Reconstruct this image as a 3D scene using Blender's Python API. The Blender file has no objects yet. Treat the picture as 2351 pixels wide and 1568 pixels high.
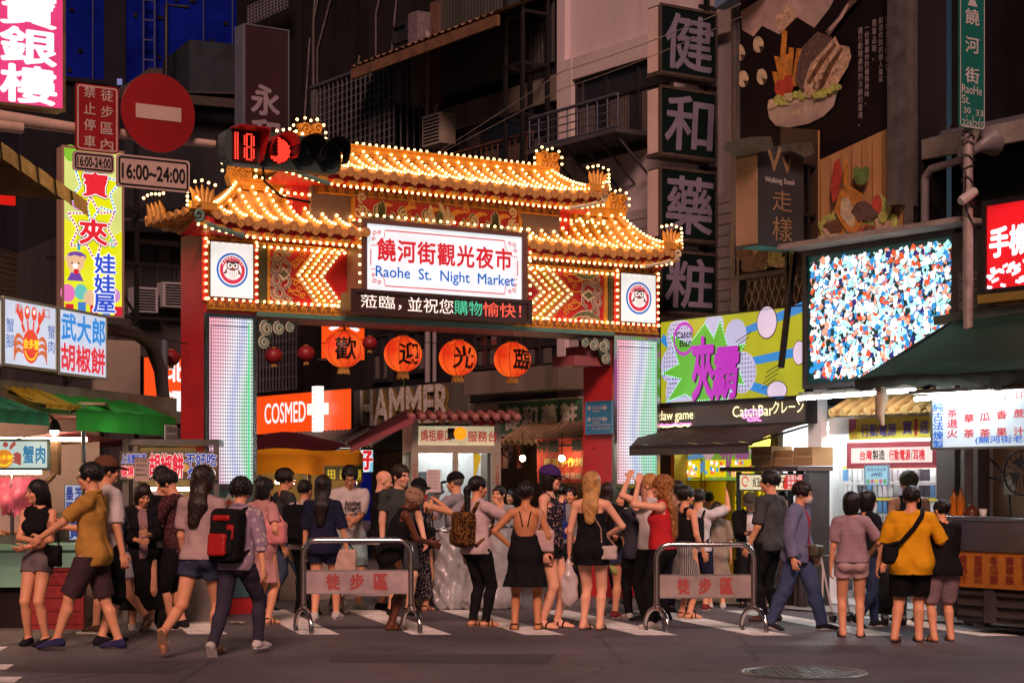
import bpy, bmesh, math, random, time
import numpy as np
from mathutils import Vector, Matrix
T0 = time.time()
R = math.radians
SC = bpy.context.scene
COL = SC.collection
random.seed(7)

# ---------------------------------------------------------------- camera, sky, sun, exposure
EYE = 1.56
cam_d = bpy.data.cameras.new('camera'); cam = bpy.data.objects.new('camera', cam_d); COL.objects.link(cam)
cam.location = (0, 0, EYE); cam.rotation_euler = (R(90), 0, 0)
cam_d.sensor_width = 36; cam_d.lens = 36*4265/2351; cam_d.shift_y = 326/2351
cam_d.clip_start = 0.1; cam_d.clip_end = 600
SC.camera = cam

SUN_EL, SUN_AZ = 36, 182          # soft glow of the open crossroads behind the viewer
wd = bpy.data.worlds.new('World'); SC.world = wd; wd.use_nodes = True
nt = wd.node_tree; bg = nt.nodes['Background']
sky = nt.nodes.new('ShaderNodeTexSky'); sky.sky_type = 'NISHITA'; sky.sun_disc = False
sky.sun_elevation = R(SUN_EL); sky.sun_rotation = R(SUN_AZ)
nt.links.new(sky.outputs[0], bg.inputs[0]); bg.inputs[1].default_value = 0.006
sl = bpy.data.lights.new('sun', 'SUN'); sl.energy = 2.7; sl.angle = R(16); sl.color = (1.0, 0.56, 0.47)
so = bpy.data.objects.new('sun', sl); COL.objects.link(so)
_d = Vector((math.sin(R(SUN_AZ))*math.cos(R(SUN_EL)), math.cos(R(SUN_AZ))*math.cos(R(SUN_EL)), math.sin(R(SUN_EL))))
so.rotation_euler = _d.to_track_quat('Z', 'Y').to_euler(); so.location = (0, -10, 20)
SC.view_settings.view_transform = 'Standard'; SC.view_settings.look = 'None'
SC.view_settings.exposure = 0.12; SC.view_settings.gamma = 1.0
try: SC.cycles.sample_clamp_indirect = 3.0; SC.cycles.max_bounces = 6
except Exception: pass

# ---------------------------------------------------------------- frames: upright planes in the street
FPX, CPX, HPX = 4265., 1175.5, 1110.
class Fr:
 """A place on the ground with its own x (along), y (away from the viewer) and z (up)."""
 def __init__(s, ox, oy, deg): s.ox, s.oy, s.rz = ox, oy, R(deg)
 def xy(s, u, y=0):
  c, n = math.cos(s.rz), math.sin(s.rz); return s.ox+u*c-y*n, s.oy+u*n+y*c
 def u(s, px, y=0):
  k = (px-CPX)/FPX; c, n = math.cos(s.rz), math.sin(s.rz); ox, oy = s.ox-y*n, s.oy+y*c
  return (k*oy-ox)/(c-k*n)
 def z(s, py, u, y=0): return EYE+(HPX-py)*s.xy(u, y)[1]/FPX
 def loc(s, u=0, y=0, z=0): a = s.xy(u, y); return (a[0], a[1], z)
 def sub(s, u, y=0, deg=0): a = s.xy(u, y); return Fr(a[0], a[1], math.degrees(s.rz)+deg)
 def rect(s, pl, pr, pt, pb, y=0):
  """left/right picture columns and top/bottom rows (at the left edge) -> u0,u1,z0,z1 on this plane"""
  a, b = s.u(pl, y), s.u(pr, y); return a, b, s.z(pb, a, y), s.z(pt, a, y)
def depth_of(py): return EYE*FPX/(py-HPX)
def at(px, Z): return ((px-CPX)*Z/FPX, Z)
GATE = Fr(-3.646, 22.0, 34)
SHOPS = Fr(2.36, 26.09, -56); LANE = SHOPS.sub(0, 1.3)   # shop line right of the gate; set-back line of the houses behind it
LEFT = Fr(-5.23, 19.0, 76.5)
MAST = Fr(-3.25, 17.0, 34)

# ---------------------------------------------------------------- materials
def lin(h):
 if isinstance(h, (tuple, list)): return tuple(h)[:3]
 h = h.lstrip('#'); o = []
 for i in (0, 2, 4):
  c = int(h[i:i+2], 16)/255; o.append(c/12.92 if c <= .04045 else ((c+.055)/1.055)**2.4)
 return tuple(o)
_M = {}
def mat(name, col, rough=.6, metal=0., emit=0., ecol=None, noise=(3., .12), bump=0., bscale=60., streak=False, alpha=1., spec=.5, coord='Object'):
 if name in _M: return _M[name]
 m = bpy.data.materials.new(name); m.use_nodes = True; t = m.node_tree; b = t.nodes['Principled BSDF']
 c = lin(col)
 b.inputs['Roughness'].default_value = rough; b.inputs['Metallic'].default_value = metal
 b.inputs['Specular IOR Level'].default_value = spec if rough < .75 else spec*.3
 tc = t.nodes.new('ShaderNodeTexCoord')
 if noise and noise[1] > 0:
  mp = t.nodes.new('ShaderNodeMapping'); t.links.new(tc.outputs[coord], mp.inputs[0])
  if streak: mp.inputs['Scale'].default_value = (1, 1, .12)
  n = t.nodes.new('ShaderNodeTexNoise'); n.inputs['Scale'].default_value = noise[0]; n.inputs['Detail'].default_value = 6
  n.inputs['Roughness'].default_value = .65
  t.links.new(mp.outputs[0], n.inputs['Vector'])
  r = t.nodes.new('ShaderNodeValToRGB'); a = noise[1]
  r.color_ramp.elements[0].position = .3; r.color_ramp.elements[1].position = .7
  r.color_ramp.elements[0].color = (*[x*(1-a) for x in c], 1); r.color_ramp.elements[1].color = (*[min(1, x*(1+a)) for x in c], 1)
  t.links.new(n.outputs['Fac'], r.inputs[0]); t.links.new(r.outputs[0], b.inputs['Base Color'])
 else: b.inputs['Base Color'].default_value = (*c, 1)
 if emit > 0:
  e = lin(ecol) if ecol is not None else c
  b.inputs['Emission Color'].default_value = (*e, 1); b.inputs['Emission Strength'].default_value = emit
 if bump:
  nb = t.nodes.new('ShaderNodeTexNoise'); nb.inputs['Scale'].default_value = bscale; nb.inputs['Detail'].default_value = 5
  t.links.new(tc.outputs[coord], nb.inputs['Vector'])
  bp = t.nodes.new('ShaderNodeBump'); bp.inputs['Strength'].default_value = bump; bp.inputs['Distance'].default_value = .02
  t.links.new(nb.outputs['Fac'], bp.inputs['Height']); t.links.new(bp.outputs[0], b.inputs['Normal'])
 if alpha < 1: b.inputs['Alpha'].default_value = alpha
 _M[name] = m; return m
def lit(name, col, s=1., var=.10, scale=2.5):
 """a back-lit sign face or lamp: gives off light, slightly uneven like tubes behind acrylic"""
 if name in _M: return _M[name]
 m = bpy.data.materials.new(name); m.use_nodes = True; t = m.node_tree; b = t.nodes['Principled BSDF']
 c = lin(col); b.inputs['Base Color'].default_value = (*[x*.5 for x in c], 1); b.inputs['Roughness'].default_value = .35
 b.inputs['Emission Color'].default_value = (*c, 1); b.inputs['Emission Strength'].default_value = s
 if var:
  tc = t.nodes.new('ShaderNodeTexCoord'); n = t.nodes.new('ShaderNodeTexNoise'); n.inputs['Scale'].default_value = scale; n.inputs['Detail'].default_value = 1
  mr = t.nodes.new('ShaderNodeMapRange'); mr.inputs[1].default_value = .3; mr.inputs[2].default_value = .7
  mr.inputs[3].default_value = s*(1-var); mr.inputs[4].default_value = s*(1+var)
  t.links.new(tc.outputs['Object'], n.inputs['Vector']); t.links.new(n.outputs['Fac'], mr.inputs[0]); t.links.new(mr.outputs[0], b.inputs['Emission Strength'])
 _M[name] = m; return m
def nodes_of(m): return m.node_tree, m.node_tree.nodes['Principled BSDF']

# ---------------------------------------------------------------- mesh building
class MB:
 def __init__(s): s.v, s.f, s.mi, s.sm = [], [], [], []
 def add(s, vs, fs, m=0, smooth=False):
  o = len(s.v); s.v.extend([tuple(p) for p in vs]); s.f.extend([tuple(i+o for i in f) for f in fs]); s.mi.extend([m]*len(fs)); s.sm.extend([smooth]*len(fs)); return s
 def box(s, x0, x1, y0, y1, z0, z1, m=0, mx=None):
  v = [(x, y, z) for z in (z0, z1) for y in (y0, y1) for x in (x0, x1)]
  if mx is not None: v = [mx @ Vector(p) for p in v]
  return s.add(v, [(0, 2, 3, 1), (4, 5, 7, 6), (0, 1, 5, 4), (2, 6, 7, 3), (0, 4, 6, 2), (1, 3, 7, 5)], m)
 def bar(s, p0, p1, w, d=None, m=0):
  p0, p1 = Vector(p0), Vector(p1); d = d or w; ax = (p1-p0); L = ax.length
  if L < 1e-6: return s
  q = ax.to_track_quat('Z', 'Y').to_matrix().to_4x4(); q.translation = p0
  return s.box(-w/2, w/2, -d/2, d/2, 0, L, m, q)
 def tube(s, pts, r, n=8, m=0, caps=True, closed=False):
  pts = [Vector(p) for p in pts]; K = len(pts); vs = []; rr = r if isinstance(r, (list, tuple)) else [r]*K
  up = Vector((0, 0, 1)); prev = None
  for i, p in enumerate(pts):
   if closed: t = pts[(i+1) % K]-pts[i-1]
   else: t = pts[min(i+1, K-1)]-pts[max(i-1, 0)]
   t.normalize()
   if prev is None:
    a = up if abs(t.dot(up)) < .9 else Vector((1, 0, 0)); x = t.cross(a).normalized()
   else: x = (prev-t*prev.dot(t)).normalized()
   prev = x; y = t.cross(x)
   for k in range(n):
    a = 2*math.pi*k/n; vs.append(p+(x*math.cos(a)+y*math.sin(a))*rr[i])
  fs = []
  for i in range(K if closed else K-1):
   j = (i+1) % K
   for k in range(n): fs.append((i*n+k, i*n+(k+1) % n, j*n+(k+1) % n, j*n+k))
  s.add(vs, fs, m, True)
  if caps and not closed: s.add(vs[:n], [tuple(range(n))[::-1]], m); s.add(vs[-n:], [tuple(range(n))], m)
  return s
 def cyl(s, p0, p1, r0, r1=None, n=12, m=0, caps=True): return s.tube([p0, p1], [r0, r0 if r1 is None else r1], n, m, caps)
 def lathe(s, prof, c=(0, 0, 0), n=16, m=0, mx=None):
  vs = [(c[0]+r*math.cos(2*math.pi*k/n), c[1]+r*math.sin(2*math.pi*k/n), c[2]+z) for r, z in prof for k in range(n)]
  if mx is not None: vs = [mx @ Vector(p) for p in vs]
  fs = [(i*n+k, i*n+(k+1) % n, (i+1)*n+(k+1) % n, (i+1)*n+k) for i in range(len(prof)-1) for k in range(n)]
  s.add(vs, fs, m, True)
  if prof[0][0] > 1e-5: s.add(vs[:n], [tuple(range(n))[::-1]], m)
  if prof[-1][0] > 1e-5: s.add(vs[-n:], [tuple(range(n))], m)
  return s
 def ball(s, c, r, n=8, m=0, k=6, sc=(1, 1, 1)):
  vs = []; 
  for i in range(1, k):
   a = math.pi*i/k
   for j in range(n):
    b = 2*math.pi*j/n; vs.append((c[0]+r*sc[0]*math.sin(a)*math.cos(b), c[1]+r*sc[1]*math.sin(a)*math.sin(b), c[2]+r*sc[2]*math.cos(a)))
  fs = [(i*n+j, (i+1)*n+j, (i+1)*n+(j+1) % n, i*n+(j+1) % n) for i in range(k-2) for j in range(n)]
  T = len(vs); vs += [(c[0], c[1], c[2]+r*sc[2]), (c[0], c[1], c[2]-r*sc[2])]
  fs += [(T, j, (j+1) % n) for j in range(n)] + [(T+1, (k-2)*n+(j+1) % n, (k-2)*n+j) for j in range(n)]
  return s.add(vs, fs, m, True)
 def prism(s, poly, y0, y1, m=0, ms=None):
  """poly in (x,z), extruded along y"""
  n = len(poly); a = sum(poly[i][0]*poly[(i+1) % n][1]-poly[(i+1) % n][0]*poly[i][1] for i in range(n))
  if a < 0: poly = poly[::-1]
  vs = [(x, y0, z) for x, z in poly]+[(x, y1, z) for x, z in poly]
  s.add(vs, [tuple(range(n))], m); s.add(vs, [tuple(range(2*n-1, n-1, -1))], m)
  if abs(y1-y0) > 1e-9: s.add(vs, [(i, i+n, (i+1) % n+n, (i+1) % n) for i in range(n)], m if ms is None else ms)
  return s
 def flat(s, poly, y, m=0):
  n = len(poly); a = sum(poly[i][0]*poly[(i+1) % n][1]-poly[(i+1) % n][0]*poly[i][1] for i in range(n))
  if a < 0: poly = poly[::-1]
  return s.add([(x, y, z) for x, z in poly], [tuple(range(n))], m)
 def ribbon(s, pts, w, y, m=0):
  """flat stroke of width w (number or per-point list) in the xz plane"""
  K = len(pts); vs = []; ww = w if isinstance(w, (list, tuple)) else [w]*K
  for i in range(K):
   a, b = pts[max(i-1, 0)], pts[min(i+1, K-1)]; dx, dz = b[0]-a[0], b[1]-a[1]; L = math.hypot(dx, dz) or 1
   nx, nz = -dz/L*ww[i]/2, dx/L*ww[i]/2
   vs += [(pts[i][0]+nx, y, pts[i][1]+nz), (pts[i][0]-nx, y, pts[i][1]-nz)]
  return s.add(vs, [(2*i, 2*i+1, 2*i+3, 2*i+2) for i in range(K-1)], m)
 def grid(s, fn, nu, nv, m=0, smooth=True):
  vs = [fn(i/nu, j/nv) for j in range(nv+1) for i in range(nu+1)]
  return s.add(vs, [(j*(nu+1)+i, j*(nu+1)+i+1, (j+1)*(nu+1)+i+1, (j+1)*(nu+1)+i) for j in range(nv) for i in range(nu)], m, smooth)
 def mesh(s, name, mats):
  me = bpy.data.meshes.new(name); me.from_pydata(s.v, [], s.f)
  for x in (mats if isinstance(mats, (list, tuple)) else [mats]): me.materials.append(x)
  me.polygons.foreach_set('material_index', s.mi); me.polygons.foreach_set('use_smooth', s.sm); me.update(); return me
 def build(s, name, mats, parent=None, loc=(0, 0, 0), rz=0):
  return put(name, s.mesh(name, mats), parent, loc, rz)
def put(name, me, parent=None, loc=(0, 0, 0), rz=0):
 o = bpy.data.objects.new(name, me); COL.objects.link(o); o.location = loc; o.rotation_euler = (0, 0, rz)
 if parent is not None: o.parent = parent
 return o
def tag(o, label=None, cat=None, group=None, kind=None):
 if label: o['label'] = label
 if cat: o['category'] = cat
 if group: o['group'] = group
 if kind: o['kind'] = kind
 return o
def thing(name, label, cat, fr=None, u=0, y=0, z=0, group=None, deg=0, loc=None, rz=None):
 """Empty at the thing's base; its children are in the frame's own axes, measured from (u,y,z)"""
 o = bpy.data.objects.new(name, None); COL.objects.link(o); o.empty_display_size = .2
 if fr is not None: o.location = fr.loc(u, y, z); o.rotation_euler = (0, 0, fr.rz+R(deg))
 if loc is not None: o.location = loc
 if rz is not None: o.rotation_euler = (0, 0, rz)
 return tag(o, label, cat, group)

# ---------------------------------------------------------------- lettering
_TX = {}
def _glyphs(txt, bold, res=3, vertical=False, space=1.0):
 key = (txt, bold, vertical, space)
 if key in _TX: return _TX[key]
 c = bpy.data.curves.new('txt', 'FONT'); c.body = '\n'.join(txt) if vertical else txt
 c.offset = bold; c.resolution_u = res; c.fill_mode = 'FRONT'; c.space_character = space
 if vertical: c.align_x = 'CENTER'; c.space_line = 1.05*space
 o = bpy.data.objects.new('txt', c); COL.objects.link(o)
 me = bpy.data.meshes.new_from_object(o.evaluated_get(bpy.context.evaluated_depsgraph_get()))
 bpy.data.objects.remove(o); bpy.data.curves.remove(c)
 v = np.empty(len(me.vertices)*3); me.vertices.foreach_get('co', v); v = v.reshape(-1, 3)[:, :2]
 f = [tuple(p.vertices) for p in me.polygons]; bpy.data.meshes.remove(me)
 _TX[key] = (v, f); return v, f
def letter(mb, txt, u0, u1, z0, z1, y, m=0, bold=0., vertical=False, shear=0., space=1.0, keep=False, grow=0., rot=0.):
 """lettering fitted into the rectangle u0..u1, z0..z1 at depth y; bold strokes are laid over each other"""
 v, f = _glyphs(txt, 0., vertical=vertical, space=space)
 if not len(v): return
 lo, hi = v.min(0), v.max(0); sx, sz = (u1-u0)/max(hi[0]-lo[0], 1e-6), (z1-z0)/max(hi[1]-lo[1], 1e-6)
 if keep: sx = sz = min(sx, sz)
 cx, cz = (u0+u1)/2, (z0+z1)/2; B = bold+grow
 offs = [(0, 0)] if B <= 0 else [(B*math.cos(R(45*k)), B*math.sin(R(45*k))) for k in range(8)]
 for k, (ox, oz) in enumerate(offs):
  x = (v[:, 0]+ox-(lo[0]+hi[0])/2)*sx; z = (v[:, 1]+oz-(lo[1]+hi[1])/2)*sz; x = x+z*shear
  if rot: c, n = math.cos(rot), math.sin(rot); x, z = x*c-z*n, x*n+z*c
  pts = [(cx+a, y-.0002*k, cz+b) for a, b in zip(x, z)]
  mb.add(pts, [t if _ccw(pts, t) else t[::-1] for t in f], m)
def _ccw(p, t):
 return sum(p[t[i]][0]*p[t[(i+1) % len(t)]][2]-p[t[(i+1) % len(t)]][0]*p[t[i]][2] for i in range(len(t))) > 0
def lettering(parent, m, items, name='lettering', y=-.004):
 """items: (txt,u0,u1,z0,z1[,opts]) -> one mesh part"""
 mb = MB()
 for it in items: letter(mb, *it[:5], it[5].get('y', y) if len(it) > 5 else y, **({k: w for k, w in it[5].items() if k != 'y'} if len(it) > 5 else {}))
 return mb.build(name, m, parent)
def circle(cx, cz, r, n=24, a0=0, a1=2*math.pi, rz=None):
 full = abs(a1-a0-2*math.pi) < 1e-6
 return [(cx+r*math.cos(a0+(a1-a0)*k/(n if full else n-1)), cz+(rz or r)*math.sin(a0+(a1-a0)*k/(n if full else n-1))) for k in range(n)]
def rrect(u0, u1, z0, z1, r, n=5):
 o = []
 for cx, cz, a in ((u1-r, z0+r, -90), (u1-r, z1-r, 0), (u0+r, z1-r, 90), (u0+r, z0+r, 180)):
  o += [(cx+r*math.cos(R(a+90*k/n)), cz+r*math.sin(R(a+90*k/n))) for k in range(n+1)]
 return o
def star(cx, cz, r0, r1, n, a0=90, jit=0, rnd=None):
 return [(cx+(r0 if k % 2 == 0 else r1)*(1+(rnd.uniform(-jit, jit) if rnd else 0))*math.cos(R(a0+180*k/n)), cz+(r0 if k % 2 == 0 else r1)*(1+(rnd.uniform(-jit, jit) if rnd else 0))*math.sin(R(a0+180*k/n))) for k in range(2*n)]
def spiral(cx, cz, r, turns=1.4, a0=0, n=18, flip=1, end=.12):
 return [(cx+flip*r*(1-(1-end)*k/(n-1))*math.cos(a0+turns*2*math.pi*k/(n-1)), cz+r*(1-(1-end)*k/(n-1))*math.sin(a0+turns*2*math.pi*k/(n-1))) for k in range(n)]
def arc(p, q, bulge, n=10):
 """curve from p to q bowed sideways"""
 dx, dz = q[0]-p[0], q[1]-p[1]
 return [(p[0]+dx*t-dz*bulge*4*t*(1-t), p[1]+dz*t+dx*bulge*4*t*(1-t)) for t in [k/(n-1) for k in range(n)]]
def lightbox(name, label, cat, fr, pl, pr, pt, pb, face, case, y=0., depth=.18, border=.03, group=None, facename='face', part=None, z1=None):
 """an upright box sign on a plane of the street; returns (thing, w, h); children use x 0..w, z 0..h, face at y=0"""
 u0, u1, z0, zt = fr.rect(pl, pr, pt, pb, y); w, h = u1-u0, zt-z0
 t = thing(name, label, cat, fr, u0, y, z0, group) if part is None else part
 c = MB(); b = border
 c.box(0, w, .004, depth, 0, h); 
 for a in ((-b*.3, w+b*.3, -.012, .02, -b*.3, b*.7), (-b*.3, w+b*.3, -.012, .02, h-b*.7, h+b*.3), (-b*.3, b*.7, -.012, .02, b*.7, h-b*.7), (w-b*.7, w+b*.3, -.012, .02, b*.7, h-b*.7)): c.box(*a)
 c.build('casing', case, t)
 MB().add([(0, 0, 0), (w, 0, 0), (w, 0, h), (0, 0, h)], [(0, 1, 2, 3)]).build(facename, face, t)
 return t, w, h
# shared materials
WHITE_LIT = lit('white_acrylic_lit', '#dfe6ea', .95)
ALU = mat('brushed_aluminium', '#8d8a84', .38, .9, noise=(8, .15))
STEEL = mat('stainless_steel', '#a6a6a8', .22, 1., noise=(4, .1))
DARKSTEEL = mat('dark_painted_steel', '#1b1a1b', .5, .3, noise=(12, .3))
BLACK = mat('black_plastic', '#0e0e10', .5)
CONCRETE = mat('stained_concrete', '#6b625b', .9, noise=(1.2, .35), bump=.3, bscale=12, streak=True)
RED_INK = mat('red_print', '#b5202a', .5); BLUE_INK = mat('blue_print', '#1d55ab', .5)
RED_GLOW = lit('red_print_lit', '#c8222d', .85, 0); BLUE_GLOW = lit('blue_print_lit', '#1f62b8', .85, 0)
BLACK_INK = mat('black_print', '#111111', .5, noise=None)
CREAM = mat('cream_paint', '#d9c7b4', .55)
TUBE_LIT = lit('fluorescent_tube_lit', '#f4fbff', 62, 0)
WARM_TUBE = lit('warm_tube_lit', '#ffd9b0', 36, 0)
BULB = lit('warm_bulb_lit', (1, .55, .17), 8.5, 0)
# ---------------------------------------------------------------- road, crossing, pavement
asph = mat('asphalt', (.105, .094, .108), .72, noise=(.45, .4), bump=.8, bscale=45, spec=.4)
t_, b_ = nodes_of(asph)
_n = t_.nodes.new('ShaderNodeTexNoise'); _n.inputs['Scale'].default_value = .35; _n.inputs['Detail'].default_value = 4
_m = t_.nodes.new('ShaderNodeMapRange'); _m.inputs[1].default_value = .35; _m.inputs[2].default_value = .7; _m.inputs[3].default_value = .5; _m.inputs[4].default_value = .85
_c = t_.nodes.new('ShaderNodeTexCoord'); t_.links.new(_c.outputs['Object'], _n.inputs['Vector']); t_.links.new(_n.outputs['Fac'], _m.inputs[0]); t_.links.new(_m.outputs[0], b_.inputs['Roughness'])
_s = t_.nodes.new('ShaderNodeTexNoise'); _s.inputs['Scale'].default_value = 55; _s.inputs['Detail'].default_value = 3; t_.links.new(_c.outputs['Object'], _s.inputs['Vector'])
_v = t_.nodes.new('ShaderNodeTexVoronoi'); _v.feature = 'DISTANCE_TO_EDGE'; _v.inputs['Scale'].default_value = .42; t_.links.new(_c.outputs['Object'], _v.inputs['Vector'])
_k = t_.nodes.new('ShaderNodeMapRange'); _k.inputs[1].default_value = 0; _k.inputs[2].default_value = .012; _k.inputs[3].default_value = .55; _k.inputs[4].default_value = 1; t_.links.new(_v.outputs[0], _k.inputs[0])
_p = t_.nodes.new('ShaderNodeMapRange'); _p.inputs[1].default_value = .3; _p.inputs[2].default_value = .7; _p.inputs[3].default_value = .6; _p.inputs[4].default_value = 1.4; t_.links.new(_s.outputs['Fac'], _p.inputs[0])
_q = t_.nodes.new('ShaderNodeMath'); _q.operation = 'MULTIPLY'; t_.links.new(_k.outputs[0], _q.inputs[0]); t_.links.new(_p.outputs[0], _q.inputs[1])
_o = b_.inputs['Base Color'].links[0].from_socket; _x = t_.nodes.new('ShaderNodeVectorMath'); _x.operation = 'SCALE'; t_.links.new(_o, _x.inputs[0]); t_.links.new(_q.outputs[0], _x.inputs['Scale']); t_.links.new(_x.outputs[0], b_.inputs['Base Color'])
road = MB().add([(-150, -60, 0), (150, -60, 0), (150, 260, 0), (-150, 260, 0)], [(0, 1, 2, 3)]).build('road', asph); tag(road, kind='structure')
pt = MB()
for (x, y, w, d) in ((-1.6, 16.2, 1.9, .8), (2.2, 17.2, 1.2, .7), (-4.2, 15.4, 1.4, .5)): pt.add([(x, y, .002), (x+w, y-.1, .002), (x+w+.1, y+d, .002), (x-.05, y+d+.05, .002)], [(0, 1, 2, 3)])
pt.build('road_patch', mat('newer_asphalt', (.062, .055, .062), .65, noise=(30, .35), bump=.8, bscale=60))['kind'] = 'structure'
paint_m = mat('worn_road_paint', (.80, .76, .70), .7, noise=(5, .35), bump=.3, bscale=90)
zb = MB(); rn = random.Random(3)
dx, dy = -.262, .965
for k in range(-3, 9):
 X = -2.19+1.163*k; Y = 19.2-.03*k; L = 3.9; w = .41
 zb.add([(X, Y, .004), (X+w, Y, .004), (X+w+dx*L, Y+dy*L, .004), (X+dx*L, Y+dy*L, .004)], [(0, 1, 2, 3)])
zb.build('crosswalk_marking', paint_m)['kind'] = 'structure'
zl = MB()
for py, x1 in ((1466, 8), (1489, 16), (1531, 30), (1560, 50)):
 Z = depth_of(py); xr = at(x1, Z)[0]; zl.add([(xr-2.5, Z-.22, .004), (xr, Z-.22, .004), (xr-.05, Z+.22, .004), (xr-2.5, Z+.22, .004)], [(0, 1, 2, 3)])
zl.build('lane_marking', paint_m)['kind'] = 'structure'
pave = mat('pavement_slabs', (.16, .145, .135), .75, noise=(2, .3), bump=.3, bscale=60)
pv = MB()
a, b, c, d = LEFT.xy(-3, -.55), LEFT.xy(4.6, -.35), LEFT.xy(4.6, 6), LEFT.xy(-3, 6)
pv.add([(*a, .005), (*b, .005), (*c, .005), (*d, .005)], [(0, 1, 2, 3)]); pv.build('pavement', pave)['kind'] = 'structure'
kb = MB(); kb.add([(*LEFT.xy(-3, -.62), .006), (*LEFT.xy(4.6, -.42), .006), (*LEFT.xy(4.6, -.36), .006), (*LEFT.xy(-3, -.56), .006)], [(0, 1, 2, 3)])
kb.build('kerb_line', mat('kerb_stone', (.22, .2, .19), .8))['kind'] = 'structure'
f0, f1, f2, f3 = SHOPS.xy(-1, -.9), SHOPS.xy(12, -.9), SHOPS.xy(12, 6), SHOPS.xy(-1, 6)
MB().add([(*f0, .02), (*f1, .02), (*f2, .02), (*f3, .02)], [(0, 1, 2, 3)]).build('shopfront_pavement', mat('arcade_tiles', (.3, .28, .26), .45, noise=(2, .2)))['kind'] = 'structure'
# cast-iron cover
mx_, my_ = at(1845, 15.33); mh = thing('manhole_cover', 'round cast-iron manhole cover with a grid pattern in the empty road', 'manhole cover', loc=(mx_, my_, 0))
iron = mat('worn_cast_iron', (.22, .25, .23), .32, .75, noise=(9, .3))  # green light from the screens is tinted into the iron colour
q = MB(); q.lathe([(0, .006), (.45, .006)], n=40); q.build('plate', iron, mh)
q = MB(); q.lathe([(.45, .003), (.455, .013), (.475, .013), (.48, .003)], n=40); q.lathe([(.49, .003), (.495, .011), (.52, .011), (.53, .003)], n=40); q.build('rim', iron, mh)
q = MB()
for i in range(-8, 9):
 for j in range(-8, 9):
  if math.hypot(i, j) < 8.2 and math.hypot(i, j) > 1.5: q.box(i*.052-.02, i*.052+.02, j*.052-.006 if (i+j) % 2 else j*.052-.02, j*.052+.006 if (i+j) % 2 else j*.052+.02, .006, .012)
q.lathe([(.0, .012), (.06, .012), (.065, .006)], n=16); q.build('raised_grid', iron, mh)
for (px, py, i) in ((330, 1420, 0), (545, 1432, 1), (395, 1415, 2), (1155, 1442, 3)):
 Z = depth_of(py); p = MB(); rr = random.Random(i+5)
 p.add([(.09*math.cos(a)*rr.uniform(.6, 1.1), .07*math.sin(a)*rr.uniform(.6, 1.1), .006+.03*rr.random()) for a in [R(45*k) for k in range(8)]]+[(0, 0, .03)], [(k, (k+1) % 8, 8) for k in range(8)])
 o = p.build('crumpled_paper', mat('litter_paper', '#b8a99a', .8), None, (*at(px, Z), 0)); tag(o, ['scrap of pale litter on the pavement near the crab stall', 'scrap of pale litter beside the walking woman\'s foot', 'small pale litter on the road behind the yellow shirt man', 'small pale litter on the crossing by the ponytail woman'][i], 'litter')
# ---------------------------------------------------------------- the street's buildings
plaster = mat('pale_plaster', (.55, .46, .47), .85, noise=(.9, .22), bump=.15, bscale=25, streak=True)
darkwall = mat('dark_streaked_wall', (.013, .010, .012), .9, noise=(1.1, .7), bump=.2, bscale=15, streak=True)  # near-black base colour with uneven vertical streaks
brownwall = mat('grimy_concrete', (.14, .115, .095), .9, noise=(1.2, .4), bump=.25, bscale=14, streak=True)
glass = mat('dark_window_glass', (.02, .02, .024), .12, 0, noise=None, spec=.6)
curtain = mat('drawn_curtain', (.10, .08, .075), .9, noise=(9, .3))
winframe = mat('dark_window_frame', (.03, .028, .028), .5, .4, noise=None)
galv = mat('galvanised_bars', (.23, .22, .24), .45, .8, noise=(6, .2))
corr = mat('corrugated_sheet', (.05, .05, .042), .6, .3, noise=(1.5, .4), streak=True)
rust = mat('rusty_sheet', (.20, .12, .06), .75, .3, noise=(3, .5), bump=.2, bscale=30)
ductm = mat('grey_duct', (.13, .125, .115), .5, .6, noise=(3, .3))
def add_window(t, u0, u1, z0, z1, y=0, nx=3, nz=2, curtains=True, name='window', split=.62):
 f = MB(); b = .05
 for a in ((u0, u1, y-.06, y+.05, z0, z0+b), (u0, u1, y-.06, y+.05, z1-b, z1), (u0, u0+b, y-.06, y+.05, z0+b, z1-b), (u1-b, u1, y-.06, y+.05, z0+b, z1-b)): f.box(*a)
 for i in range(1, nx): x = u0+(u1-u0)*i/nx; f.box(x-.03, x+.03, y-.05, y+.04, z0+b, z1-b)
 if nz > 1: z = z0+(z1-z0)*split; f.box(u0+b, u1-b, y-.045, y+.035, z-.03, z+.03)
 w = f.build(name, winframe, t)
 MB().add([(u0+b, y-.01, z0+b), (u1-b, y-.01, z0+b), (u1-b, y-.01, z1-b), (u0+b, y-.01, z1-b)], [(0, 1, 2, 3)]).build('pane', glass, w)
 if curtains:
  c = MB(); rr = random.Random(int(u0*100))
  for i in range(nx):
   xa, xb = u0+(u1-u0)*i/nx+.07, u0+(u1-u0)*(i+1)/nx-.07; xb = xa+(xb-xa)*rr.uniform(.5, 1)
   for k in range(8):
    c.box(xa+(xb-xa)*k/8, xa+(xb-xa)*(k+.6)/8, y-.022, y-.013, z0+.08, z0+(z1-z0)*split-.05)
  c.build('curtain_fold', curtain, w)
 return w
def railing(t, u0, u1, z0, z1, y, n, m=galv, name='railing', hb=0):
 r = MB(); r.tube([(u0, y, z1), (u1, y, z1)], .028, 6); r.tube([(u0, y, z0), (u1, y, z0)], .02, 6)
 for i in range(n+1): x = u0+(u1-u0)*i/n; r.cyl((x, y, z0), (x, y, z1), .014, n=5)
 for i in range(1, hb+1): z = z0+(z1-z0)*i/(hb+1); r.cyl((u0, y, z), (u1, y, z), .012, n=5)
 return r.build(name, m, t)
S = LANE
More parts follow.
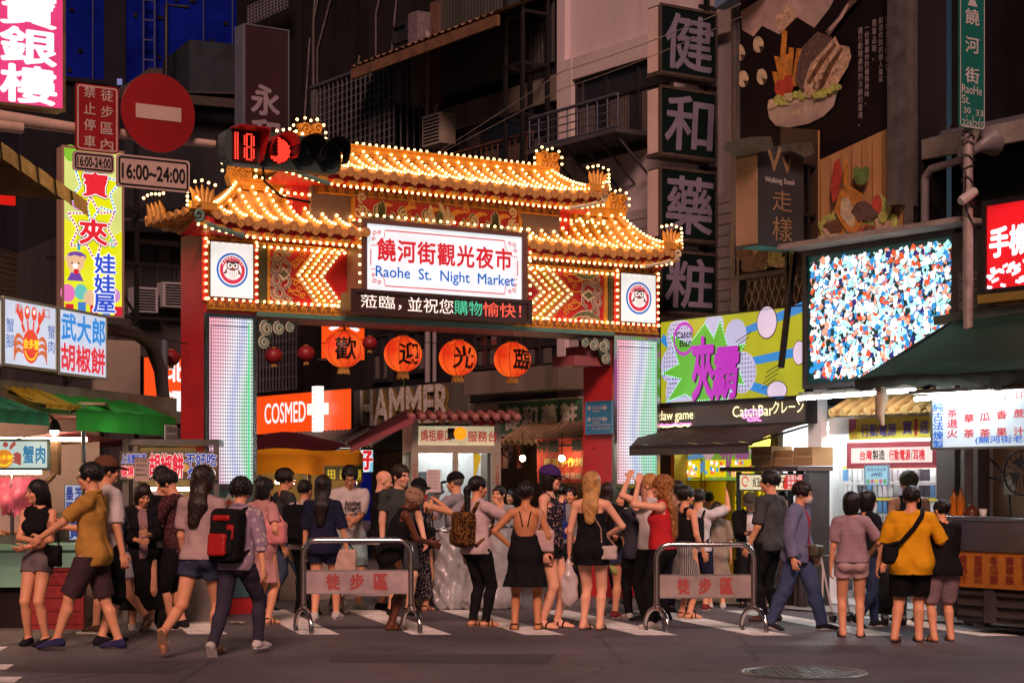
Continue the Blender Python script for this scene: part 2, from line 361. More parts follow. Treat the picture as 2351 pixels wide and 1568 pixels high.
# white plaster building with the pharmacy
u0, u1 = S.u(1290), S.u(1692); Wt = thing('white_building', 'pale plaster building with balcony above the tall dark pharmacy signs', 'building', S, u0, 0, 0)
w = u1-u0; MB().box(0, w, 0, .5, 2.5, 12.5).build('wall', plaster, Wt)
MB().box(0, .22, -.10, 0, 2.5, 12.5).build('corner_pier', plaster, Wt)
wu0, wu1, wz0, wz1 = S.rect(1327, 1500, 186, 345); add_window(Wt, wu0-u0, wu1-u0+.5, wz0-.25, wz1, 0, 3, 2, True, 'window', .7)
fr_ = MB(); fr_.box(wu0-u0-.35, wu0-u0, -.14, 0, wz0-.6, wz1+.35); fr_.box(wu0-u0, w, -.12, 0, wz1, wz1+.35); fr_.build('window_surround', mat('paler_plaster', (.5, .42, .40), .85, noise=(1.2, .15)), Wt)
zb = S.z(345, u0, -.75); wb = S.u(1508)-u0; railing(Wt, .15, wb, zb, zb+.48, -.75, 9, mat('blue_grey_railing', (.12, .13, .17), .5, .5), hb=3)
sl_ = MB(); sl_.box(.1, wb, -.8, 0, zb-.1, zb-.03)
for i in range(6): x = .2+i*(wb-.3)/5; sl_.bar((x, -.78, zb-.06), (x, 0, zb-.75), .03)
sl_.build('balcony', mat('dark_balcony_slats', (.06, .055, .06), .7), Wt)
sd_ = MB()
for i in range(14): z = 3.6+i*.16; sd_.box(.25, w-.02, -.03+.0, 0, z, z+.145)
sd_.build('siding', mat('white_siding', (.40, .34, .35), .7, noise=(1.5, .2)), Wt)
cb = MB(); cb.box(.3, S.u(1500)-u0, -.3, 0, 3.4, 3.52); cb.build('ledge', CONCRETE, Wt)
# brown building with slanting sheet roofs
v0, v1 = S.u(995), S.u(1289); Mb = thing('brown_building', 'grimy three-storey house with slanting sheet roofs and a corrugated wall behind the gate ridge', 'building', S, v0, 0, 0)
w = v1-v0; zr = lambda py: S.z(py, v0, 0)
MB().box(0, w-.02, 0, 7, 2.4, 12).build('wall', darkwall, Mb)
za = S.z(128, v0, -1.0)
rf = MB(); rf.grid(lambda a, b: (-.8+a*(w+.8), -1.3+1.3*b, za-.1+.55*b+.02*math.sin(a*140)), 140, 1); rf.build('sheet_roof', rust, Mb)
MB().box(-.8, w, -1.28, -1.22, za-.32, za-.14).build('fascia', mat('brown_timber', (.15, .08, .045), .8, noise=(4, .4)), Mb)
cs = MB(); cs.grid(lambda a, b: (.35+a*(w-.45), -.06-.015*math.sin(a*220), S.z(235, v0)+b*1.75), 160, 1); cs.build('corrugated_wall', corr, Mb)
zt = S.z(262, v0); MB().box(.3, w-.02, -.12, 0, zt-.45, zt-.02).build('concrete_band', brownwall, Mb)
MB().box(.05, .35, -.1, 0, zt-2.5, zt+2.0).build('brick_pier', mat('brown_brick_pier', (.13, .07, .05), .9, noise=(8, .4)), Mb)
add_window(Mb, .95, w-.2, zt-1.75, zt-.47, 0, 4, 2, True, 'window', .66)
railing(Mb, 1.5, w-.1, zt-1.8, zt-1.0, -.5, 14, mat('rusty_railing', (.11, .05, .03), .8, .4))
pp = MB(); pp.tube([(.06, -.16, 2.5), (.06, -.16, 9.8)], .055, 8); pp.tube([(.4, -.16, zt+.1), (.3, -.16, zt-.2), (.3, -.16, 3)], .04, 8); pp.build('drainpipe', mat('pale_pipe', (.22, .19, .2), .6), Mb)
lf = MB()
lx = w-.62
for x in (lx, lx+.5):
 for y in (-.7, -.2): lf.box(x-.03, x+.03, y-.03, y+.03, zt-1.7, zt+2.1)
for k in range(5):
 z = zt-1.6+k*.85; lf.box(lx+.03, lx+.47, -.72, -.68, z, z+.05); lf.box(lx+.03, lx+.47, -.22, -.18, z, z+.05)
 for x in (lx, lx+.5): lf.box(x-.02, x+.02, -.67, -.23, z, z+.05)
lf.build('steel_cage', DARKSTEEL, Mb)
def ac_unit(label, fr, u, y, z, w=.8, h=.6, d=.32, m=None, side=False, group=None, deg=0):
 t = thing('air_conditioner', label, 'air conditioner', fr, u, y, z, group, deg)
 m = m or mat('dirty_ac_paint', (.3, .25, .2), .7, noise=(4, .3)); MB().box(0, w, 0, d, 0, h).build('casing', m, t)
 g = MB()
 for k in range(1, 9): g.box(.05, w-.05, -.012, .0, h*k/9-.012, h*k/9+.012)
 if side:
  for k in range(4):
   for j in range(3): g.box(w, w+.01, .04+j*.09, .10+j*.09, .06+k*.13, .15+k*.13)
 g.build('grille', DARKSTEEL, t); return t
ac_unit('brown air conditioner on a bracket above the gate ridge, beside a pale drainpipe', S, S.u(1018), -.45, S.z(345, S.u(1018)), .62, .55)
# dark houses further along
x0, x1 = S.u(690), S.u(994); Db = thing('dark_building', 'dark house with a barred window cage, left of the slanting sheet roofs', 'building', S, x0, 0, 0); w = x1-x0
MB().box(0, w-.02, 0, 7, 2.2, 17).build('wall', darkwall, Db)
c0, c1 = S.u(716, -.7)-x0, S.u(905, -.7)-x0; cz1, cz0 = S.z(205, x0+c0, -.7), S.z(400, x0+c0, -.7)
cg = MB()
for i in range(19): x = c0+(c1-c0)*i/18; cg.box(x-.012, x+.012, -.72, -.69, cz0, cz1)
for i in range(13): z = cz0+(cz1-cz0)*i/12; cg.box(c0, c1, -.70, -.68, z-.01, z+.01)
for i in range(6): y = -.7+.7*i/5; cg.box(c1-.012, c1+.012, y-.012, y+.012, cz0-.06, cz1+.06)
cg.box(c0-.03, c1+.03, -.74, 0, cz1, cz1+.05); cg.box(c0-.03, c1+.03, -.74, 0, cz0-.05, cz0); cg.build('window_cage', galv, Db)
bp = MB()
for (px, pa, pb) in ((985, 35, 120), (950, 130, 240), (990, 130, 250)):
 x = S.u(px)-x0; bp.box(x-.16, x+.16, -.35, 0, S.z(pb, x0+x), S.z(pa, x0+x))
bp.build('tiled_pier', mat('small_tiles', (.14, .11, .12), .7, noise=(14, .4)), Db)
ww = add_window(Db, S.u(938)-x0, S.u(972)-x0, S.z(110, S.u(938)), S.z(68, S.u(938)), -.3, 1, 1, False)
y0, y1 = S.u(543), S.u(688); Eb = thing('far_house', 'unlit far house with gridded windows behind the dark maroon vertical sign', 'building', S, y0, 0, 0); w = y1-y0
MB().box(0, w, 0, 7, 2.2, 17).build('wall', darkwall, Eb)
for (pl, pr, pt, pb) in ((570, 660, 15, 60), (590, 680, 735, 900)):
 a, b, c, d = S.rect(pl, pr, pt, pb, -.4); g = MB()
 for i in range(13): x = a+(b-a)*i/12-y0; g.box(x-.015, x+.015, -.42, -.39, c, d)
 for i in range(7): z = c+(d-c)*i/6; g.box(a-y0, b-y0, -.40, -.38, z-.015, z+.015)
 g.build('window_cage', galv, Eb)
cd = MB(); rr = random.Random(21)
for i in range(9):
 x = rr.uniform(.2, 4); z = rr.uniform(4, 9); cd.tube([(x, -.05, z), (x, -.05, z+rr.uniform(1, 4)), (x+rr.uniform(.2, 1.5), -.05, z+rr.uniform(4, 5))], .022, 5)
cd.build('conduit', mat('pale_conduit', (.10, .085, .08), .6, noise=(5, .4)), Db)
for i in range(3): MB().box(1.0+1.3*i, 1.75+1.3*i, -.4, 0, 6.2+.5*i, 6.7+.5*i).build('condenser_box', mat('condenser_grey', (.09, .08, .075), .6, noise=(6, .4)), Db)
for (pl, pr, pt, pb) in ((600, 640, 770, 850), (860, 900, 770, 880), (935, 985, 760, 860), (1095, 1150, 770, 850), (1200, 1290, 765, 850)):
 a, b, c, d = S.rect(pl, pr, pt, pb, -.02); own, o0 = (Db, x0) if pl < 990 and pl > 690 else ((Mb, v0) if pl > 990 else (Eb, y0)); add_window(own, a-o0, b-o0, c, d, -.02, 2, 2, True)
S = SHOPS
# building with the poster, and the low roofs at the right
p0, p1 = S.u(1694), S.u(2100); Pb = thing('poster_building', 'dark house carrying the big steak poster above the claw machine shop', 'building', S, p0, 0, 0)
MB().box(.02, p1-p0, .05, .55, 2.6, 13).build('wall', darkwall, Pb)
pl_ = MB(); pl_.box(.0, .16, -.12, .05, 3.0, 13); pl_.box(p1-p0-.16, p1-p0, -.3, .05, 4.9, 13); pl_.build('steel_column', mat('grey_steel', (.13, .12, .12), .5, .5, noise=(4, .4)), Pb)
lw = MB(); a, b = S.u(1700)-p0, S.u(1850)-p0; za, zc = S.z(735, p0+a), S.z(640, p0+a); lw.box(a, b+1.8, -.10, .04, zc-.02, zc+.06)
for i in range(22): x = a+.05+(b-a+1.6)*i/22; lw.bar((x, -.06, za), (x+.25, -.06, zc), .012); lw.bar((x+.25, -.05, za), (x, -.05, zc), .012)
lw.build('wire_mesh', galv, Pb)
MB().box(a, b+1.8, -.02, .045, za, zc-.02).build('mesh_backing', mat('warm_dim_wall', (.16, .12, .08), .8), Pb)
q0 = S.u(2102); Rb = thing('low_roofed_house', 'low dark house with sloping sheet roofs behind the green street sign', 'building', S, q0, 0, 0)
MB().box(.02, 6, .6, 7, 2.6, 7.5).build('wall', darkwall, Rb)
rf = MB(); zt = S.z(330, q0)
rf.grid(lambda a, b: (-.1+a*5.5, .2+3.2*b, zt+.05+1.5*b+.03*math.sin(b*90)), 1, 60, 0, False); rf.build('sheet_roof', mat('grey_roof_sheet', (.12, .12, .14), .55, .4, noise=(2, .3)), Rb)
MB().box(-.1, 5.4, .12, .2, zt-.18, zt+.06).build('eave_board', mat('weathered_board', (.26, .23, .2), .8, noise=(3, .35)), Rb)
rg = MB(); rg.grid(lambda a, b: (.3+a*5, 3.6+4*b, zt+1.5+2.3*b+.06*math.sin(a*40)*b), 20, 8, 0, False); rg.build('upper_roof', mat('dark_tiles', (.03, .03, .035), .8), Rb)
pp = MB(); pp.tube([(.2, -.05, 5.2), (.2, -.05, 3.9)], .05, 8); pp.tube([(.2, -.05, 5.2), (.3, -.05, 5.3), (.75, -.05, 5.34), (.8, -.05, 5.6)], .05, 8); pp.build('drainpipe', mat('pale_pipe', (.22, .19, .2), .6), Rb)
# left-hand side: blue netted tower, dark houses, near corner shop
nb_ = Fr(*at(110, 74), 20); Bt = thing('netted_tower', 'tall unfinished tower wrapped in dark blue netting at top left', 'building', nb_, 0, 0, 0)
netm = mat('blue_scaffold_net', (.004, .010, .17), 1., noise=(.5, .45), bump=.3, bscale=3, spec=0.)
wn = 13.5; MB().box(-1.5, wn, 0, 10, 0, 34).build('net', netm, Bt)
st_ = MB(); dk = mat('unlit_storeys', (.012, .010, .016), .9)
st_.box(2.2, 3.05, -.12, 0, 12, 34); st_.build('open_bay', dk, Bt)
sc_ = MB()
for i in range(26): z = 13+i*.8; sc_.box(3.7, 4.15, -.5, -.42, z, z+.05)
for x in (3.7, 4.15): sc_.box(x-.03, x+.03, -.5, -.42, 12, 34)
for x in (1.75, 4.7, 6.2, 7.4): sc_.box(x-.02, x+.02, -.1, -.02, 12, 34)
sc_.build('scaffold_ladder', mat('scaffold_tube', (.03, .04, .12), .7), Bt)
so_ = MB(); rr = random.Random(4)
for i in range(70): x, z = rr.choice([.9, 1.3, 3.4, 4.5, 5.2, 5.8, 6.6, 7.2])+rr.uniform(-.1, .1), 14+rr.randrange(24)*.8; so_.box(x-.08, x+.08, -.06, 0, z, z+.16)
so_.build('net_patch', dk, Bt)
lw = MB()
for z in (23.3, 17.6): lw.box(2.7, 2.9, -.16, -.121, z, z+.25)
lw.build('lit_window', lit('dim_window', '#7f8cc0', .5, 0), Bt)
Fh = Fr(*at(285, 40), 25)
h1b = MB(); h1b.box(-2.2, -.32, .2, 6, 0, EYE+(1110-192)*40/4265); h1b.box(-2.3, -.3, .1, .2, EYE+(1110-196)*40/4265, EYE+(1110-186)*40/4265)
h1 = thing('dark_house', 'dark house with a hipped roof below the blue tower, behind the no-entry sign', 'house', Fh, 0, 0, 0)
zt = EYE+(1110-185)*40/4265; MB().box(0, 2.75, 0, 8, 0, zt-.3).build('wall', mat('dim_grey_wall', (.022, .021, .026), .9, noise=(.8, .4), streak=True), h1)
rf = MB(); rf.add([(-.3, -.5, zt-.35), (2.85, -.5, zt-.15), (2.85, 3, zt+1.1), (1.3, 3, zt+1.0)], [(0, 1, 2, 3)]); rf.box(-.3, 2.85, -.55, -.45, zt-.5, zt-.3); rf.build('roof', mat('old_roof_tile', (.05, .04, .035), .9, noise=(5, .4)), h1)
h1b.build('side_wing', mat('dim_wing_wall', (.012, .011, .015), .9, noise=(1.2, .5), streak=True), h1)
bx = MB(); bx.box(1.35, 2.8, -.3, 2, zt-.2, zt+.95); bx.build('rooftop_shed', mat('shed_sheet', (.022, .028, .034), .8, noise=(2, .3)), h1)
an = MB(); an.tube([(1.0, .3, zt), (1.0, .3, zt+1.8), (1.5, .3, zt+1.8)], .05, 6); an.build('vent_pipe', DARKSTEEL, h1)
Fk = Fr(*at(290, 31.5), 30)
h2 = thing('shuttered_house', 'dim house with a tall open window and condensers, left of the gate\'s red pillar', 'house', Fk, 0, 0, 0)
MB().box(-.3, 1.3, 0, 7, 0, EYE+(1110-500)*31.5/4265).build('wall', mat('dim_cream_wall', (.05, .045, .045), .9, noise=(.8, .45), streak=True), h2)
rf = MB(); z = EYE+(1110-500)*31.5/4265; rf.add([(-.6, -.7, z-.35), (1.4, -.7, z-.25), (1.4, 1, z+.4), (-.6, 1, z+.3)], [(0, 1, 2, 3)]); rf.build('roof', DARKSTEEL, h2)
z = lambda py: EYE+(1110-py)*31.5/4265
ww = add_window(h2, .2, .85, z(690), z(560), -.02, 2, 1, False)
MB().box(.13, .92, -.06, -.03, z(560), z(548)).build('window_head', mat('pale_trim', (.3, .26, .24), .8), h2)
ac_unit('pale condenser low on the dim house wall, left one of two under its window', Fk, .0, -.4, z(720), .42, .42, .3, mat('ac_white', (.3, .29, .3), .6), group='condensers under the dim window')
ac_unit('pale condenser low on the dim house wall, right one of two under its window', Fk, .5, -.4, z(705), .42, .42, .3, mat('ac_white', (.3, .29, .3), .6), group='condensers under the dim window')
# steel framework in front of those houses
ff = MB(); Fs = Fr(*at(150, 27), 34)
for x in (0, .55, 1.1, 2.0, 2.6): ff.box(x-.03, x+.03, -.03, .03, 0, EYE+(1110-300-60*(x > 1.5))*27/4265)
for zz in (2.4, 3.2, 4.0, 4.8, 5.6): ff.box(-.3, 2.7, -.05, -.031, zz, zz+.05)
ff.bar((0, -.06, 4.0), (1.1, -.06, 5.6), .035); ff.bar((1.1, -.06, 4.0), (0, -.06, 5.6), .035); ff.bar((.0, -.06, 3), (1.1, -.06, 4.0), .03)
o = ff.build('steel_framework', DARKSTEEL, None, Fs.loc(), Fs.rz); tag(o, 'black steel framework standing behind the tall doll-shop sign', 'framework')
# the near corner shop at the left edge
Lc = thing('corner_shop', 'stained concrete corner shop with a gold-edged sheet roof at the left edge', 'shop building', LEFT, 0, 0, 0)
q = MB(); q.box(-3, .82, .9, 5, 3.4, 4.2+.6); q.build('upper_wall', mat('mossy_concrete', (.10, .095, .06), .9, noise=(1.5, .5), bump=.4, bscale=12, streak=True), Lc)
z = LEFT.z(375, 0, -.2)
rf = MB(); rf.add([(-1.4, -.35, z+.22), (1.25, -.35, LEFT.z(478, 1.3)+.05), (1.25, 2.5, LEFT.z(478, 1.3)+.35), (-1.4, 2.5, z+.6)], [(0, 1, 2, 3)])
rf.build('sheet_roof', rust, Lc)
ed = MB(); n = 14
for i in range(n):
 a, b = i/n, (i+1)/n; A = (-1.4+2.65*a, -.36, z+.22+(LEFT.z(478, 1.3)+.05-z-.22)*a); B = (-1.4+2.65*b, -.36+.02*(i % 2), z+.22+(LEFT.z(478, 1.3)+.05-z-.22)*b)
 ed.add([A, B, (B[0], B[1]-.02, B[2]-.17), (A[0], A[1]-.02, A[2]-.17)], [(0, 1, 2, 3)])
ed.build('gold_edge', mat('gilt_sheet', (.70, .50, .17), .4, .4, noise=(4, .6)), Lc)
la = MB(); la.box(-3, 4.45, .02, .5, 2.35, LEFT.z(870, 0)); la.box(-3, 4.45, -.05, .02, LEFT.z(885, 0)-.25, LEFT.z(885, 0)-.1); la.build('sign_ledge', mat('pale_green_ledge', (.26, .26, .2), .7, noise=(2, .35), streak=True), Lc)
bk = MB(); bk.box(-3, 4.4, 3.2, 3.4, 0, 3.4); bk.build('back_wall', mat('stall_back_wall', (.30, .24, .2), .8, noise=(1, .3)), Lc)
ac_unit('brown box air conditioner above the white crab sign at the left edge', LEFT, -.35, .15, LEFT.z(692, .2)+.04, .98, .52, .4, mat('rusty_ac', (.16, .09, .055), .8, noise=(3, .4)), True)
dct = MB(); P_ = lambda px, py, y=.5: (LEFT.u(px, y), y, LEFT.z(py, LEFT.u(px, y), y))
dct.tube([P_(170, 752), P_(250, 755), P_(310, 765), P_(345, 790), P_(368, 850), P_(378, 940)], .085, 10)
o = dct.build('exhaust_duct', ductm, None, LEFT.loc(), LEFT.rz); tag(o, 'grey ribbed exhaust duct bending down behind the pepper bun sign', 'duct')
gp = MB(); gp.tube([P_(378, 780, .7), P_(378, 1050, .7)], .05, 8); gp.tube([P_(372, 940, .5), P_(372, 1060, .5)], .06, 8); o = gp.build('drain_pipe', mat('blue_grey_pipe', (.14, .17, .2), .5, .3), None, LEFT.loc(), LEFT.rz); tag(o, 'pair of grey pipes standing left of the gate\'s red pillar', 'pipe')
# ---------------------------------------------------------------- the lit gate
G = GATE
gate = thing('market_gate', 'red and gold temple-style gate outlined in bulbs over the market entrance', 'gate', G, 0, 0, 0)
GRED = mat('gate_red', (.50, .022, .026), .45, noise=(2, .2)); GOLD = mat('gate_gold_paint', (.68, .33, .05), .42, .1, noise=(6, .25), bump=.2, bscale=30)
TILE = mat('gate_roof_tile', (.80, .42, .10), .5, noise=(9, .4), bump=.3, bscale=40); TILEB = mat('gate_tile_end', (.55, .27, .08), .6, noise=(20, .4))
GREY = mat('gate_grey_panel', (.20, .15, .16), .6, noise=(2, .2)); CREAMP = mat('gate_cream_scroll', (.75, .66, .42), .6, noise=(10, .2)); GREENP = mat('gate_green_scroll', (.13, .15, .07), .6); BROWNP = mat('gate_brown_band', (.30, .20, .17), .6); YELP = mat('gate_olive_band', (.30, .22, .03), .55)
TEAL = mat('gate_teal_scroll', (.12, .25, .21), .6); CHROME = mat('polished_steel_trim', (.55, .53, .5), .2, 1., noise=(5, .2))
BULBS = []
def bulb(x, y, z, r=.0175): BULBS.append((x, y, z, r*random.uniform(.9, 1.1)))
def bulb_line(p, q, step=.088, skip=0.):
 p, q = Vector(p), Vector(q); n = max(1, int((q-p).length/step))
 for i in range(n+1):
  if random.random() >= skip: a = p.lerp(q, i/n); bulb(*a)
g = lambda px, y=0: G.u(px, y)
gz = lambda py, px, y=0: G.z(py, G.u(px, y), y)
PL0, PL1, PR0, PR1 = 0., .67, g(1406), g(1511); D = .67
ZB, ZT, ZS = gz(702, 468), gz(530, 468), gz(715, 468)      # box bottom, box top, pillar top
def scrolls(mb, x0, x1, z, y, sc=.075, step=.135, flip=1, gap=None):
 n = int((x1-x0)/step)
 for i in range(n):
  x = x0+(i+.5)*(x1-x0)/n
  if gap and gap[0] < x < gap[1]: continue
  mb.tube([(a, y, b) for a, b in spiral(x, z, sc*.62, 1.5, math.pi*.5, 12, flip)], .011, 4, caps=False)
  mb.tube([(x-flip*step*.5, y, z-sc*.5), (x-flip*step*.1, y, z-sc*.62), (x+flip*step*.5, y, z-sc*.5)], .012, 4, caps=False)
# pillars, each with its light panel, tiled plinth and polished edging
screen = bpy.data.materials.new('led_panel_lit'); screen.use_nodes = True; t, b = nodes_of(screen)
tc = t.nodes.new('ShaderNodeTexCoord'); sp = t.nodes.new('ShaderNodeSeparateXYZ'); t.links.new(tc.outputs['Object'], sp.inputs[0])
def mth(op, a, b=None, tr=None):
 n = tr.nodes.new('ShaderNodeMath'); n.operation = op
 for i, v in enumerate((a, b)):
  if v is None: continue
  if isinstance(v, (int, float)): n.inputs[i].default_value = v
  else: tr.links.new(v, n.inputs[i])
 return n.outputs[0]
M_ = lambda op, a, b=None: mth(op, a, b, t)
k_ = 2*math.pi/.062
d1 = M_('SINE', M_('MULTIPLY', M_('ADD', sp.outputs[0], M_('MULTIPLY', sp.outputs[2], .75)), k_)); d2 = M_('SINE', M_('MULTIPLY', M_('SUBTRACT', sp.outputs[0], M_('MULTIPLY', sp.outputs[2], .75)), k_))
mesh_ = M_('MULTIPLY', d1, d2)
mr = t.nodes.new('ShaderNodeMapRange'); t.links.new(mesh_, mr.inputs[0]); mr.inputs[1].default_value = -.35; mr.inputs[2].default_value = .25; mr.inputs[3].default_value = .22; mr.inputs[4].default_value = 1.12
cr = t.nodes.new('ShaderNodeValToRGB'); e = cr.color_ramp.elements
cols = [(0, '#f0a0b4'), (.25, '#ecbccf'), (.5, '#e8e8f4'), (.66, '#bccaf2'), (.80, '#d5e6ee'), (.93, '#8fdcb4'), (1, '#a6e0cc')]
e[0].position, e[0].color = 0, (*lin(cols[0][1]), 1); e[1].position, e[1].color = 1, (*lin(cols[-1][1]), 1)
for p_, c_ in cols[1:-1]: x_ = e.new(p_); x_.color = (*lin(c_), 1)
fac = M_('ADD', M_('MULTIPLY', sp.outputs[0], 1.75), M_('MULTIPLY', M_('SINE', M_('MULTIPLY', sp.outputs[2], 2.3)), .14)); t.links.new(fac, cr.inputs[0])
t.links.new(cr.outputs[0], b.inputs['Emission Color']); t.links.new(mr.outputs[0], b.inputs['Emission Strength']); b.inputs['Base Color'].default_value = (.2, .2, .2, 1)
led_g = lit('green_led_line', '#17b56a', 1.2, 0); led_k = lit('dim_led_line', '#35506a', .5, 0)
for k, (a, c) in enumerate(((PL0, PL1), (PR0, PR1))):
 p = MB(); p.box(a, c, 0, D, 0, ZS); po_ = p.build('pillar', GRED, gate)
 zl, zh = EYE+.0, gz(728, 475)
 e0, e1 = a+.045, c-.055
 l = MB(); l.add([(0, 0, 0), (e1-e0, 0, 0), (e1-e0, 0, zh-zl), (0, 0, zh-zl)], [(0, 1, 2, 3)]); l.build('light_panel', screen, po_, (e0, -.03, zl))
 q = MB()
 q.box(e0-.05, e0, -.05, .0, 0.4, zh+.05); q.box(e1, e1+.05, -.05, .0, .4, zh+.05); q.box(e0, e1, -.05, .0, zh, zh+.05); q.box(e0, e1, -.05, 0, zl-.06, zl); q.build('steel_edging', CHROME, po_)
 q = MB(); q.ribbon([(e0+.03, zl+.05), (e0+.03, zh-.1)], .012, -.034); q.ribbon([(e0+.04, zh-.1), (e1-.05, zh-.1)], .012, -.034); q.build('dark_led_line', led_k, po_)
 q = MB(); q.ribbon([(e1-.05, zl+.03), (e1-.05, zh-.06)], .016, -.034); q.build('green_led_line', led_g, po_)
 f_ = MB(); f_.box(e0, e1, -.02, 0, .2, zl-.065, 0)
 for (cx, cz, r) in ((.31, 1.25, .2), (.31, .75, .2)):
  f_.flat(star(a+cx, cz, r, r*.72, 10), -.024, 1); f_.flat(star(a+cx, cz, r*.66, r*.5, 8), -.028, 2); f_.flat(star(a+cx, cz, r*.36, r*.22, 6), -.032, 3)
  for s_ in (-1, 1): f_.ribbon(spiral(a+cx+s_*.22, cz-.2, .09, 1.3, 0, 12, s_), .022, -.03, 1)
 f_.build('painted_plinth', [mat('plinth_blue', (.06, .14, .17), .5), mat('plinth_pale', (.55, .55, .48), .5), mat('plinth_red', (.45, .06, .04), .5), GREENP], po_)
# header box
hd = MB(); hd.box(PL0, PL1, .0, D, ZS, ZT); hd.box(PR0, PR1, 0, D, ZS, ZT); hd.box(PL1, PR0, .03, D, ZB+.04, ZT)
hd.build('header', GRED, gate)
un = MB(); un.box(PL1, PR0, -.02, D+.02, ZB-.10, ZB+.036); un.build('soffit_beam', mat('soffit_pink_grey', (.30, .17, .19), .5, noise=(2, .2)), gate)
ed = MB(); ed.box(PL1, PR0, -.05, -.022, ZB-.09, ZB-.03); ed.build('beam_edge', mat('teal_beam_edge', (.10, .24, .18), .4), gate)
# gold scroll bands
sb = MB(); MS0, MS1 = g(838, -.4), g(1200, -.4)
for z, x0, x1 in ((ZB+.0, PL0+.02, PR1-.02), (ZT-.06, PL0+.02, MS0), (ZT-.06, MS1, PR1-.02)):
 sb.box(x0, x1, -.03, -.001, z-.055, z+.055, 1)
 scrolls(sb, x0, x1, z+.01, -.042, gap=(g(808, -.4), g(1218, -.4)) if z < ZT-.1 else None)
UB0, UB1 = g(708), g(1277); UZ0, UZ1 = gz(505, 708), gz(410, 708)
sbz = gz(438, 718)
sb.box(UB0+.05, UB1-.05, -.115, -.082, sbz-.05, sbz+.05, 1); scrolls(sb, UB0+.05, UB1-.05, sbz+.01, -.125)
sb.build('scroll_band', [mat('scroll_gold', (.62, .30, .04), .38, .15), mat('scroll_ground', (.22, .09, .02), .6)], gate)
# owl lanterns boxes (left and right)
owl_face = lit('owl_sign_lit', '#e9e6e2', .95)
def owl_emblem(parent, cx, cz, r):
 m = MB(); y = -.006
 m.flat(circle(cx, cz, r, 32), y, 0); m.flat(circle(cx, cz, r*.88, 32), y-.002, 1); m.flat(circle(cx, cz, r*.80, 32), y-.004, 2); m.flat(circle(cx, cz-.02*r, r*.60, 28, rz=r*.56), y-.006, 1)
 m.flat([(cx-r*.62, cz-r*.28), (cx-r*.3, cz+r*.18), (cx+r*.3, cz+r*.18), (cx+r*.62, cz-r*.28), (cx+r*.3, cz-r*.18), (cx, cz-r*.2), (cx-r*.3, cz-r*.18)], y-.008, 3)
 m.flat(circle(cx, cz-r*.12, r*.36, 20, rz=r*.46), y-.010, 1)
 m.flat(circle(cx, cz+r*.25, r*.40, 20, rz=r*.28), y-.011, 3)
 for s_ in (-1, 1):
  m.flat([(cx+s_*r*.08, cz+r*.36), (cx+s_*r*.42, cz+r*.62), (cx+s_*r*.36, cz+r*.3)], y-.011, 3)
  m.flat(circle(cx+s_*r*.17, cz+r*.26, r*.17, 16), y-.013, 1); m.flat(circle(cx+s_*r*.16, cz+r*.26, r*.075, 12), y-.015, 4)
  m.ribbon([(cx+s_*r*.02, cz+r*.36), (cx+s_*r*.34, cz+r*.50)], r*.06, y-.016, 4)
  for k in range(3): m.flat(circle(cx+s_*r*(.14+.06*k), cz-r*.68, r*.05, 8), y-.012, 2)
  m.ribbon([(cx+s_*r*.12, cz-r*.55), (cx+s_*r*.2, cz-r*.68)], r*.05, y-.013, 2)
 m.flat([(cx-r*.06, cz+r*.2), (cx+r*.06, cz+r*.2), (cx, cz+r*.06)], y-.016, 5)
 for j in range(4):
  for i in range(-2, 3):
   if abs(i)*.11+abs(j-1.5)*.05 < .29: m.ribbon([(cx+i*r*.12, cz-r*(.02+.12*j)), (cx+i*r*.12, cz-r*(.09+.12*j))], r*.035, y-.013, 3)
 for k in range(9):
  a = R(150-15*k); letter(m, '饒河街觀光夜市美食'[k], cx+r*.71*math.cos(a)-r*.06, cx+r*.71*math.cos(a)+r*.06, cz+r*.71*math.sin(a)-r*.06, cz+r*.71*math.sin(a)+r*.06, y-.012, 1, .01, rot=a-math.pi/2)
 tx = 'Raohe St.N.M.'
 for k, ch in enumerate(tx):
  if ch in ' ': continue
  a = R(205+130*k/(len(tx)-1)); letter(m, ch, cx+r*.84*.86*math.cos(a)-r*.045, cx+r*.72*math.cos(a)+r*.045, cz+r*.72*math.sin(a)-r*.055, cz+r*.72*math.sin(a)+r*.055, y-.012, 2, .01, rot=a+math.pi/2)
 m.build('owl_emblem', [BLUE_GLOW, lit('emblem_white', '#e8e2dd', .95, 0), lit('emblem_red', '#cf3350', .8, 0), lit('emblem_brown', '#7d3c3c', .6, 0), lit('emblem_black', '#15100f', .1, 0), lit('emblem_beak', '#d9794a', .8, 0)], parent)
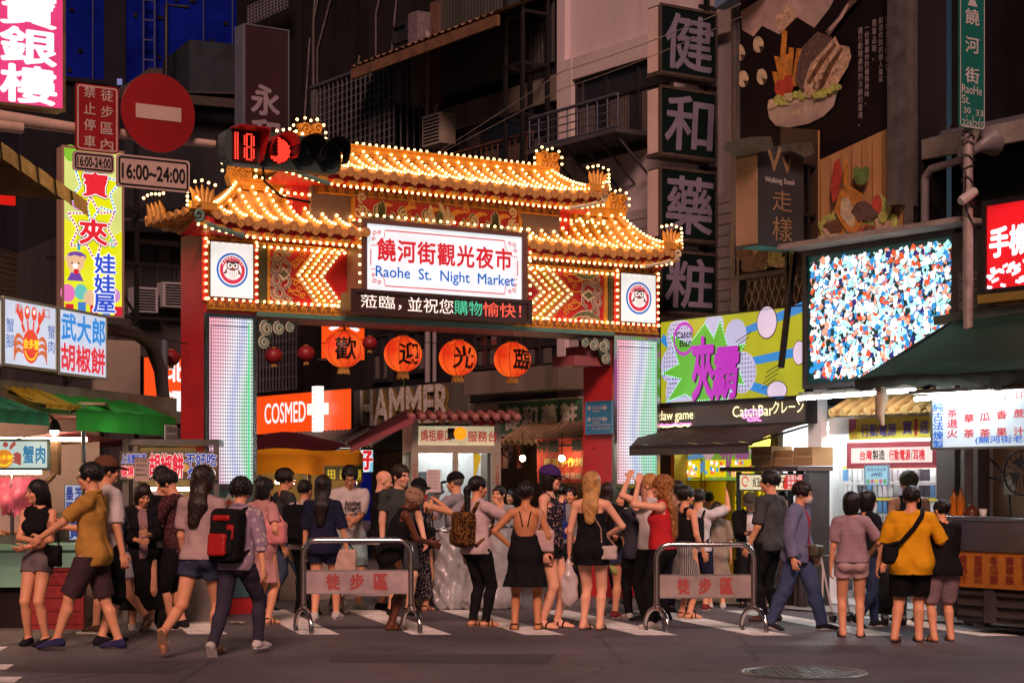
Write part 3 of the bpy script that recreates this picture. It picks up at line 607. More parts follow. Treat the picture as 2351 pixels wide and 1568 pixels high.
for (pa, pb, ta, tb) in ((478, 575, 556, 681), (1419, 1498, 628, 738)):
 a, b_, c, d = g(pa), g(pb), gz(tb, pa), gz(ta, pa)
 bx = MB(); bx.box(-.02, b_-a+.02, .002, .06, -.02, d-c+.02); o = bx.build('owl_light_box', mat('box_case', (.2, .1, .05), .6), gate, (a, -.07, c))
 MB().add([(0, 0, 0), (b_-a, 0, 0), (b_-a, 0, d-c), (0, 0, d-c)], [(0, 1, 2, 3)]).build('lit_face', owl_face, o)
 owl_emblem(o, (b_-a)/2, (d-c)/2, (b_-a)*.37)
 for x in (a-.055, b_+.055): bulb_line((x, -.06, c-.03), (x, -.06, d+.03), .085)
 q = MB(); q.box(a-.09, a-.022, -.03, -.0, ZB+.06, ZT-.07); q.box(b_+.022, b_+.09, -.03, 0, ZB+.06, ZT-.07); q.build('box_trim', GRED, gate)
 q = MB(); e_ = b_+.10 if pa < 900 else a-.10; s_ = 1 if pa < 900 else -1
 q.box(min(e_, e_+s_*.12), max(e_, e_+s_*.12), -.02, 0, ZB+.06, ZT-.07); q.build('green_pilaster', mat('dark_green_panel', (.06, .065, .03), .5), gate)
# chevron panels with arrow fields
def chevron_panel(x0, x1, s):
 """x0 outer edge, x1 inner edge; s=+1 left panel (tips point left)"""
 z0, z1 = ZB+.065, ZT-.075; zm = (z0+z1)/2; W_ = x1-x0; X = lambda f: x0+W_*f
 m = MB(); m.flat([(x0, z0), (x1, z0), (x1, z1), (x0, z1)], -.004, 0)
 if s > 0: m.box(X(0), X(.03), -.03, -.002, z0, z1, 5)
 else: m.box(X(0)+W_*.0-.0 if W_ < 0 else X(0), X(.03), -.03, -.002, z0, z1, 5)
 bands = ((.33, 1), (.42, 2), (.51, 3), (.60, 4))
 for f, mi in bands:
  w = .07
  m.add([(X(f), -.012, zm), (X(f+w), -.012, zm), (X(f+w+.25), -.012, z1), (X(f+.25), -.012, z1)], [(0, 1, 2, 3) if s > 0 else (3, 2, 1, 0)], mi)
  m.add([(X(f), -.012, zm), (X(f+w), -.012, zm), (X(f+w+.25), -.012, z0), (X(f+.25), -.012, z0)], [(3, 2, 1, 0) if s > 0 else (0, 1, 2, 3)], mi)
  m.ribbon([(X(f+.25), z1), (X(f), zm), (X(f+.25), z0)], .012, -.018, 5)
 # arrow field
 m.add([(X(.70), -.02, zm), (X(1.0), -.02, z1), (X(1.02), -.02, z1), (X(1.02), -.02, z0), (X(1.0), -.02, z0)], [(0, 4, 3, 2, 1) if s > 0 else (0, 1, 2, 3, 4)], 6)
 m.build('chevron_panel', [GRED, BROWNP, YELP, mat('orange_band', (.38, .12, .05), .55), BROWNP, GOLD, mat('arrow_red', (.42, .015, .02), .35)], gate)
 for f, mi in bands:
  f += .035
  for sg in (z1-.03, z0+.03):
   n = 7
   for i in range(1 if sg == z0+.03 else 0, n+1): a = i/n; bulb(X(f+.245*a), -.035, zm+(sg-zm)*a, .0155)
 # painted clouds and curls
 c = MB(); H_ = z1-z0
 for sg in (1, -1):
  zz = lambda f: zm+sg*H_*f
  for (fx, fz, r, fl, w_) in ((.13, .30, .10, 1, .05), (.10, .10, .09, 1, .045), (.22, .40, .07, -1, .04)):
   pts = spiral(X(fx), zz(fz), r, 1.35, R(200 if sg > 0 else 160), 16, s*fl if W_ > 0 else -s*fl, .2); c.ribbon(pts, w_, -.02, 1); c.ribbon(pts, w_*.55, -.026, 0)
  pts = arc((X(.06), zz(.46)), (X(.36), zz(.44)), .18*sg); c.ribbon(pts, [.02+.07*math.sin(math.pi*i/9) for i in range(10)], -.021, 1); c.ribbon(pts, [.01+.045*math.sin(math.pi*i/9) for i in range(10)], -.027, 2)
  pts = arc((X(.20), zz(.22)), (X(.24), zz(.03)), .3*sg*s); c.ribbon(pts, .05, -.022, 1); c.ribbon(pts, .028, -.028, 0)
  for j in range(3):
   pts = arc((X(.24), zz(.08+.1*j)), (X(.44), zz(.24+.08*j)), .22*(-1)**j); c.ribbon(pts, [.022*(1-.08*i) for i in range(10)], -.019, 3)
   c.ribbon(spiral(X(.33+.04*j), zz(.14+.1*j), .045, 1.2, 0, 10, 1), .014, -.019, 3)
 c.flat([(X(.11), zm), (X(.19), zm+.09), (X(.27), zm), (X(.19), zm-.09)], -.024, 1); c.flat([(X(.14), zm), (X(.19), zm+.05), (X(.24), zm), (X(.19), zm-.05)], -.029, 2)
 c.build('cloud_scroll', [BROWNP, CREAMP, GREENP, mat('flame_gold', (.85, .42, .06), .5)], gate)
chevron_panel(g(612), MS0+.02, 1); chevron_panel(g(1392), MS1-.02, -1)
# upper block with grey fascia and floral frieze
ub = MB(); ub.box(UB0, UB1, -.08, D, ZT-.05, gz(392, 708)); ub.build('upper_block', GREY, gate)
FX0, FX1 = g(812, -.1), g(1187, -.1); FZ0, FZ1 = gz(508, 820, -.1), gz(455, 820, -.1)
fz = MB(); fz.box(FX0, FX1, -.13, -.082, FZ0, FZ1, 0); fz.box(FX0-.03, FX0, -.14, -.082, FZ0, FZ1, 1); fz.box(FX1, FX1+.03, -.14, -.082, FZ0, FZ1, 1)
fm = (FX0+FX1)/2; H_ = FZ1-FZ0
def leafy(cx, sc, fl=1):
 for i in range(-3, 4):
  a = R(90+fl*i*24); L = H_*sc*(.8-.05*abs(i)); b_ = (cx+i*.06, FZ0+.05); tip = (b_[0]+L*math.cos(a), b_[1]+L*math.sin(a)); pts = arc(b_, tip, .12*(1 if i > 0 else -1), 7)
  fz.ribbon(pts, [.05+.05*math.sin(math.pi*j/6) for j in range(7)], -.134, 2); fz.ribbon(pts, [.02+.045*math.sin(math.pi*j/6) for j in range(7)], -.138, 3)
 for s_ in (-1, 1): fz.ribbon(spiral(cx+s_*.33, FZ0+.11, .085, 1.4, R(90), 14, s_), .03, -.136, 2)
leafy(fm-.85*1.0, 1); leafy(fm+.85, 1)
for k in range(5): a = R(30+30*k); fz.ribbon(arc((fm, FZ0+.04), (fm+.25*math.cos(a), FZ0+.04+.28*math.sin(a)), .2*(1 if k > 2 else -1), 7), [.03+.06*math.sin(math.pi*j/6) for j in range(7)], -.136, 2)
fz.flat(circle(fm, FZ0+.13, .06, 12, rz=.09), -.142, 3)
for s_ in (-1, 1):
 for j in (0, 1): fz.ribbon(spiral(fm+s_*.42, FZ0+.10+.17*j, .06, 1.3, R(90), 12, s_*(1 if j else -1)), .022, -.136, 4)
 fz.ribbon(spiral(fm+s_*(FX1-fm-.1), FZ0+.12, .075, 1.3, R(90), 12, s_), .03, -.14, 2); fz.ribbon(spiral(fm+s_*(FX1-fm-.1), FZ0+.29, .07, 1.3, R(-90), 12, s_), .03, -.14, 2)
for k in range(13):
 x = FX0+.16+(FX1-FX0-.32)*k/12; sg = 1 if k % 2 else -1
 fz.ribbon(spiral(x, FZ0+H_*(.36+.14*sg), H_*.26, 1.3, R(90), 14, sg), .05, -.1325, 2); fz.ribbon(spiral(x, FZ0+H_*(.36+.14*sg), H_*.26, 1.3, R(90), 14, sg), .024, -.1335, 3); fz.ribbon(arc((x, FZ0+H_*.2), (x+.2, FZ0+H_*.8), .3*sg, 7), [.02+.05*math.sin(math.pi*j/6) for j in range(7)], -.132, 4)
fz.build('floral_frieze', [GRED, GOLD, CREAMP, GREENP, mat('flame_gold', (.85, .42, .06), .5)], gate)
bulb_line((FX0+.02, -.16, FZ0-.02), (FX1-.02, -.16, FZ0-.02), .105)
# roofs
def roof(name, u0, u1, yf, yb, ze, zr, r0, r1, step=.205, hipl=True, hipr=True, up=.11, nb=9, ridge_bulbs=True, fin=(1, 1), crown=(1, 1)):
 yr = (yf+yb)/2; pw = 1.75
 def uu(sv, a): l = r0+(u0-r0)*sv if hipl else u0; r_ = r1+(u1-r1)*sv if hipr else u1; return l+(r_-l)*a
 def zz(sv, u):
  sv = min(1., max(0., sv)); z = zr-(zr-ze)*(1-(1-sv)**pw); w = .9
  if hipl: z += up*sv*sv*max(0, 1-(u-u0)/w)**2
  if hipr: z += up*sv*sv*max(0, 1-(u1-u)/w)**2
  return z
 m = MB()
 for sgn, ye in ((1, yf), (-1, yb)):
  m.grid(lambda a, b, ye=ye: (uu(b, a), yr+(ye-yr)*b, zz(b, uu(b, a))), 40, 8)
 for hip, ue, ur in ((hipl, u0, r0), (hipr, u1, r1)):
  if hip: m.grid(lambda a, b, ue=ue, ur=ur: (ur+(ue-ur)*b, yr+(yf+(yb-yf)*a-yr)*b, zz(b, ur+(ue-ur)*b)), 10, 8)
 ro = m.build('roof', TILE, gate)
 tl, ends, drip = MB(), MB(), MB(); n = int((u1-u0)/step)
 for i in range(n+1):
  u = u0+.05+(u1-u0-.1)*i/n; s0 = 0.02
  if hipl and u < r0: s0 = max(s0, (r0-u)/(r0-u0)+.02)
  if hipr and u > r1: s0 = max(s0, (u-r1)/(u1-r1)+.02)
  if s0 > .92: continue
  K = max(4, int(14*(1-s0))); pts, rr = [], []
  for j in range(K+1):
   sv = s0+(1.0-s0)*j/K
   for dd in (0, .6):
    s2 = min(1., sv+dd*(1-s0)/K); pts.append((u, yr+(yf-yr)*s2-.01, zz(s2, u)+.018)); rr.append(.045-.010*dd)
  tl.tube(pts, rr, 7, caps=False)
  ye = yf-.015; z = zz(1, u); ends.cyl((u, ye, z+.012), (u, ye-.03, z+.010), .058, n=12)
  if i < n: um = u+(u1-u0-.1)/n/2; zm = zz(1, um); drip.prism([(um-.06, zm+.02), (um+.06, zm+.02), (um+.055, zm-.04), (um, zm-.085), (um-.055, zm-.04)], ye-.015, ye+.01)
  k0 = 1.0-s0; nbu = max(2, int(nb*k0+.5))
  for j in range(nbu):
   sv = s0+.06+(.93-s0-.06)*(j/(nbu-1)); bulb(u+.0, yr+(yf-yr)*sv-.02, zz(sv, u)+.085)
  # back and side ends stay bare of bulbs
  tl.tube([(u, yr+(yb-yr)*sv, zz(sv, u)+.018) for sv in [s0+(1-s0)*j/5 for j in range(6)]], .04, 5, caps=False)
 for hip, ue, ur in ((hipl, u0, r0), (hipr, u1, r1)):
  if not hip: continue
  for j in range(7):
   f = (j+.5)/7; y = yf+(yb-yf)*f; s0 = abs(y-yr)/abs(yf-yr)*.98
   tl.tube([(ur+(ue-ur)*sv, y, zz(sv, ur+(ue-ur)*sv)+.018) for sv in [s0+(1-s0)*k/5 for k in range(6)]], .042, 6, caps=True); ends.cyl((ue, y, zz(1, ue)+.01), (ue+(.03 if ue > ur else -.03), y, zz(1, ue)+.01), .055, n=10)
 tl.build('row_tile', TILE, ro); ends.build('end_tile', TILEB, ro); drip.build('drip_tile', TILEB, ro)
 # eave boards and brackets
 ev = MB(); N = 24
 def eline(off, zo): return [(u0+(u1-u0)*i/N, yf+off, zz(1, u0+(u1-u0)*i/N)+zo) for i in range(N+1)]
 A_, B_ = eline(.03, -.03), eline(.03, -.10)
 for i in range(N): ev.add([A_[i], A_[i+1], B_[i+1], B_[i]], [(0, 3, 2, 1)], 0)
 C_ = [(x, .0, z+.0) for x, y, z in B_]
 for i in range(N): ev.add([B_[i], B_[i+1], (B_[i+1][0], .02, ze-.13), (B_[i][0], .02, ze-.13)], [(0, 3, 2, 1)], 0)
 nbk = int((u1-u0)/.2)
 for i in range(nbk):
  x = u0+(i+.5)*(u1-u0)/nbk; z = zz(1, x); ev.box(x-.06, x+.06, yf-.0, yf+.12, z-.135, z-.09, 1)
 ev.build('eave', [GRED, GOLD], ro)
 rb = MB(); rb.box(r0, r1, yr-.07, yr+.07, zr-.02, zr+.09); rb.box(r0, r1, yr-.09, yr+.09, zr+.09, zr+.115); rb.box(r0, r1, yr-.082, yr-.07, zr+.01, zr+.03); rb.build('ridge', GOLD, ro)
 if ridge_bulbs: bulb_line((r0+.1, yr, zr+.145), (r1-.1, yr, zr+.145), .092, .06)
 E = eline(.02, -.125)
 for i in range(int((u1-u0)/.088)):
  a = i/int((u1-u0)/.088); x = u0+.03+(u1-u0-.06)*a; bulb(x, yf+.025, zz(1, x)-.16)
 # ridge-end ornaments and corner crowns
 for side, (ue, ur, on) in enumerate(((u0, r0, fin[0]), (u1, r1, fin[1]))):
  sg = -1 if side == 0 else 1
  if on:
   f = MB(); X = lambda q: ur-sg*.12+sg*q
   f.prism([(X(-.02), zr+0.07), (X(.26), zr+0.01), (X(.30), zr+0.12), (X(.25), zr+0.22), (X(.29), zr+0.30), (X(.18), zr+0.32), (X(.16), zr+0.22), (X(.10), zr+0.22), (X(.08), zr+0.32), (X(-.03), zr+0.30), (X(-.01), zr+0.21)], yr-.06, yr+.06)
   f.tube([(a, yr-.07, b) for a, b in spiral(X(.21), zr+0.24, .075, 1.4, 0, 14, sg)], .018, 5); f.tube([(a, yr-.07, b) for a, b in spiral(X(.04), zr+0.25, .07, 1.3, 1, 14, -sg)], .018, 5)
   for k in range(4): f.tube([(X(.03+.06*k), yr-.06, zr+0.09), (X(.05+.06*k), yr-.085, zr+0.14), (X(.08+.06*k), yr-.06, zr+0.18)], .014, 4)
   f.build('ridge_finial', GOLD, ro)
   for (a, z) in ((-.09, .30), (-.06, .42), (.03, .50), (.12, .47), (.20, .50), (.31, .46), (.36, .36), (.36, .24), (-.09, .2)): bulb(X(a), yr-.02, zr+z*.76)
  hp = hipl if side == 0 else hipr
  if hp:
   h = MB()
   for ye in (yf, yb):
    pts = [(ur+(ue-ur)*sv, yr+(ye-yr)*sv, zz(sv, ur+(ue-ur)*sv)+.05+.02*sv) for sv in [k/10 for k in range(11)]]
    h.tube(pts, [.05]*9+[.045, .035], 7)
    if ye == yf or crown[side] > 1:
     for k in range(1, 11):
      for dd in (0, .5):
       sv = (k-dd)/10; bulb(ur+(ue-ur)*sv, yr+(ye-yr)*sv, zz(sv, ur+(ue-ur)*sv)+.135)
   h.build('hip_ridge', GOLD, ro)
   c = MB(); cu, cy = ue-sg*.10, yf+.06; cz = zz(1, ue)+.10
   for k in range(5): a = (k-2)*.42; c.tube([(cu+.035*(k-2), cy, cz-.06), (cu+.055*(k-2), cy, cz+.1), (cu+.075*(k-2)+.01*sg, cy, cz+.20-.02*abs(k-2))], [.04, .034, .006], 6)
   c.box(cu-.16, cu+.16, cy-.05, cy+.05, cz-.09, cz+.0)
   c.build('corner_crown', GOLD, ro)
   for k in range(5): bulb(cu+.085*(k-2)+.01*sg, cy, cz+.25-.02*abs(k-2)); bulb(cu+sg*(.19+.0*k), cy, cz-.05+.05*k)
   cl = MB(); cl.tube([(ue+sg*.0, yf+.03, ze+up-.10), (ue-sg*.25, yf+.02, ze+up*.5-.13), (ue-sg*.6, yf+.02, ze-.15)], .03, 6); cl.tube([(a, yf+.0, b) for a, b in spiral(ue-sg*.02, ze+up-.06, .075, 1.3, R(-90), 14, -sg)], .02, 5); cl.build('eave_scroll', TEAL if side == 0 else CREAMP, ro)
   if ye != yf and side == 0:
    k2 = MB(); cy2 = yb-.05
    for k in range(4): k2.tube([(ue+.06, cy2-.12*k, cz-.08), (ue+.04, cy2-.12*k, cz+.04), (ue+.0, cy2-.12*k, cz+.14)], [.05, .04, .008], 6)
    k2.build('corner_crown', GOLD, ro)
    for k in range(6): bulb(ue-.02, cy2+.06-.12*k, cz+.22+.02*math.sin(k))
 return ro
zeL, zrL = gz(512, 560, -.45), gz(437, 600, .33)
roof('lower_roof', g(452, -.45), g(846, -.45), -.45, 1.05, zeL, zrL, g(548, .33), g(705, .33)+.0, hipr=False, fin=(1, 0), ridge_bulbs=True)
zeR, zrR = gz(575, 1350, -.45), gz(497, 1380, .33)
roof('lower_roof', g(1214, -.45), g(1560, -.45), -.45, 1.05, zeR, zrR, g(1280, .33), g(1408, .33), hipl=False, fin=(0, 1), ridge_bulbs=True)
zeU, zrU = gz(408, 900, -.5), gz(365, 900, .3)
roof('upper_roof', g(655, -.5), g(1392, -.5), -.5, 1.1, zeU, zrU, g(712, .3), g(1255, .3), fin=(1, 1), ridge_bulbs=True)
bx = MB()
for x in (UB0-.22, UB1): bx.box(x, x+.22, .0, D, ZT+.1, zeU-.1)
bx.build('gable_wall', GRED, gate)
bulb_line((UB0-.6, -.06, gz(448, 690)), (UB0-.02, -.06, gz(448, 690)), .09); bulb_line((UB1+.02, -.06, gz(448, 690)), (UB1+.75, -.06, gz(448, 690)), .09)
# bulb lines round the header
for z in (ZB+.085, ZT-.14): bulb_line((PL0+.03, -.055, z), (MS0-.25 if z < 3.6 else MS0, -.055, z), .088); bulb_line((MS1+.12, -.055, z), (PR1-.03, -.055, z), .088)
# main name board
a, b_, c, d = g(842, -.42), g(1196, -.42), gz(664, 842, -.42), gz(515, 842, -.42)
nb_ = MB(); nb_.box(-.07, b_-a+.07, .005, .38, -.07, d-c+.06); 
for q in ((-.09, b_-a+.09, -.03, .005, -.07, -.01), (-.09, b_-a+.09, -.03, .005, d-c+.01, d-c+.07), (-.09, -.01, -.03, .005, -.01, d-c+.01), (b_-a+.01, b_-a+.09, -.03, .005, -.01, d-c+.01)): nb_.box(*q)
mb_ = nb_.build('name_board', mat('board_frame', (.13, .06, .05), .5), gate, (a, -.42, c)); W_, H_ = b_-a, d-c
MB().add([(-.01, 0, -.01), (W_+.01, 0, -.01), (W_+.01, 0, H_+.01), (-.01, 0, H_+.01)], [(0, 1, 2, 3)]).build('lit_face', WHITE_LIT, mb_)
lettering(mb_, RED_GLOW, [('饒河街觀光夜市', W_*.065, W_*.935, H_*.46, H_*.80, dict(bold=.028, space=1.12))])
# roman lettering with thick stems, thin arms and foot serifs
ser = MB(); letter(ser, 'Raohe  St.  Night  Market', W_*.055, W_*.955, H_*.155, H_*.375, -.004, 0, .014)
ser.build('roman_lettering', BLUE_GLOW, mb_)
bd = MB(); i_ = .055
for p_, q_ in (((.26, H_-i_), (W_-.26, H_-i_)), ((.26, i_), (W_-.26, i_)), ((i_, .3), (i_, H_-.3)), ((W_-i_, .3), (W_-i_, H_-.3))): bd.ribbon([p_, q_], .014, -.004)
for sx, x in ((1, i_), (-1, W_-i_)):
 for sz, z in ((1, i_), (-1, H_-i_)):
  for (o1, o2, r_) in ((.05, .05, .035), (.12, .035, .028), (.035, .12, .028)): bd.ribbon(spiral(x+sx*o1, z+sz*o2, r_, 1.3, 0, 12, sx), .011, -.004)
  bd.ribbon(arc((x, z+sz*.2), (x+sx*.2, z), .25*sx*sz), .009, -.004)
bd.build('corner_ornament', RED_GLOW, mb_)
for z in (-.11, H_+.11): bulb_line((a-.08, -.46, c+z), (b_+.08, -.46, c+z), .1)
for x in (-.12, W_+.12): bulb_line((a+x, -.46, c-.03), (a+x, -.46, d+.03), .1)
# running-text display
a, b_, c, d = g(809, -.55), g(1216, -.55), gz(714, 809, -.55), gz(668, 809, -.55)
dp = MB(); dp.box(0, b_-a, .005, .3, 0, d-c)
for q in ((-.03, b_-a+.03, -.02, .005, -.03, .015), (-.03, b_-a+.03, -.02, .005, d-c-.015, d-c+.03), (-.03, .03, -.02, .005, .015, d-c-.015), (b_-a-.03, b_-a+.03, -.02, .005, .015, d-c-.015)): dp.box(*q)
do = dp.build('text_display', mat('display_brown', (.05, .022, .018), .4), gate, (a, -.55, c)); W_, H_ = b_-a, d-c
xs = lambda f: W_*f
lettering(do, lit('led_white', '#ffe9dd', 1.1, 0), [('蒞臨，', xs(.045), xs(.265), H_*.2, H_*.86), ('並祝您', xs(.30), xs(.555), H_*.14, H_*.88)], y=.001)
lettering(do, lit('led_green', '#49c79a', .95, 0), [('購物', xs(.56), xs(.72), H_*.14, H_*.88)], y=.001); lettering(do, lit('led_red', '#ff5a45', 1.1, 0), [('愉快！', xs(.725), xs(.95), H_*.14, H_*.88)], y=.001)
# corner brackets under the beam, inner ledge by the right pillar
for (x, s_) in ((PL1+.02, 1), (PR0-.02, -1)):
 br = MB(); zt = ZB-.13
 for (dx_, dz_, r_) in ((.13, -.10, .09), (.30, -.09, .075), (.10, -.27, .07), (.45, -.07, .05)):
  br.ribbon(spiral(x+s_*dx_, zt+dz_, r_, 1.4, R(90), 16, s_), .05, -.0, 1); br.ribbon(spiral(x+s_*dx_, zt+dz_, r_, 1.4, R(90), 16, s_), .026, -.006, 0)
 br.prism([(x, zt), (x+s_*.6, zt), (x+s_*.45, zt-.07), (x+s_*.22, zt-.16), (x+s_*.12, zt-.34), (x, zt-.36)], .006, .05, 2)
 br.build('corner_bracket', [TEAL, CREAMP, mat('bracket_dark', (.03, .05, .04), .5)], gate)
lg = MB()
for i in range(3): lg.box(PR0-.12-.22*(2-i), PR0-.001, .12, D-.05, ZB-.5+.14*i, ZB-.365+.14*i)
lg.build('stepped_corbel', mat('corbel_pink', (.28, .08, .08), .5), gate)
# bulbs: the hundred largest in view as parts, the rest as one
def bulb_mesh(mb, x, y, z, r): mb.ball((x, y, z), r, 7, 0, 5); mb.cyl((x, y, z-r*1.6), (x, y, z-r*.8), r*.5, n=5, m=1, caps=False)
SOCK = mat('bulb_socket', (.25, .2, .15), .5)
BULBS.sort(key=lambda q: (G.xy(q[0], q[1])[1])-.15*q[3]*10)
me0 = MB(); bulb_mesh(me0, 0, 0, 0, .0172); me0 = me0.mesh('bulb', [BULB, SOCK])
for q in BULBS[:99]: put('bulb', me0, gate, q[:3])
rest = MB()
for q in BULBS[99:]: bulb_mesh(rest, *q)
o = rest.build('bulb', [BULB, SOCK], gate); o['kind'] = 'stuff'
print('bulbs', len(BULBS))
# ---------------------------------------------------------------- signs
def sub_frame(px, Z, deg): return Fr(*at(px, Z), deg)
# pink jeweller's sign, top left
pink = lit('pink_acrylic_lit', '#d83e78', .82, .12); gold_case = mat('brass_case', (.45, .3, .13), .35, .8, noise=(5, .4))
f = sub_frame(0, 18.6, 34)
t, w, h = lightbox('vertical_sign', 'glowing pink vertical sign with big white characters at the top left corner', 'sign', f, -22, 148, -110, 236, pink, gold_case, 0, .22, .03)
pk = lit('white_print_lit', '#eef2f2', .95, 0); c0, c1 = f.u(2)-f.u(-22), f.u(127)-f.u(-22); Z_ = lambda py: f.z(py, f.u(-22))-f.z(236, f.u(-22))
lettering(t, pk, [('樓', c0, c1, Z_(226), Z_(142), dict(bold=.03)), ('銀', c0, c1, Z_(136), Z_(55), dict(bold=.03)), ('寶', c0, c1, Z_(48), Z_(-32), dict(bold=.028))])
# doll shop sign
f = sub_frame(137, 23.4, 34)
grn = lit('yellow_green_acrylic_lit', '#c9d87a', .85, .18, 1.2)
t, w, h = lightbox('vertical_sign', 'tall lit yellow-green doll shop sign with stars and balloons behind the time plates', 'sign', f, 143, 283, 335, 722, grn, mat('sign_wood_edge', (.35, .22, .16), .6), 0, .2, .03)
X = lambda px: (px-143)/(283-143)*w; Zz = lambda py: (722-py)/(722-335)*h
m = MB(); y = -.004
m.flat([(0, 0), (w, 0), (w, Zz(560)), (0, Zz(500))], -.002, 0); m.flat([(0, Zz(640)), (w, Zz(560)), (w, Zz(520)), (0, Zz(600))], -.003, 1)
for (cx, cz, r, a0, mi) in ((218, 430, 62, 80, 3), (212, 520, 62, 95, 2)):
 P_ = star(X(cx), Zz(cz), r/140*w, r/140*w*.55, 6, a0); P_ = [(x, Zz(cz)+(z-Zz(cz))*1.15) for x, z in P_]; m.flat(P_, y, 1)
 for i in range(12):
  A, B = P_[i], P_[(i+1) % 12]
  for k in range(5): m.ribbon([(A[0]+(B[0]-A[0])*(k+.0)/5, A[1]+(B[1]-A[1])*(k+.0)/5), (A[0]+(B[0]-A[0])*(k+.6)/5, A[1]+(B[1]-A[1])*(k+.6)/5)], .022, y-.002, mi)
  m.ribbon([A, B], .034, y-.001, 4)
for (cx, cz, r, mi) in ((178, 463, 14, 5), (258, 548, 10, 6), (155, 672, 17, 7), (185, 668, 15, 6), (205, 680, 15, 8), (262, 672, 14, 5), (162, 350, 16, 9)):
 m.flat(circle(X(cx), Zz(cz), r/140*w, 16, rz=r/140*w*1.15), y, mi)
# toy bear below a claw
m.ribbon([(X(180), Zz(550)), (X(180), Zz(572))], .035, y-.002, 3); m.flat(circle(X(175), Zz(588), .13, 16, rz=.07), y-.002, 10)
m.flat(circle(X(172), Zz(603), .115, 18, rz=.105), y-.004, 8); 
for s_ in (-1, 1): m.flat(circle(X(172)+s_*.10, Zz(592), .04, 10), y-.003, 8); m.flat(circle(X(172)+s_*.045, Zz(602), .012, 8), y-.006, 11)
m.flat(circle(X(172), Zz(609), .035, 10), y-.006, 4); m.flat(circle(X(172), Zz(627), .075, 14, rz=.09), y-.003, 8); m.flat([(X(172)-.11, Zz(643)), (X(172)+.11, Zz(643)), (X(172)+.06, Zz(625)), (X(172)-.06, Zz(625))], y-.005, 10)
m.flat(circle(X(174), Zz(622), .035, 12), y-.007, 12)
for i in range(5): m.box(X(150+28*i), X(168+28*i), y-.003, y-.001, Zz(720), Zz(697-6*(i % 2)), 13 if i % 2 else 12)
m.build('printed_picture', [lit('lime_print_lit', '#d4dc2c', .9, .1), lit('star_yellow_lit', '#d2d911', .9, 0), lit('magenta_dash_lit', '#b81c6b', .8, 0), lit('cyan_dash_lit', '#2d9ccc', .8, 0), pk, lit('lilac_lit', '#c489c9', .85, 0), lit('aqua_lit', '#63c0b8', .85, 0), lit('rose_lit', '#d871b5', .85, 0), lit('beige_lit', '#dcb891', .85, 0), lit('leaf_lit', '#7cb931', .85, 0), lit('violet_lit', '#6b45a5', .8, 0), BLACK_INK, lit('gift_red_lit', '#c82038', .85, 0), lit('gift_blue_lit', '#3f7cc9', .85, 0)], t)
red_l = lit('crimson_print_lit', '#d0212f', .9, 0); blue_l = lit('royal_print_lit', '#2f4fc4', .9, 0); dk_l = lit('dark_outline_lit', '#3a1020', .3, 0)
its = [('寶', X(190), X(244), Zz(445), Zz(392)), ('夾', X(182), X(243), Zz(556), Zz(500))]
lettering(t, dk_l, [(*q, dict(bold=.10)) for q in its], 'outline', -.012); lettering(t, pk, [(*q, dict(bold=.075)) for q in its], 'outline', -.016); lettering(t, red_l, [(*q, dict(bold=.035)) for q in its], 'lettering', -.020)
its = [('娃', X(216), X(263), Zz(622), Zz(577)), ('娃', X(215), X(262), Zz(668), Zz(625)), ('屋', X(213), X(262), Zz(712), Zz(671))]
lettering(t, pk, [(*q, dict(bold=.075)) for q in its], 'outline', -.012); lettering(t, blue_l, [(*q, dict(bold=.025)) for q in its], 'lettering', -.018)
# the two white shop signs on the ledge at the left
wl = lit('bluish_acrylic_lit', '#c9d3e6', .9, .08)
edge_g = mat('pale_green_edge', (.42, .45, .34), .6)
t, w, h = lightbox('shop_sign', 'lit white sign with a red crab emblem on the ledge at the left', 'sign', LEFT, 7, 129, 681, 838, wl, edge_g, -.02, .25, .03)
m = MB(); y = -.004; cx, cz = w*.5, h*.33; r = w*.155
for s_ in (-1, 1):
 for k in range(3): m.ribbon(arc((cx+s_*r*.9, cz+r*(.35-.4*k)), (cx+s_*r*2.0, cz-r*(.1+.42*k)), .35*s_, 8), [.022+.03*math.sin(math.pi*i/7) for i in range(8)], y, 1)
 m.ribbon([(cx+s_*r*.75, cz+r*.8), (cx+s_*r*1.05, cz+r*1.25)], .05, y, 0); m.flat([(cx+s_*r*1.0, cz+r*1.2), (cx+s_*r*1.75, cz+r*1.9), (cx+s_*r*1.55, cz+r*2.5), (cx+s_*r*1.35, cz+r*1.9), (cx+s_*r*1.0, cz+r*2.2), (cx+s_*r*.85, cz+r*1.6)], y, 0)
 m.flat(circle(cx+s_*r*.42, cz+r*1.95, r*.33, 14, rz=r*.42), y, 0); m.flat(circle(cx+s_*r*.42, cz+r*2.05, r*.17, 10), y-.002, 3); m.ribbon([(cx+s_*r*.38, cz+r*1.5), (cx+s_*r*.3, cz+r*.9)], .035, y, 0)
m.flat(circle(cx, cz, r, 26), y-.002, 0); m.ribbon(circle(cx, cz, r*.78, 12, R(200), R(340)), .02, y-.004, 2)
letter(m, '金多蟹', cx-r*.95, cx+r*.95, cz-r*.15, cz+r*.42, y-.006, 2, .03)
m.build('crab_emblem', [lit('crab_red_lit', '#e1452c', .9, 0), lit('crab_brown_lit', '#cf6a3d', .85, 0), lit('crab_yellow_lit', '#f3d02b', .95, 0), pk], t)
lettering(t, lit('rust_print_lit', '#b5483f', .8, 0), [('廟', w*.21, w*.34, h*.78, h*.94), ('口', w*.76, w*.86, h*.80, h*.93)])
lettering(t, lit('navy_print_lit', '#2e4f9b', .8, 0), [('蟹腳', w*.05, w*.19, h*.27, h*.70, dict(vertical=True)), ('蟹肉', w*.83, w*.97, h*.27, h*.70, dict(vertical=True))])
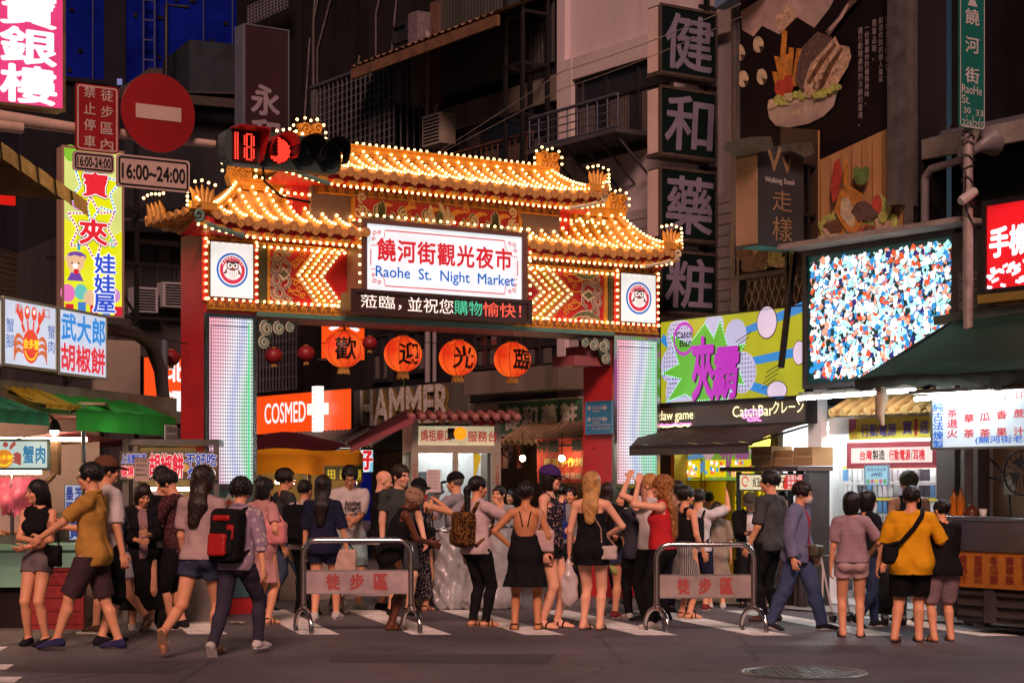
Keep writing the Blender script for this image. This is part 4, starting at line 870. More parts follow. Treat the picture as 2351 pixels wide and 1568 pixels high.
t, w, h = lightbox('shop_sign', 'lit white sign with blue characters over red ones beside the crab emblem sign', 'sign', LEFT, 134, 244, 705, 858, wl, edge_g, -.02, .25, .03)
lettering(t, lit('sky_print_lit', '#1f86d2', .9, 0), [('武大郎', w*.06, w*.96, h*.53, h*.93, dict(bold=.028))]); lettering(t, lit('red2_print_lit', '#d8303a', .9, 0), [('胡椒餅', w*.05, w*.96, h*.07, h*.47, dict(bold=.028))])
t, w, h = lightbox('shop_sign', 'edge of a lit white sign cut off at the far left beside the crab sign', 'sign', LEFT, -80, 3, 668, 830, wl, edge_g, -.02, .25, .03)
# dark pharmacy blade sign: four panels
f = LANE.sub(LANE.u(1648), 0, 90)
dkgreen = mat('dark_green_acrylic', (.005, .012, .011), .4, noise=(2, .2), spec=.15); lav = mat('lavender_print', (.19, .17, .24), .5, noise=(3, .15)); side_w = mat('pale_pink_sheet', (.62, .47, .44), .6, noise=(2, .15))
yf = -.28
for ch, pt, pb in (('健', 10, 165), ('和', 198, 352), ('藥', 384, 545), ('粧', 575, 715)):
 u0, u1 = f.u(1517, yf), f.u(1644, yf); z0, z1 = f.z(pb, u0, yf), f.z(pt, u0, yf); w, h = u1-u0, z1-z0
 t = thing('blade_sign', {'健': 'topmost dark green sign panel of the tall pharmacy column', '和': 'second dark green sign panel from the top of the pharmacy column', '藥': 'third dark green panel of the pharmacy column, just right of the gate roof', '粧': 'lowest dark green panel of the pharmacy column, above the claw machine billboard'}[ch], 'sign', f, u0, yf, z0, 'stacked pharmacy sign panels')
 MB().box(0, w, 0, .30, 0, h).build('casing', dkgreen, t)
 s_ = MB(); s_.box(-.012, -.001, .02, .29, .02, h-.02); s_.build('side_sheet', side_w, t)
 e = MB()
 for q in ((-.02, w+.01, -.012, .0, -.02, .02), (-.02, w+.01, -.012, 0, h-.02, h+.02), (-.03, .015, -.012, .02, .02, h-.02), (w-.015, w+.02, -.012, 0, .02, h-.02), (-.03, w, 0, .30, -.04, -.001)): e.box(*q)
 e.build('frame', mat('rusty_frame', (.10, .07, .06), .6, .4, noise=(8, .4)), t)
 lettering(t, lav, [(ch, w*.09, w*.93, h*.09, h*.90, dict(bold=.016, shear=.06))], y=-.006)
bt = MB()
for py in (5, 190, 378, 565): bt.box(-.1, .35, .02, .06, f.z(py, f.u(1640, yf), yf)-.03, f.z(py, f.u(1640, yf), yf)+.03)
bt.box(.0, .05, -.02, .06, 3.5, 11); o = bt.build('sign_mast', DARKSTEEL, None, f.loc(f.u(1650, yf), 0, 0), f.rz); tag(o, 'dark steel mast carrying the column of pharmacy panels', 'mast')
# maroon vertical sign
f = sub_frame(560, 31, 34)
t, w, h = lightbox('vertical_sign', 'unlit dark maroon vertical sign with pale characters behind the traffic signal', 'sign', f, 561, 663, 55, 345, mat('maroon_acrylic', (.028, .007, .011), .5, noise=(1, .2)), mat('pale_blue_edge', (.11, .12, .15), .5), 0, .35, .02)
lettering(t, mat('faded_print', (.26, .21, .24), .6), [('永', w*.16, w*.78, h*.30, h*.53, dict(bold=.03)), ('和', w*.16, w*.78, h*.03, h*.255, dict(bold=.035))])
MB().box(-.02, .02, .03, .33, 0, h).build('side_face', mat('pale_blue_edge', (.11, .12, .15), .5), t)
# shop signs inside the market lane
orange = lit('orange_acrylic_lit', '#f04a12', .95, .08)
t, w, h = lightbox('shop_sign', 'glowing orange shop sign with white lettering and a white cross', 'sign', LANE, 560, 808, 912, 1000, orange, DARKSTEEL, -.35, .35, .02)
k0 = lambda px: LANE.u(px, -.35)-LANE.u(560, -.35)
lettering(t, pk, [('COSMED', k0(608), k0(702), h*.27, h*.78, dict(bold=.006))])
cr_ = MB(); xc, zc = k0(738), h*.55
cr_.box(xc-.10, xc+.10, -.16, -.002, .0, h*1.1); cr_.box(xc-.30, xc-.10, -.16, -.002, zc-.11, zc+.11); cr_.box(xc+.10, xc+.30, -.16, -.002, zc-.11, zc+.11); 
rr = random.Random(2)
for i in range(3):
 for j in range(9): cr_.flat(circle(xc-.06+.06*i, .05+h*.12*j, .018, 6), -.164, 1+rr.randrange(4))
for s_ in (-1, 1):
 for i in range(2):
  for j in range(3): cr_.flat(circle(xc+s_*(.15+.08*i), zc-.07+.07*j, .018, 6), -.164, 1+rr.randrange(4))
cr_.build('cross', [lit('cross_white_lit', '#fff4ea', 1.1, 0)]+[lit('dot%s_lit' % n, c, .8, 0) for n, c in (('pink', '#e28a8a'), ('yellow', '#e8c26a'), ('green', '#a9c48c'), ('blue', '#8cabd0'))], t)
t, w, h = lightbox('shop_sign', 'old grey shop sign with peeling white block letters above the service booth', 'sign', LANE, 812, 1082, 893, 988, mat('weathered_zinc', (.17, .16, .14), .55, .5, noise=(2, .35), streak=True), DARKSTEEL, -.3, .3, .02)
hm = MB(); letter(hm, 'HAMMER', w*.09, w*.84, h*.12, h*.92, -.06, 0, .03); hm.build('lettering', mat('peeling_white', (.50, .46, .40), .8, noise=(14, .55)), t)
hb = MB(); letter(hb, 'HAMMER', w*.10, w*.855, h*.10, h*.90, -.02, 0, .03); hb.build('letter_sides', mat('letter_yellow_side', (.20, .14, .03), .5), t)
t, w, h = lightbox('shop_sign', 'long green and white pharmacy sign board inside the gate, left of its right pillar', 'sign', LANE, 1078, 1340, 928, 1003, mat('moss_green_board', (.07, .17, .10), .5, noise=(2, .2)), mat('pale_frame', (.4, .36, .3), .6), -.3, .3, .03)
ws = (LANE.u(1144, -.3)-LANE.u(1078, -.3)); MB().add([(.03, -.003, .03), (ws, -.003, .03), (ws, -.003, h-.03), (.03, -.003, h-.03)], [(0, 1, 2, 3)]).build('white_panel', mat('dull_white_panel', (.55, .46, .42), .6), t)
lettering(t, RED_INK, [('各國名藥', .1, ws-.06, h*.18, h*.80, dict(bold=.035))], y=-.008)
lettering(t, mat('cream_print', (.8, .72, .6), .6), [('健和藥粧', ws+.2, w-.18, h*.17, h*.83, dict(bold=.035, space=1.25, shear=.05))], y=-.006)
MB().box(ws-.3, w, -.5, 0, h+.12, h+.5).build('tiled_wall', brownwall, t)
t, w, h = lightbox('vertical_sign', 'glowing orange upright sign behind the leftmost big lantern', 'sign', sub_frame(735, 33, 34), 736, 838, 700, 824, orange, DARKSTEEL, 0, .2, .02)
lettering(t, pk, [('大', w*.2, w*.85, h*.55, h*.90, dict(bold=.04)), ('人', w*.2, w*.85, h*.15, h*.48, dict(bold=.04))])
t, w, h = lightbox('vertical_sign', 'glowing orange sign with white characters half hidden behind the gate\'s red pillar', 'sign', sub_frame(328, 27.5, 34), 328, 440, 818, 955, orange, DARKSTEEL, 0, .2, .02)
lettering(t, pk, [('北', w*.52, w*.84, h*.60, h*.92, dict(bold=.04)), ('運', w*.5, w*.84, h*.1, h*.42, dict(bold=.04))])
MB().box(-.75, -.05, -.02, .1, -.2, h*1.25).build('side_panel', mat('dim_beige_panel', (.3, .25, .2), .7), t)
t, w, h = lightbox('shop_sign', 'small red, white and blue lit sign behind the orange awnings', 'sign', sub_frame(770, 28, 34), 770, 858, 1030, 1085, lit('pale_blue_lit', '#86c3dc', .85, 0), DARKSTEEL, 0, .15, .02)
lettering(t, pk, [('買好', .05, w*.95, h*.12, h*1.0, dict(bold=.09))], y=-.004, name='outline'); lettering(t, red_l, [('買好', .05, w*.95, h*.15, h*.97, dict(bold=.045))], y=-.010)
t, w, h = lightbox('vertical_sign', 'small red sign half visible above the gold-edged roof at the left edge', 'sign', sub_frame(-20, 24, 34), -30, 38, 362, 470, lit('red_acrylic_lit', '#c4170f', .8, 0), DARKSTEEL, 0, .15, .02)
# claw-game billboard
t, w, h = lightbox('billboard', 'bright lime green and yellow billboard with purple characters above the claw machine shop', 'billboard', SHOPS, 1516, 1850, 738, 928, lit('lime_yellow_lit', '#a6a824', .85, .1), DARKSTEEL, -.25, .25, .02)
k0 = lambda px: SHOPS.u(px, -.25)-SHOPS.u(1516, -.25); zc = lambda py, px: SHOPS.z(py, SHOPS.u(px, -.25), -.25)-SHOPS.z(928, SHOPS.u(1516, -.25), -.25)
Q = lambda px, py: (k0(px), min(max(zc(py, px), .02), h-.02))
m = MB(); y = -.004
def band(a, b, wa, wb, mi=1): m.ribbon([Q(*a), Q(*b)], [wa, wb], y, mi)
band((1640, 790), (1845, 700), .08, .13); band((1700, 835), (1830, 808), .10, .12); band((1640, 860), (1800, 925), .1, .13); band((1520, 775), (1545, 800), .12, .12); band((1520, 860), (1545, 850), .12, .12); band((1530, 920), (1600, 890), .1, .1)
for (px, py, r) in ((1560, 775, .28), (1640, 745, .2), (1690, 770, .22), (1705, 855, .28), (1545, 840, .26), (1560, 900, .3), (1665, 905, .25)): m.flat([(min(max(a, .02), w-.02), min(max(b, .02), h-.02)) for a, b in circle(*Q(px, py), r, 14)], y-.002, 3)
for (px, py, r) in ((1560, 775, .28), (1705, 855, .28), (1545, 840, .26), (1560, 900, .3)):
 c = Q(px, py)
 for i in range(-4, 5):
  for j in range(-4, 5):
   if math.hypot(i, j) < 4.2 and .05 < c[0]+i*.06 < w-.05 and .05 < c[1]+j*.06 < h-.05: m.flat(circle(c[0]+i*.06, c[1]+j*.06, .013, 5), y-.004, 4)
bs = [(1540, 768), (1585, 790), (1620, 742), (1640, 775), (1655, 735), (1672, 795), (1712, 790), (1690, 830), (1710, 882), (1680, 880), (1672, 925), (1600, 925), (1575, 905), (1532, 922), (1565, 870), (1520, 858), (1560, 835)]
P_ = [Q(*p) for p in bs]; m.flat(P_, y-.006, 0)
for i in range(len(P_)):
 A, B = Vector(P_[i]), Vector(P_[(i+1) % len(P_)]); n = max(1, int((B-A).length/.045))
 for k in range(n): c = A.lerp(B, k/n); m.flat(circle(c[0], c[1], .011, 6), y-.010, 5)
# the pig mascots are replaced by plain lilac balls
for (px, py, rx, rz) in ((1762, 740, .20, .22), (1836, 810, .12, .16), (1785, 897, .2, .13)):
 c = Q(px, py); m.flat([(min(a, w-.02), max(b, .02)) for a, b in circle(c[0], c[1], rx, 20, rz=rz)], y-.006, 4); m.flat([(min(a, w-.02), max(b, .02)) for a, b in circle(c[0], c[1], rx*.93, 20, rz=rz*.93)], y-.008, 6)
 for k in range(4): m.ribbon([(c[0]-.3-.05*k, c[1]-.1-.07*k), (c[0]-.62-.03*k, c[1]-.22-.07*k)], .012, y-.005, 4)
ring = circle(*Q(1572, 778), .21, 20, R(20), R(330)); m.ribbon(ring, [.03+.02*abs(math.sin(i*.3)) for i in range(20)], y-.012, 2)
letter(m, 'Catch', *(Q(1555, 0)[0], Q(1592, 0)[0]), Q(1555, 778)[1], Q(1555, 763)[1], y-.014, 4, .02); letter(m, 'Bar', Q(1563, 0)[0], Q(1590, 0)[0], Q(1563, 797)[1], Q(1563, 782)[1], y-.014, 4, .02)
for (o_, mi, yy) in ((.028, 4, -.016), (0, 2, -.020)):
 letter(m, '夾', Q(1592, 0)[0]+o_, Q(1640, 0)[0]+o_, Q(1600, 918)[1]-o_*.6, Q(1600, 778)[1]-o_*.6, yy, mi, .035)
 letter(m, '霸', Q(1640, 0)[0]+o_, Q(1695, 0)[0]+o_, .03, Q(1650, 800)[1]-o_*.6, yy, mi, .025, shear=.12)
m.build('printed_picture', [lit('lime_lit', '#5fae35', .85, .08), lit('azure_lit', '#2f86cf', .8, 0), lit('purple_lit', '#b030b4', .85, 0), lit('pale_lilac_lit', '#b9bbdc', .8, 0), lit('plum_ink_lit', '#3b2144', .25, 0), lit('mint_led_lit', '#9ff0d8', 1.3, 0), lit('lilac_body_lit', '#d5c4da', .85, .05)], t)
# neon strip
t, w, h = lightbox('neon_sign', 'dark sign strip with thin white neon lettering under the lime green billboard', 'neon sign', SHOPS, 1503, 1853, 932, 985, mat('neon_board', (.075, .06, .045), .35, noise=(2, .2)), DARKSTEEL, -.3, .25, .03)
neon = lit('neon_white_lit', '#fff6b8', 1.6, 0)
lettering(t, neon, [('claw game', w*.03, w*.28, h*.24, h*.76), ('CatchBar', w*.545, w*.80, h*.36, h*.80), ('クレーン', w*.80, w*.985, h*.42, h*.92)], y=-.02)
nu = MB(); rr = random.Random(8)
for (a, b, zz, mi) in ((.04, .27, .17, 1), (.05, .26, .10, 0), (.60, .74, .46, 1), (.61, .72, .30, 1), (.64, .73, .20, 1), (.62, .74, .60, 2)):
 nu.ribbon([(w*(a+(b-a)*i/12), h*(zz+rr.uniform(-.035, .035))) for i in range(13)], .022, -.024, mi)
nu.build('neon_squiggle', [neon, lit('neon_pink_lit', '#ff8fe0', 1.5, 0), lit('neon_lilac_lit', '#d9a8ff', 1.3, 0)], t)
# flat printed panel under the awning
t, w, h = lightbox('wall_panel', 'printed green and yellow panel under the brown awning, above the claw machines', 'panel', SHOPS, 1547, 1736, 1030, 1104, lit('dim_lime_lit', '#a9ad2c', .7, .05), DARKSTEEL, .25, .1, .01)
m = MB(); m.flat([(w*.45, h*.0), (w, 0), (w, h), (w*.30, h)], -.003, 0); m.ribbon([(0, h*.62), (w*.4, h*.8)], .07, -.004, 1); m.ribbon([(w*.05, 0), (w*.45, h*.55)], .14, -.004, 1)
for (a, b, c) in (((.33, .95), (.52, .85), (.44, .52)), ((.40, .35), (.56, .5), (.52, .05)), ((.92, .9), (1, .95), (1, .55))): m.flat([(w*a[0], h*a[1]), (w*b[0], h*b[1]), (w*c[0], h*c[1])], -.006, 2)
letter(m, '夾霸', w*.58, w*.92, h*.1, h*1.0, -.008, 3, .03)
m.build('printed_picture', [lit('dim_green_lit', '#7fa83e', .65, 0), lit('dim_azure_lit', '#5f93c4', .65, 0), lit('dim_pink_lit', '#cfa9ae', .65, 0), lit('dim_purple_lit', '#a0568a', .6, 0)], t)
# big video screen
u0, u1, z0, z1 = SHOPS.rect(1856, 2191, 590, 882, -.3); w, h = u1-u0, z1-z0
t = thing('video_screen', 'large bright video screen showing a heap of coloured blocks', 'screen', SHOPS, u0, -.3, z0)
c = MB(); c.box(-.06, w+.55, .02, .28, -.06, h+.06)
for q in ((-.06, w+.05, -.05, .02, -.06, .0), (-.06, w+.05, -.05, .02, h, h+.06), (-.06, 0, -.05, .02, 0, h), (w, w+.55, -.05, .02, -.02, h+.02)): c.box(*q)
c.build('casing', mat('screen_case', (.03, .032, .035), .5), t)
scm = [lit('px_dark_lit', '#0c3d3a', .5, 0), lit('px_white_lit', '#eef6f4', 1.35, 0), lit('px_blue_lit', '#2a8fd0', 1.1, 0), lit('px_red_lit', '#e0562f', 1.1, 0), lit('px_aqua_lit', '#a9ece6', 1.3, 0), lit('px_navy_lit', '#2a2f86', .7, 0), lit('px_salmon_lit', '#f29a7c', 1.2, 0)]
m = MB(); m.add([(0, 0, 0), (w, 0, 0), (w, 0, h), (0, 0, h)], [(0, 1, 2, 3)], 0); rr = random.Random(11); ntot = 2600
for i in range(ntot):
 x, z = rr.uniform(.07, w-.07), rr.uniform(.07, h-.07); a = rr.uniform(0, 3.14); L = rr.uniform(.026, .045); b_ = L*rr.uniform(.55, .95); mi = rr.choices((1, 2, 3, 4, 5, 6, 0), (32, 16, 9, 26, 4, 9, 12))[0]
 ca, sa = math.cos(a), math.sin(a); y_ = -.0006-.018*i/ntot
 q = [(x+ca*p-sa*r_, y_, z+sa*p+ca*r_) for p, r_ in ((-L, -b_), (L, -b_), (L, b_), (-L, b_))]; m.add(q, [(0, 1, 2, 3)], mi)
 q2 = [q[0], q[1], (q[1][0]+.009, y_, q[1][2]-.014), (q[0][0]+.009, y_, q[0][2]-.014)]; m.add(q2, [(0, 1, 2, 3)] if ca > 0 else [(3, 2, 1, 0)], rr.choice((0, 5, 2, 3)))
m.build('lit_face', scm, t)
MB().box(-.1, w+.5, -.45, .3, h+.07, h+.13).build('top_ledge', mat('ledge_concrete', (.28, .24, .21), .85, noise=(3, .3)), t)
lettering(t, mat('faint_print', (.2, .2, .2), .6), [('0918-775216', w+.28, w+.40, h*.30, h*.72, dict(rot=0, vertical=True)), ('弘達光電科技', w+.10, w+.22, h*.32, h*.72, dict(vertical=True))], y=-.054)
# red LED sign at right edge
f = SHOPS; u0, u1, z0, z1 = f.rect(2266, 2460, 474, 665, -.6); w, h = u1-u0, z1-z0
t = thing('led_sign', 'red LED phone shop sign with white characters at the right edge', 'LED sign', f, u0, -.6, z0)
c = MB(); c.box(-.05, w, .01, .3, -.06, h+.06); c.box(-.05, 0, -.03, .01, -.06, h+.06); c.box(0, w, -.03, .01, h, h+.06); c.box(0, w, -.03, .01, -.06, 0); c.build('casing', BLACK, t)
MB().add([(0, 0, 0), (w, 0, 0), (w, 0, h), (0, 0, h)], [(0, 1, 2, 3)]).build('lit_face', lit('led_red_face_lit', '#d8141f', .95, .25, 1.5), t)
lettering(t, lit('led_white_hot', '#fff2f6', 1.4, 0), [('手機', w*.04, w*.52, h*.38, h*.72, dict(bold=.04))])
fl = MB(); rr = random.Random(5)
for i in range(60): x = w*rr.uniform(.0, .98); zz = h*rr.uniform(.02, .22+.06*math.sin(x*3)); fl.ribbon([(x, zz), (min(x+.07, w), zz+rr.uniform(-.03, .05))], .035, -.006-.0001*i, 0)
fl.build('white_flames', lit('led_white_hot', '#fff2f6', 1.4, 0), t)
MB().box(-.05, w, -.1, .3, -.16, -.065).build('yellow_sill', mat('dull_yellow', (.25, .17, .03), .6), t)
# poster with the takeaway cup, painted flat like the print it is
u0, u1 = SHOPS.u(1692, -.1), SHOPS.u(2082, -.1); z0 = SHOPS.z(634, u0, -.1); zt = SHOPS.z(-90, u0, -.1); w, h = u1-u0, zt-z0
t = thing('poster', 'huge dark poster of a steak and fries cup, above the lime billboard', 'poster', SHOPS, u0, -.1, z0)
k0 = lambda px: SHOPS.u(px, -.1)-u0; Q = lambda px, py: (k0(px), SHOPS.z(py, SHOPS.u(px, -.1), -.1)-z0)
c = MB(); c.box(0, w, .003, .06, 0, h); c.build('backing', DARKSTEEL, t)
e = MB(); e.box(-.05, 0, -.04, .06, 0, h); e.box(w, w+.05, -.04, .06, 0, h); e.box(-.05, w+.05, -.04, .06, -.06, 0); e.build('frame', mat('poster_frame', (.09, .075, .07), .6, noise=(4, .3)), t)
MB().add([(0, 0, 0), (w, 0, 0), (w, 0, h), (0, 0, h)], [(0, 1, 2, 3)]).build('dark_print', mat('poster_black', (.010, .006, .0065), .5, noise=(.6, .3), spec=.2), t)
PM = [mat('poster_cup', (0.36, 0.28, 0.24), .55, noise=(3, 0.22)), mat('poster_fries', (0.44, 0.18, 0.03), .55, noise=(11, 0.45)), mat('poster_steak', (0.44, 0.30, 0.20), .55, noise=(15, 0.65)), mat('poster_lettuce', (0.35, 0.38, 0.09), .55, noise=(18, 0.65)), mat('poster_tomato', (0.40, 0.05, 0.03), .5, noise=(7, 0.45)), mat('poster_wood', (0.44, 0.23, 0.09), .55, noise=(2.2, .3), streak=True), mat('poster_stone', (0.36, 0.25, 0.23), .6, noise=(2, 0.45)), mat('poster_char', (0.10, 0.06, 0.05), .6, noise=(18, 0.65)), mat('poster_text', (0.32, 0.28, 0.27), .6), mat('poster_brown', (0.13, 0.06, 0.03), .55, noise=(11, 0.65)), mat('poster_potato', (0.48, 0.39, 0.25), .6, noise=(13, 0.45)), mat('poster_cucumber', (0.10, 0.18, 0.04), .55, noise=(10, 0.45)), mat('poster_cupdark', (0.05, 0.03, 0.02), .5)]
m = MB(); yy = [-.002]
def sh(pts, mi, dy=.0012): yy[0] -= dy; m.flat([(min(max(a, .01), w-.01), min(max(b, .01), h-.01)) for a, b in [Q(*p) for p in pts]], yy[0], mi)
def blob(px, py, rx, ry, mi, n=12, seed=0, j=.15, rot=0):
 r_ = random.Random(seed+int(px)); P_ = []
 for k in range(n):
  a = 2*math.pi*k/n; q = 1+r_.uniform(-j, j); x, z = rx*q*math.cos(a), ry*q*math.sin(a); P_.append((px+x*math.cos(rot)-z*math.sin(rot), py+x*math.sin(rot)+z*math.cos(rot)))
 sh(P_, mi)
sh([(1692, 640), (1692, -40), (1692, 632)], 0) if 0 else None
sh([(1700, 28), (1775, -20), (1930, -30), (1905, 20), (1870, 65), (1830, 40), (1790, 80), (1750, 60), (1730, 85), (1705, 70)], 6); sh([(1790, 80), (1830, 40), (1810, 10), (1780, 40)], 2); sh([(1870, 65), (1905, 20), (1870, 0), (1850, 40)], 0)
for (px, py) in ((1742, 103), (1750, 177), (1700, 122), (1708, 182)): blob(px, py, 12, 19, 10, 14, 3, .05); sh([(px+1, py+3), (px+14, py+6), (px+6, py+21)], 12)
sh([(1880, 640), (1880, 370), (2090, 275), (2090, 640)], 5)
for k in range(9): sh([(1885+24*k, 640), (1888+24*k, 640), (1886+24*k, 375-10*k), (1885+24*k, 375-10*k)], 9)
sh([(1795, 292), (1885, 300), (1885, 640), (1800, 640)], 12)
sh([(1882, 640), (1882, 300), (1886, 300), (1886, 640)], 5)
# cup
sh([(1765, 245), (1925, 195), (1927, 212), (1918, 245), (1895, 268), (1860, 285), (1815, 294), (1785, 290), (1770, 272)], 0); sh([(1770, 235), (1925, 190), (1927, 205), (1860, 232), (1772, 250)], 10)
for (a, b, c_, d) in ((1806, 70, 1796, 210), (1788, 130, 1806, 220), (1822, 110, 1812, 205), (1840, 112, 1826, 200), (1852, 118, 1846, 200), (1783, 165, 1798, 230), (1860, 125, 1850, 190), (1812, 125, 1805, 210)): sh([(a-6, b), (a+6, b+2), (c_+8, d), (c_-6, d)], 1)
blob(1800, 205, 16, 22, 4, 12, 2); blob(1815, 195, 13, 22, 4, 12, 6)
for k in range(11): blob(1778+14*k, 238-4.2*k+random.Random(k).uniform(-5, 5), 12, 11, 3 if k % 3 else 10, 9, k, .3)
sh([(1850, 110), (1884, 75), (1915, 85), (1925, 105), (1900, 140), (1870, 200), (1850, 215), (1833, 190), (1838, 150)], 7)
sh([(1852, 200), (1868, 150), (1905, 110), (1925, 85), (1935, 105), (1958, 110), (1962, 135), (1945, 165), (1920, 200), (1885, 220), (1862, 222)], 2)
sh([(1895, 215), (1925, 165), (1955, 118), (1963, 130), (1955, 155), (1925, 205)], 2); sh([(1882, 212), (1910, 150), (1940, 110), (1944, 116), (1918, 160), (1892, 216)], 9)
sh([(1860, 190), (1890, 140), (1925, 100), (1929, 106), (1896, 150), (1868, 196)], 9)
for k in range(5): blob(1885+11*k, 222-5*k, 12, 8, 3, 9, k+20, .3)
for k in range(40):
 r_ = random.Random(k+50); a, b = r_.uniform(0, 1), r_.uniform(0, 1); px, py = 1865+70*a+15*b, 195-70*a+20*b; sh([(px-2, py), (px, py-2), (px+2, py), (px, py+2)], 7, .0001)
sh([(1905, 75), (1935, 40), (1975, -20), (2000, -30), (1985, -5), (1945, 40), (1915, 85)], 7); sh([(1910, 70), (1938, 40), (1955, 10), (1960, 14), (1944, 44), (1916, 76)], 6)
# second dish on wood
blob(1985, 535, 100, 55, 3, 18, 4, .12); blob(1960, 560, 80, 40, 10, 14, 7, .2)
for k in range(16):
 r_ = random.Random(k+9); blob(1900+r_.uniform(0, 155), 455+r_.uniform(0, 95), r_.uniform(12, 24), r_.uniform(10, 20), r_.choice((3, 3, 1, 9, 2, 10, 4, 7)), 10, k, .3)
sh([(1928, 375), (1940, 365), (1946, 400), (1938, 450), (1925, 470), (1920, 430)], 4); sh([(1950, 370), (1960, 368), (1962, 440), (1950, 440)], 1); blob(1998, 405, 11, 22, 11, 12, 1, .05, .3); blob(1984, 405, 11, 22, 11, 12, 1, .05, -.2)
blob(1968, 480, 32, 50, 1, 12, 3, .2, -.2); blob(1960, 490, 16, 40, 10, 10, 3, .2, -.3); blob(2040, 480, 18, 30, 3, 10, 5, .3); blob(2028, 470, 14, 24, 4, 10, 6, .2); blob(2000, 490, 26, 22, 7, 12, 8, .3)
for k in range(10): r_ = random.Random(k+90); blob(1715+r_.uniform(0, 120), 595+r_.uniform(-15, 25), r_.uniform(14, 26), r_.uniform(12, 20), r_.choice((9, 2, 10, 9, 4)), 10, k, .2)
for k in range(3): blob(1790+18*k, 590, 14, 18, 3, 9, k+3, .3)
letter(m, 'Walking Steak', Q(1795, 0)[0], Q(1902, 0)[0], Q(1800, 280)[1], Q(1800, 262)[1], yy[0]-.004, 10, 0, shear=.1)
for k, (txt, px, pt, pb) in enumerate((('走在自己的樣式，', 2038, 60, 205), ('創造你的的個人風采', 2023, 65, 215), ('簡單品味，', 2008, 70, 165), ('一份專屬你的優雅美味。', 1991, 88, 265), ('讓行動隨處的的冷靜的靈魂。', 1976, 88, 315))):
 letter(m, txt, Q(px-5, 0)[0], Q(px+5, 0)[0], Q(px, pb-25)[1], Q(px, pt-25)[1], -.006-.0*k, 8, 0, vertical=True)
m.build('printed_picture', PM, t)
tp = MB(); tp.prism([Q(1680, 28), Q(1780, -35), Q(1780, -55), Q(1680, 10)], -.3, -.1); tp.build('blue_awning_edge', mat('blue_edge', (.10, .16, .28), .6), t)
# small hanging steak shop sign with its lamps
f = SHOPS.sub(SHOPS.u(1850), 0, 90); yf = -.3
a, b, c, d = f.u(1741, yf), f.u(1845, yf), f.z(562, f.u(1741, yf), yf), f.z(345, f.u(1741, yf), yf); w, h = b-a, d-c
t = thing('hanging_sign', 'dark hanging shop sign with a gold letter and lamps in front of the poster', 'sign', f, a, yf, c)
bz = MB(); bz.box(0, w, 0, .42, 0, h); bz.build('casing', mat('sign_charcoal', (.028, .032, .034), .4, noise=(3, .2)), t); MB().box(-.012, -.001, .01, .41, .02, h-.06).build('side_sheet', mat('tan_sheet', (.30, .18, .11), .5, noise=(2, .3)), t)
gd = mat('dull_gold_print', (.28, .19, .10), .5, .2)
lettering(t, gd, [('W', w*.16, w*.80, h*.80, h*1.06, dict(bold=.01)), ('走', w*.30, w*.74, h*.38, h*.60), ('樣', w*.30, w*.74, h*.06, h*.32)], y=-.006)
lettering(t, mat('pale_print', (.55, .5, .48), .5), [('Walking Steak', w*.14, w*.80, h*.655, h*.73)], y=-.006)
l_ = MB()
for x in (-.12, w*.75): l_.prism([(x-.2, h+.10), (x+.15, h+.14), (x+.2, h+.0), (x+.02, h-.06), (x-.22, h+.0)], -.2, .25)
l_.build('lamp_hood', mat('hood_sheet', (.20, .19, .15), .35, .7, noise=(5, .4)), t)
MB().add([(.02, .01, -.004), (w, .01, -.004), (w, .41, -.004), (.02, .41, -.004)], [(3, 2, 1, 0)]).build('underside', mat('green_lit_underside', (.08, .35, .30), .4), t)  # green light falling on the underside is put into its colour
br = MB(); 
for x0 in (w+.08, w+.62):
 for yy_ in (.0, .4): br.box(x0-.02, x0+.02, yy_-.02, yy_+.02, -.8, h-.12)
for z in (h-.14, h*.35): br.box(w+.0, w+.7, -.03, .43, z, z+.04)
br.bar((w+.6, .0, h-.2), (w+1.0, .0, -1.0), .05); br.bar((w+.02, .2, -.05), (w-.2, .2, -1.5), .06); br.build('steel_bracket', DARKSTEEL, t)
m2 = MB(); m2.box(w+.05, w+.5, .44, .47, -.05, h-.1); o = m2.build('rear_panel', mat('sign_charcoal', (.028, .032, .034), .4), t); letter_ = MB(); letter(letter_, 'V', w+.06, w+.36, h*.62, h*.88, .436, 0, .02); letter(letter_, 'steak', w+.10, w+.4, h*.50, h*.56, .436, 0, .01); letter_.build('lettering', gd, t)
# green street name sign on its post
f = sub_frame(2232, 20.5, 34)
t = thing('street_sign', 'narrow green street name sign on a wire-wrapped post at the upper right', 'street sign', f, 0, 0, 0)
a, b = f.u(2200), f.u(2258); c, d = f.z(292, a), f.z(-60, a)
gs = mat('street_sign_green', (.010, .13, .105), .4, noise=(2, .1)); wt = mat('street_sign_white', (.48, .46, .45), .5)
pn = MB(); pn.prism(rrect(a, b, c, d, .03), -.02, .0); pl = pn.build('sign_plate', gs, t)
wd_ = b-a; X = lambda q: a+wd_*q; ZP = lambda py: f.z(py, a)
bb = MB(); P_ = rrect(a+.012, b-.012, c+.012, d-.012, .03); bb.ribbon(P_+[P_[0]], .012, -.023); bb.flat([(X(.3), ZP(10)), (X(.7), ZP(10)), (X(.5), ZP(-18))], -.024); bb.ribbon([(X(.52), ZP(262)), (X(.52), ZP(292)+.02)], .010, -.024); bb.ribbon([(X(.27), ZP(263)), (X(.27), ZP(270))], .010, -.024); bb.ribbon([(X(.78), ZP(264)), (X(.78), ZP(271))], .010, -.024); bb.build('border', wt, pl)
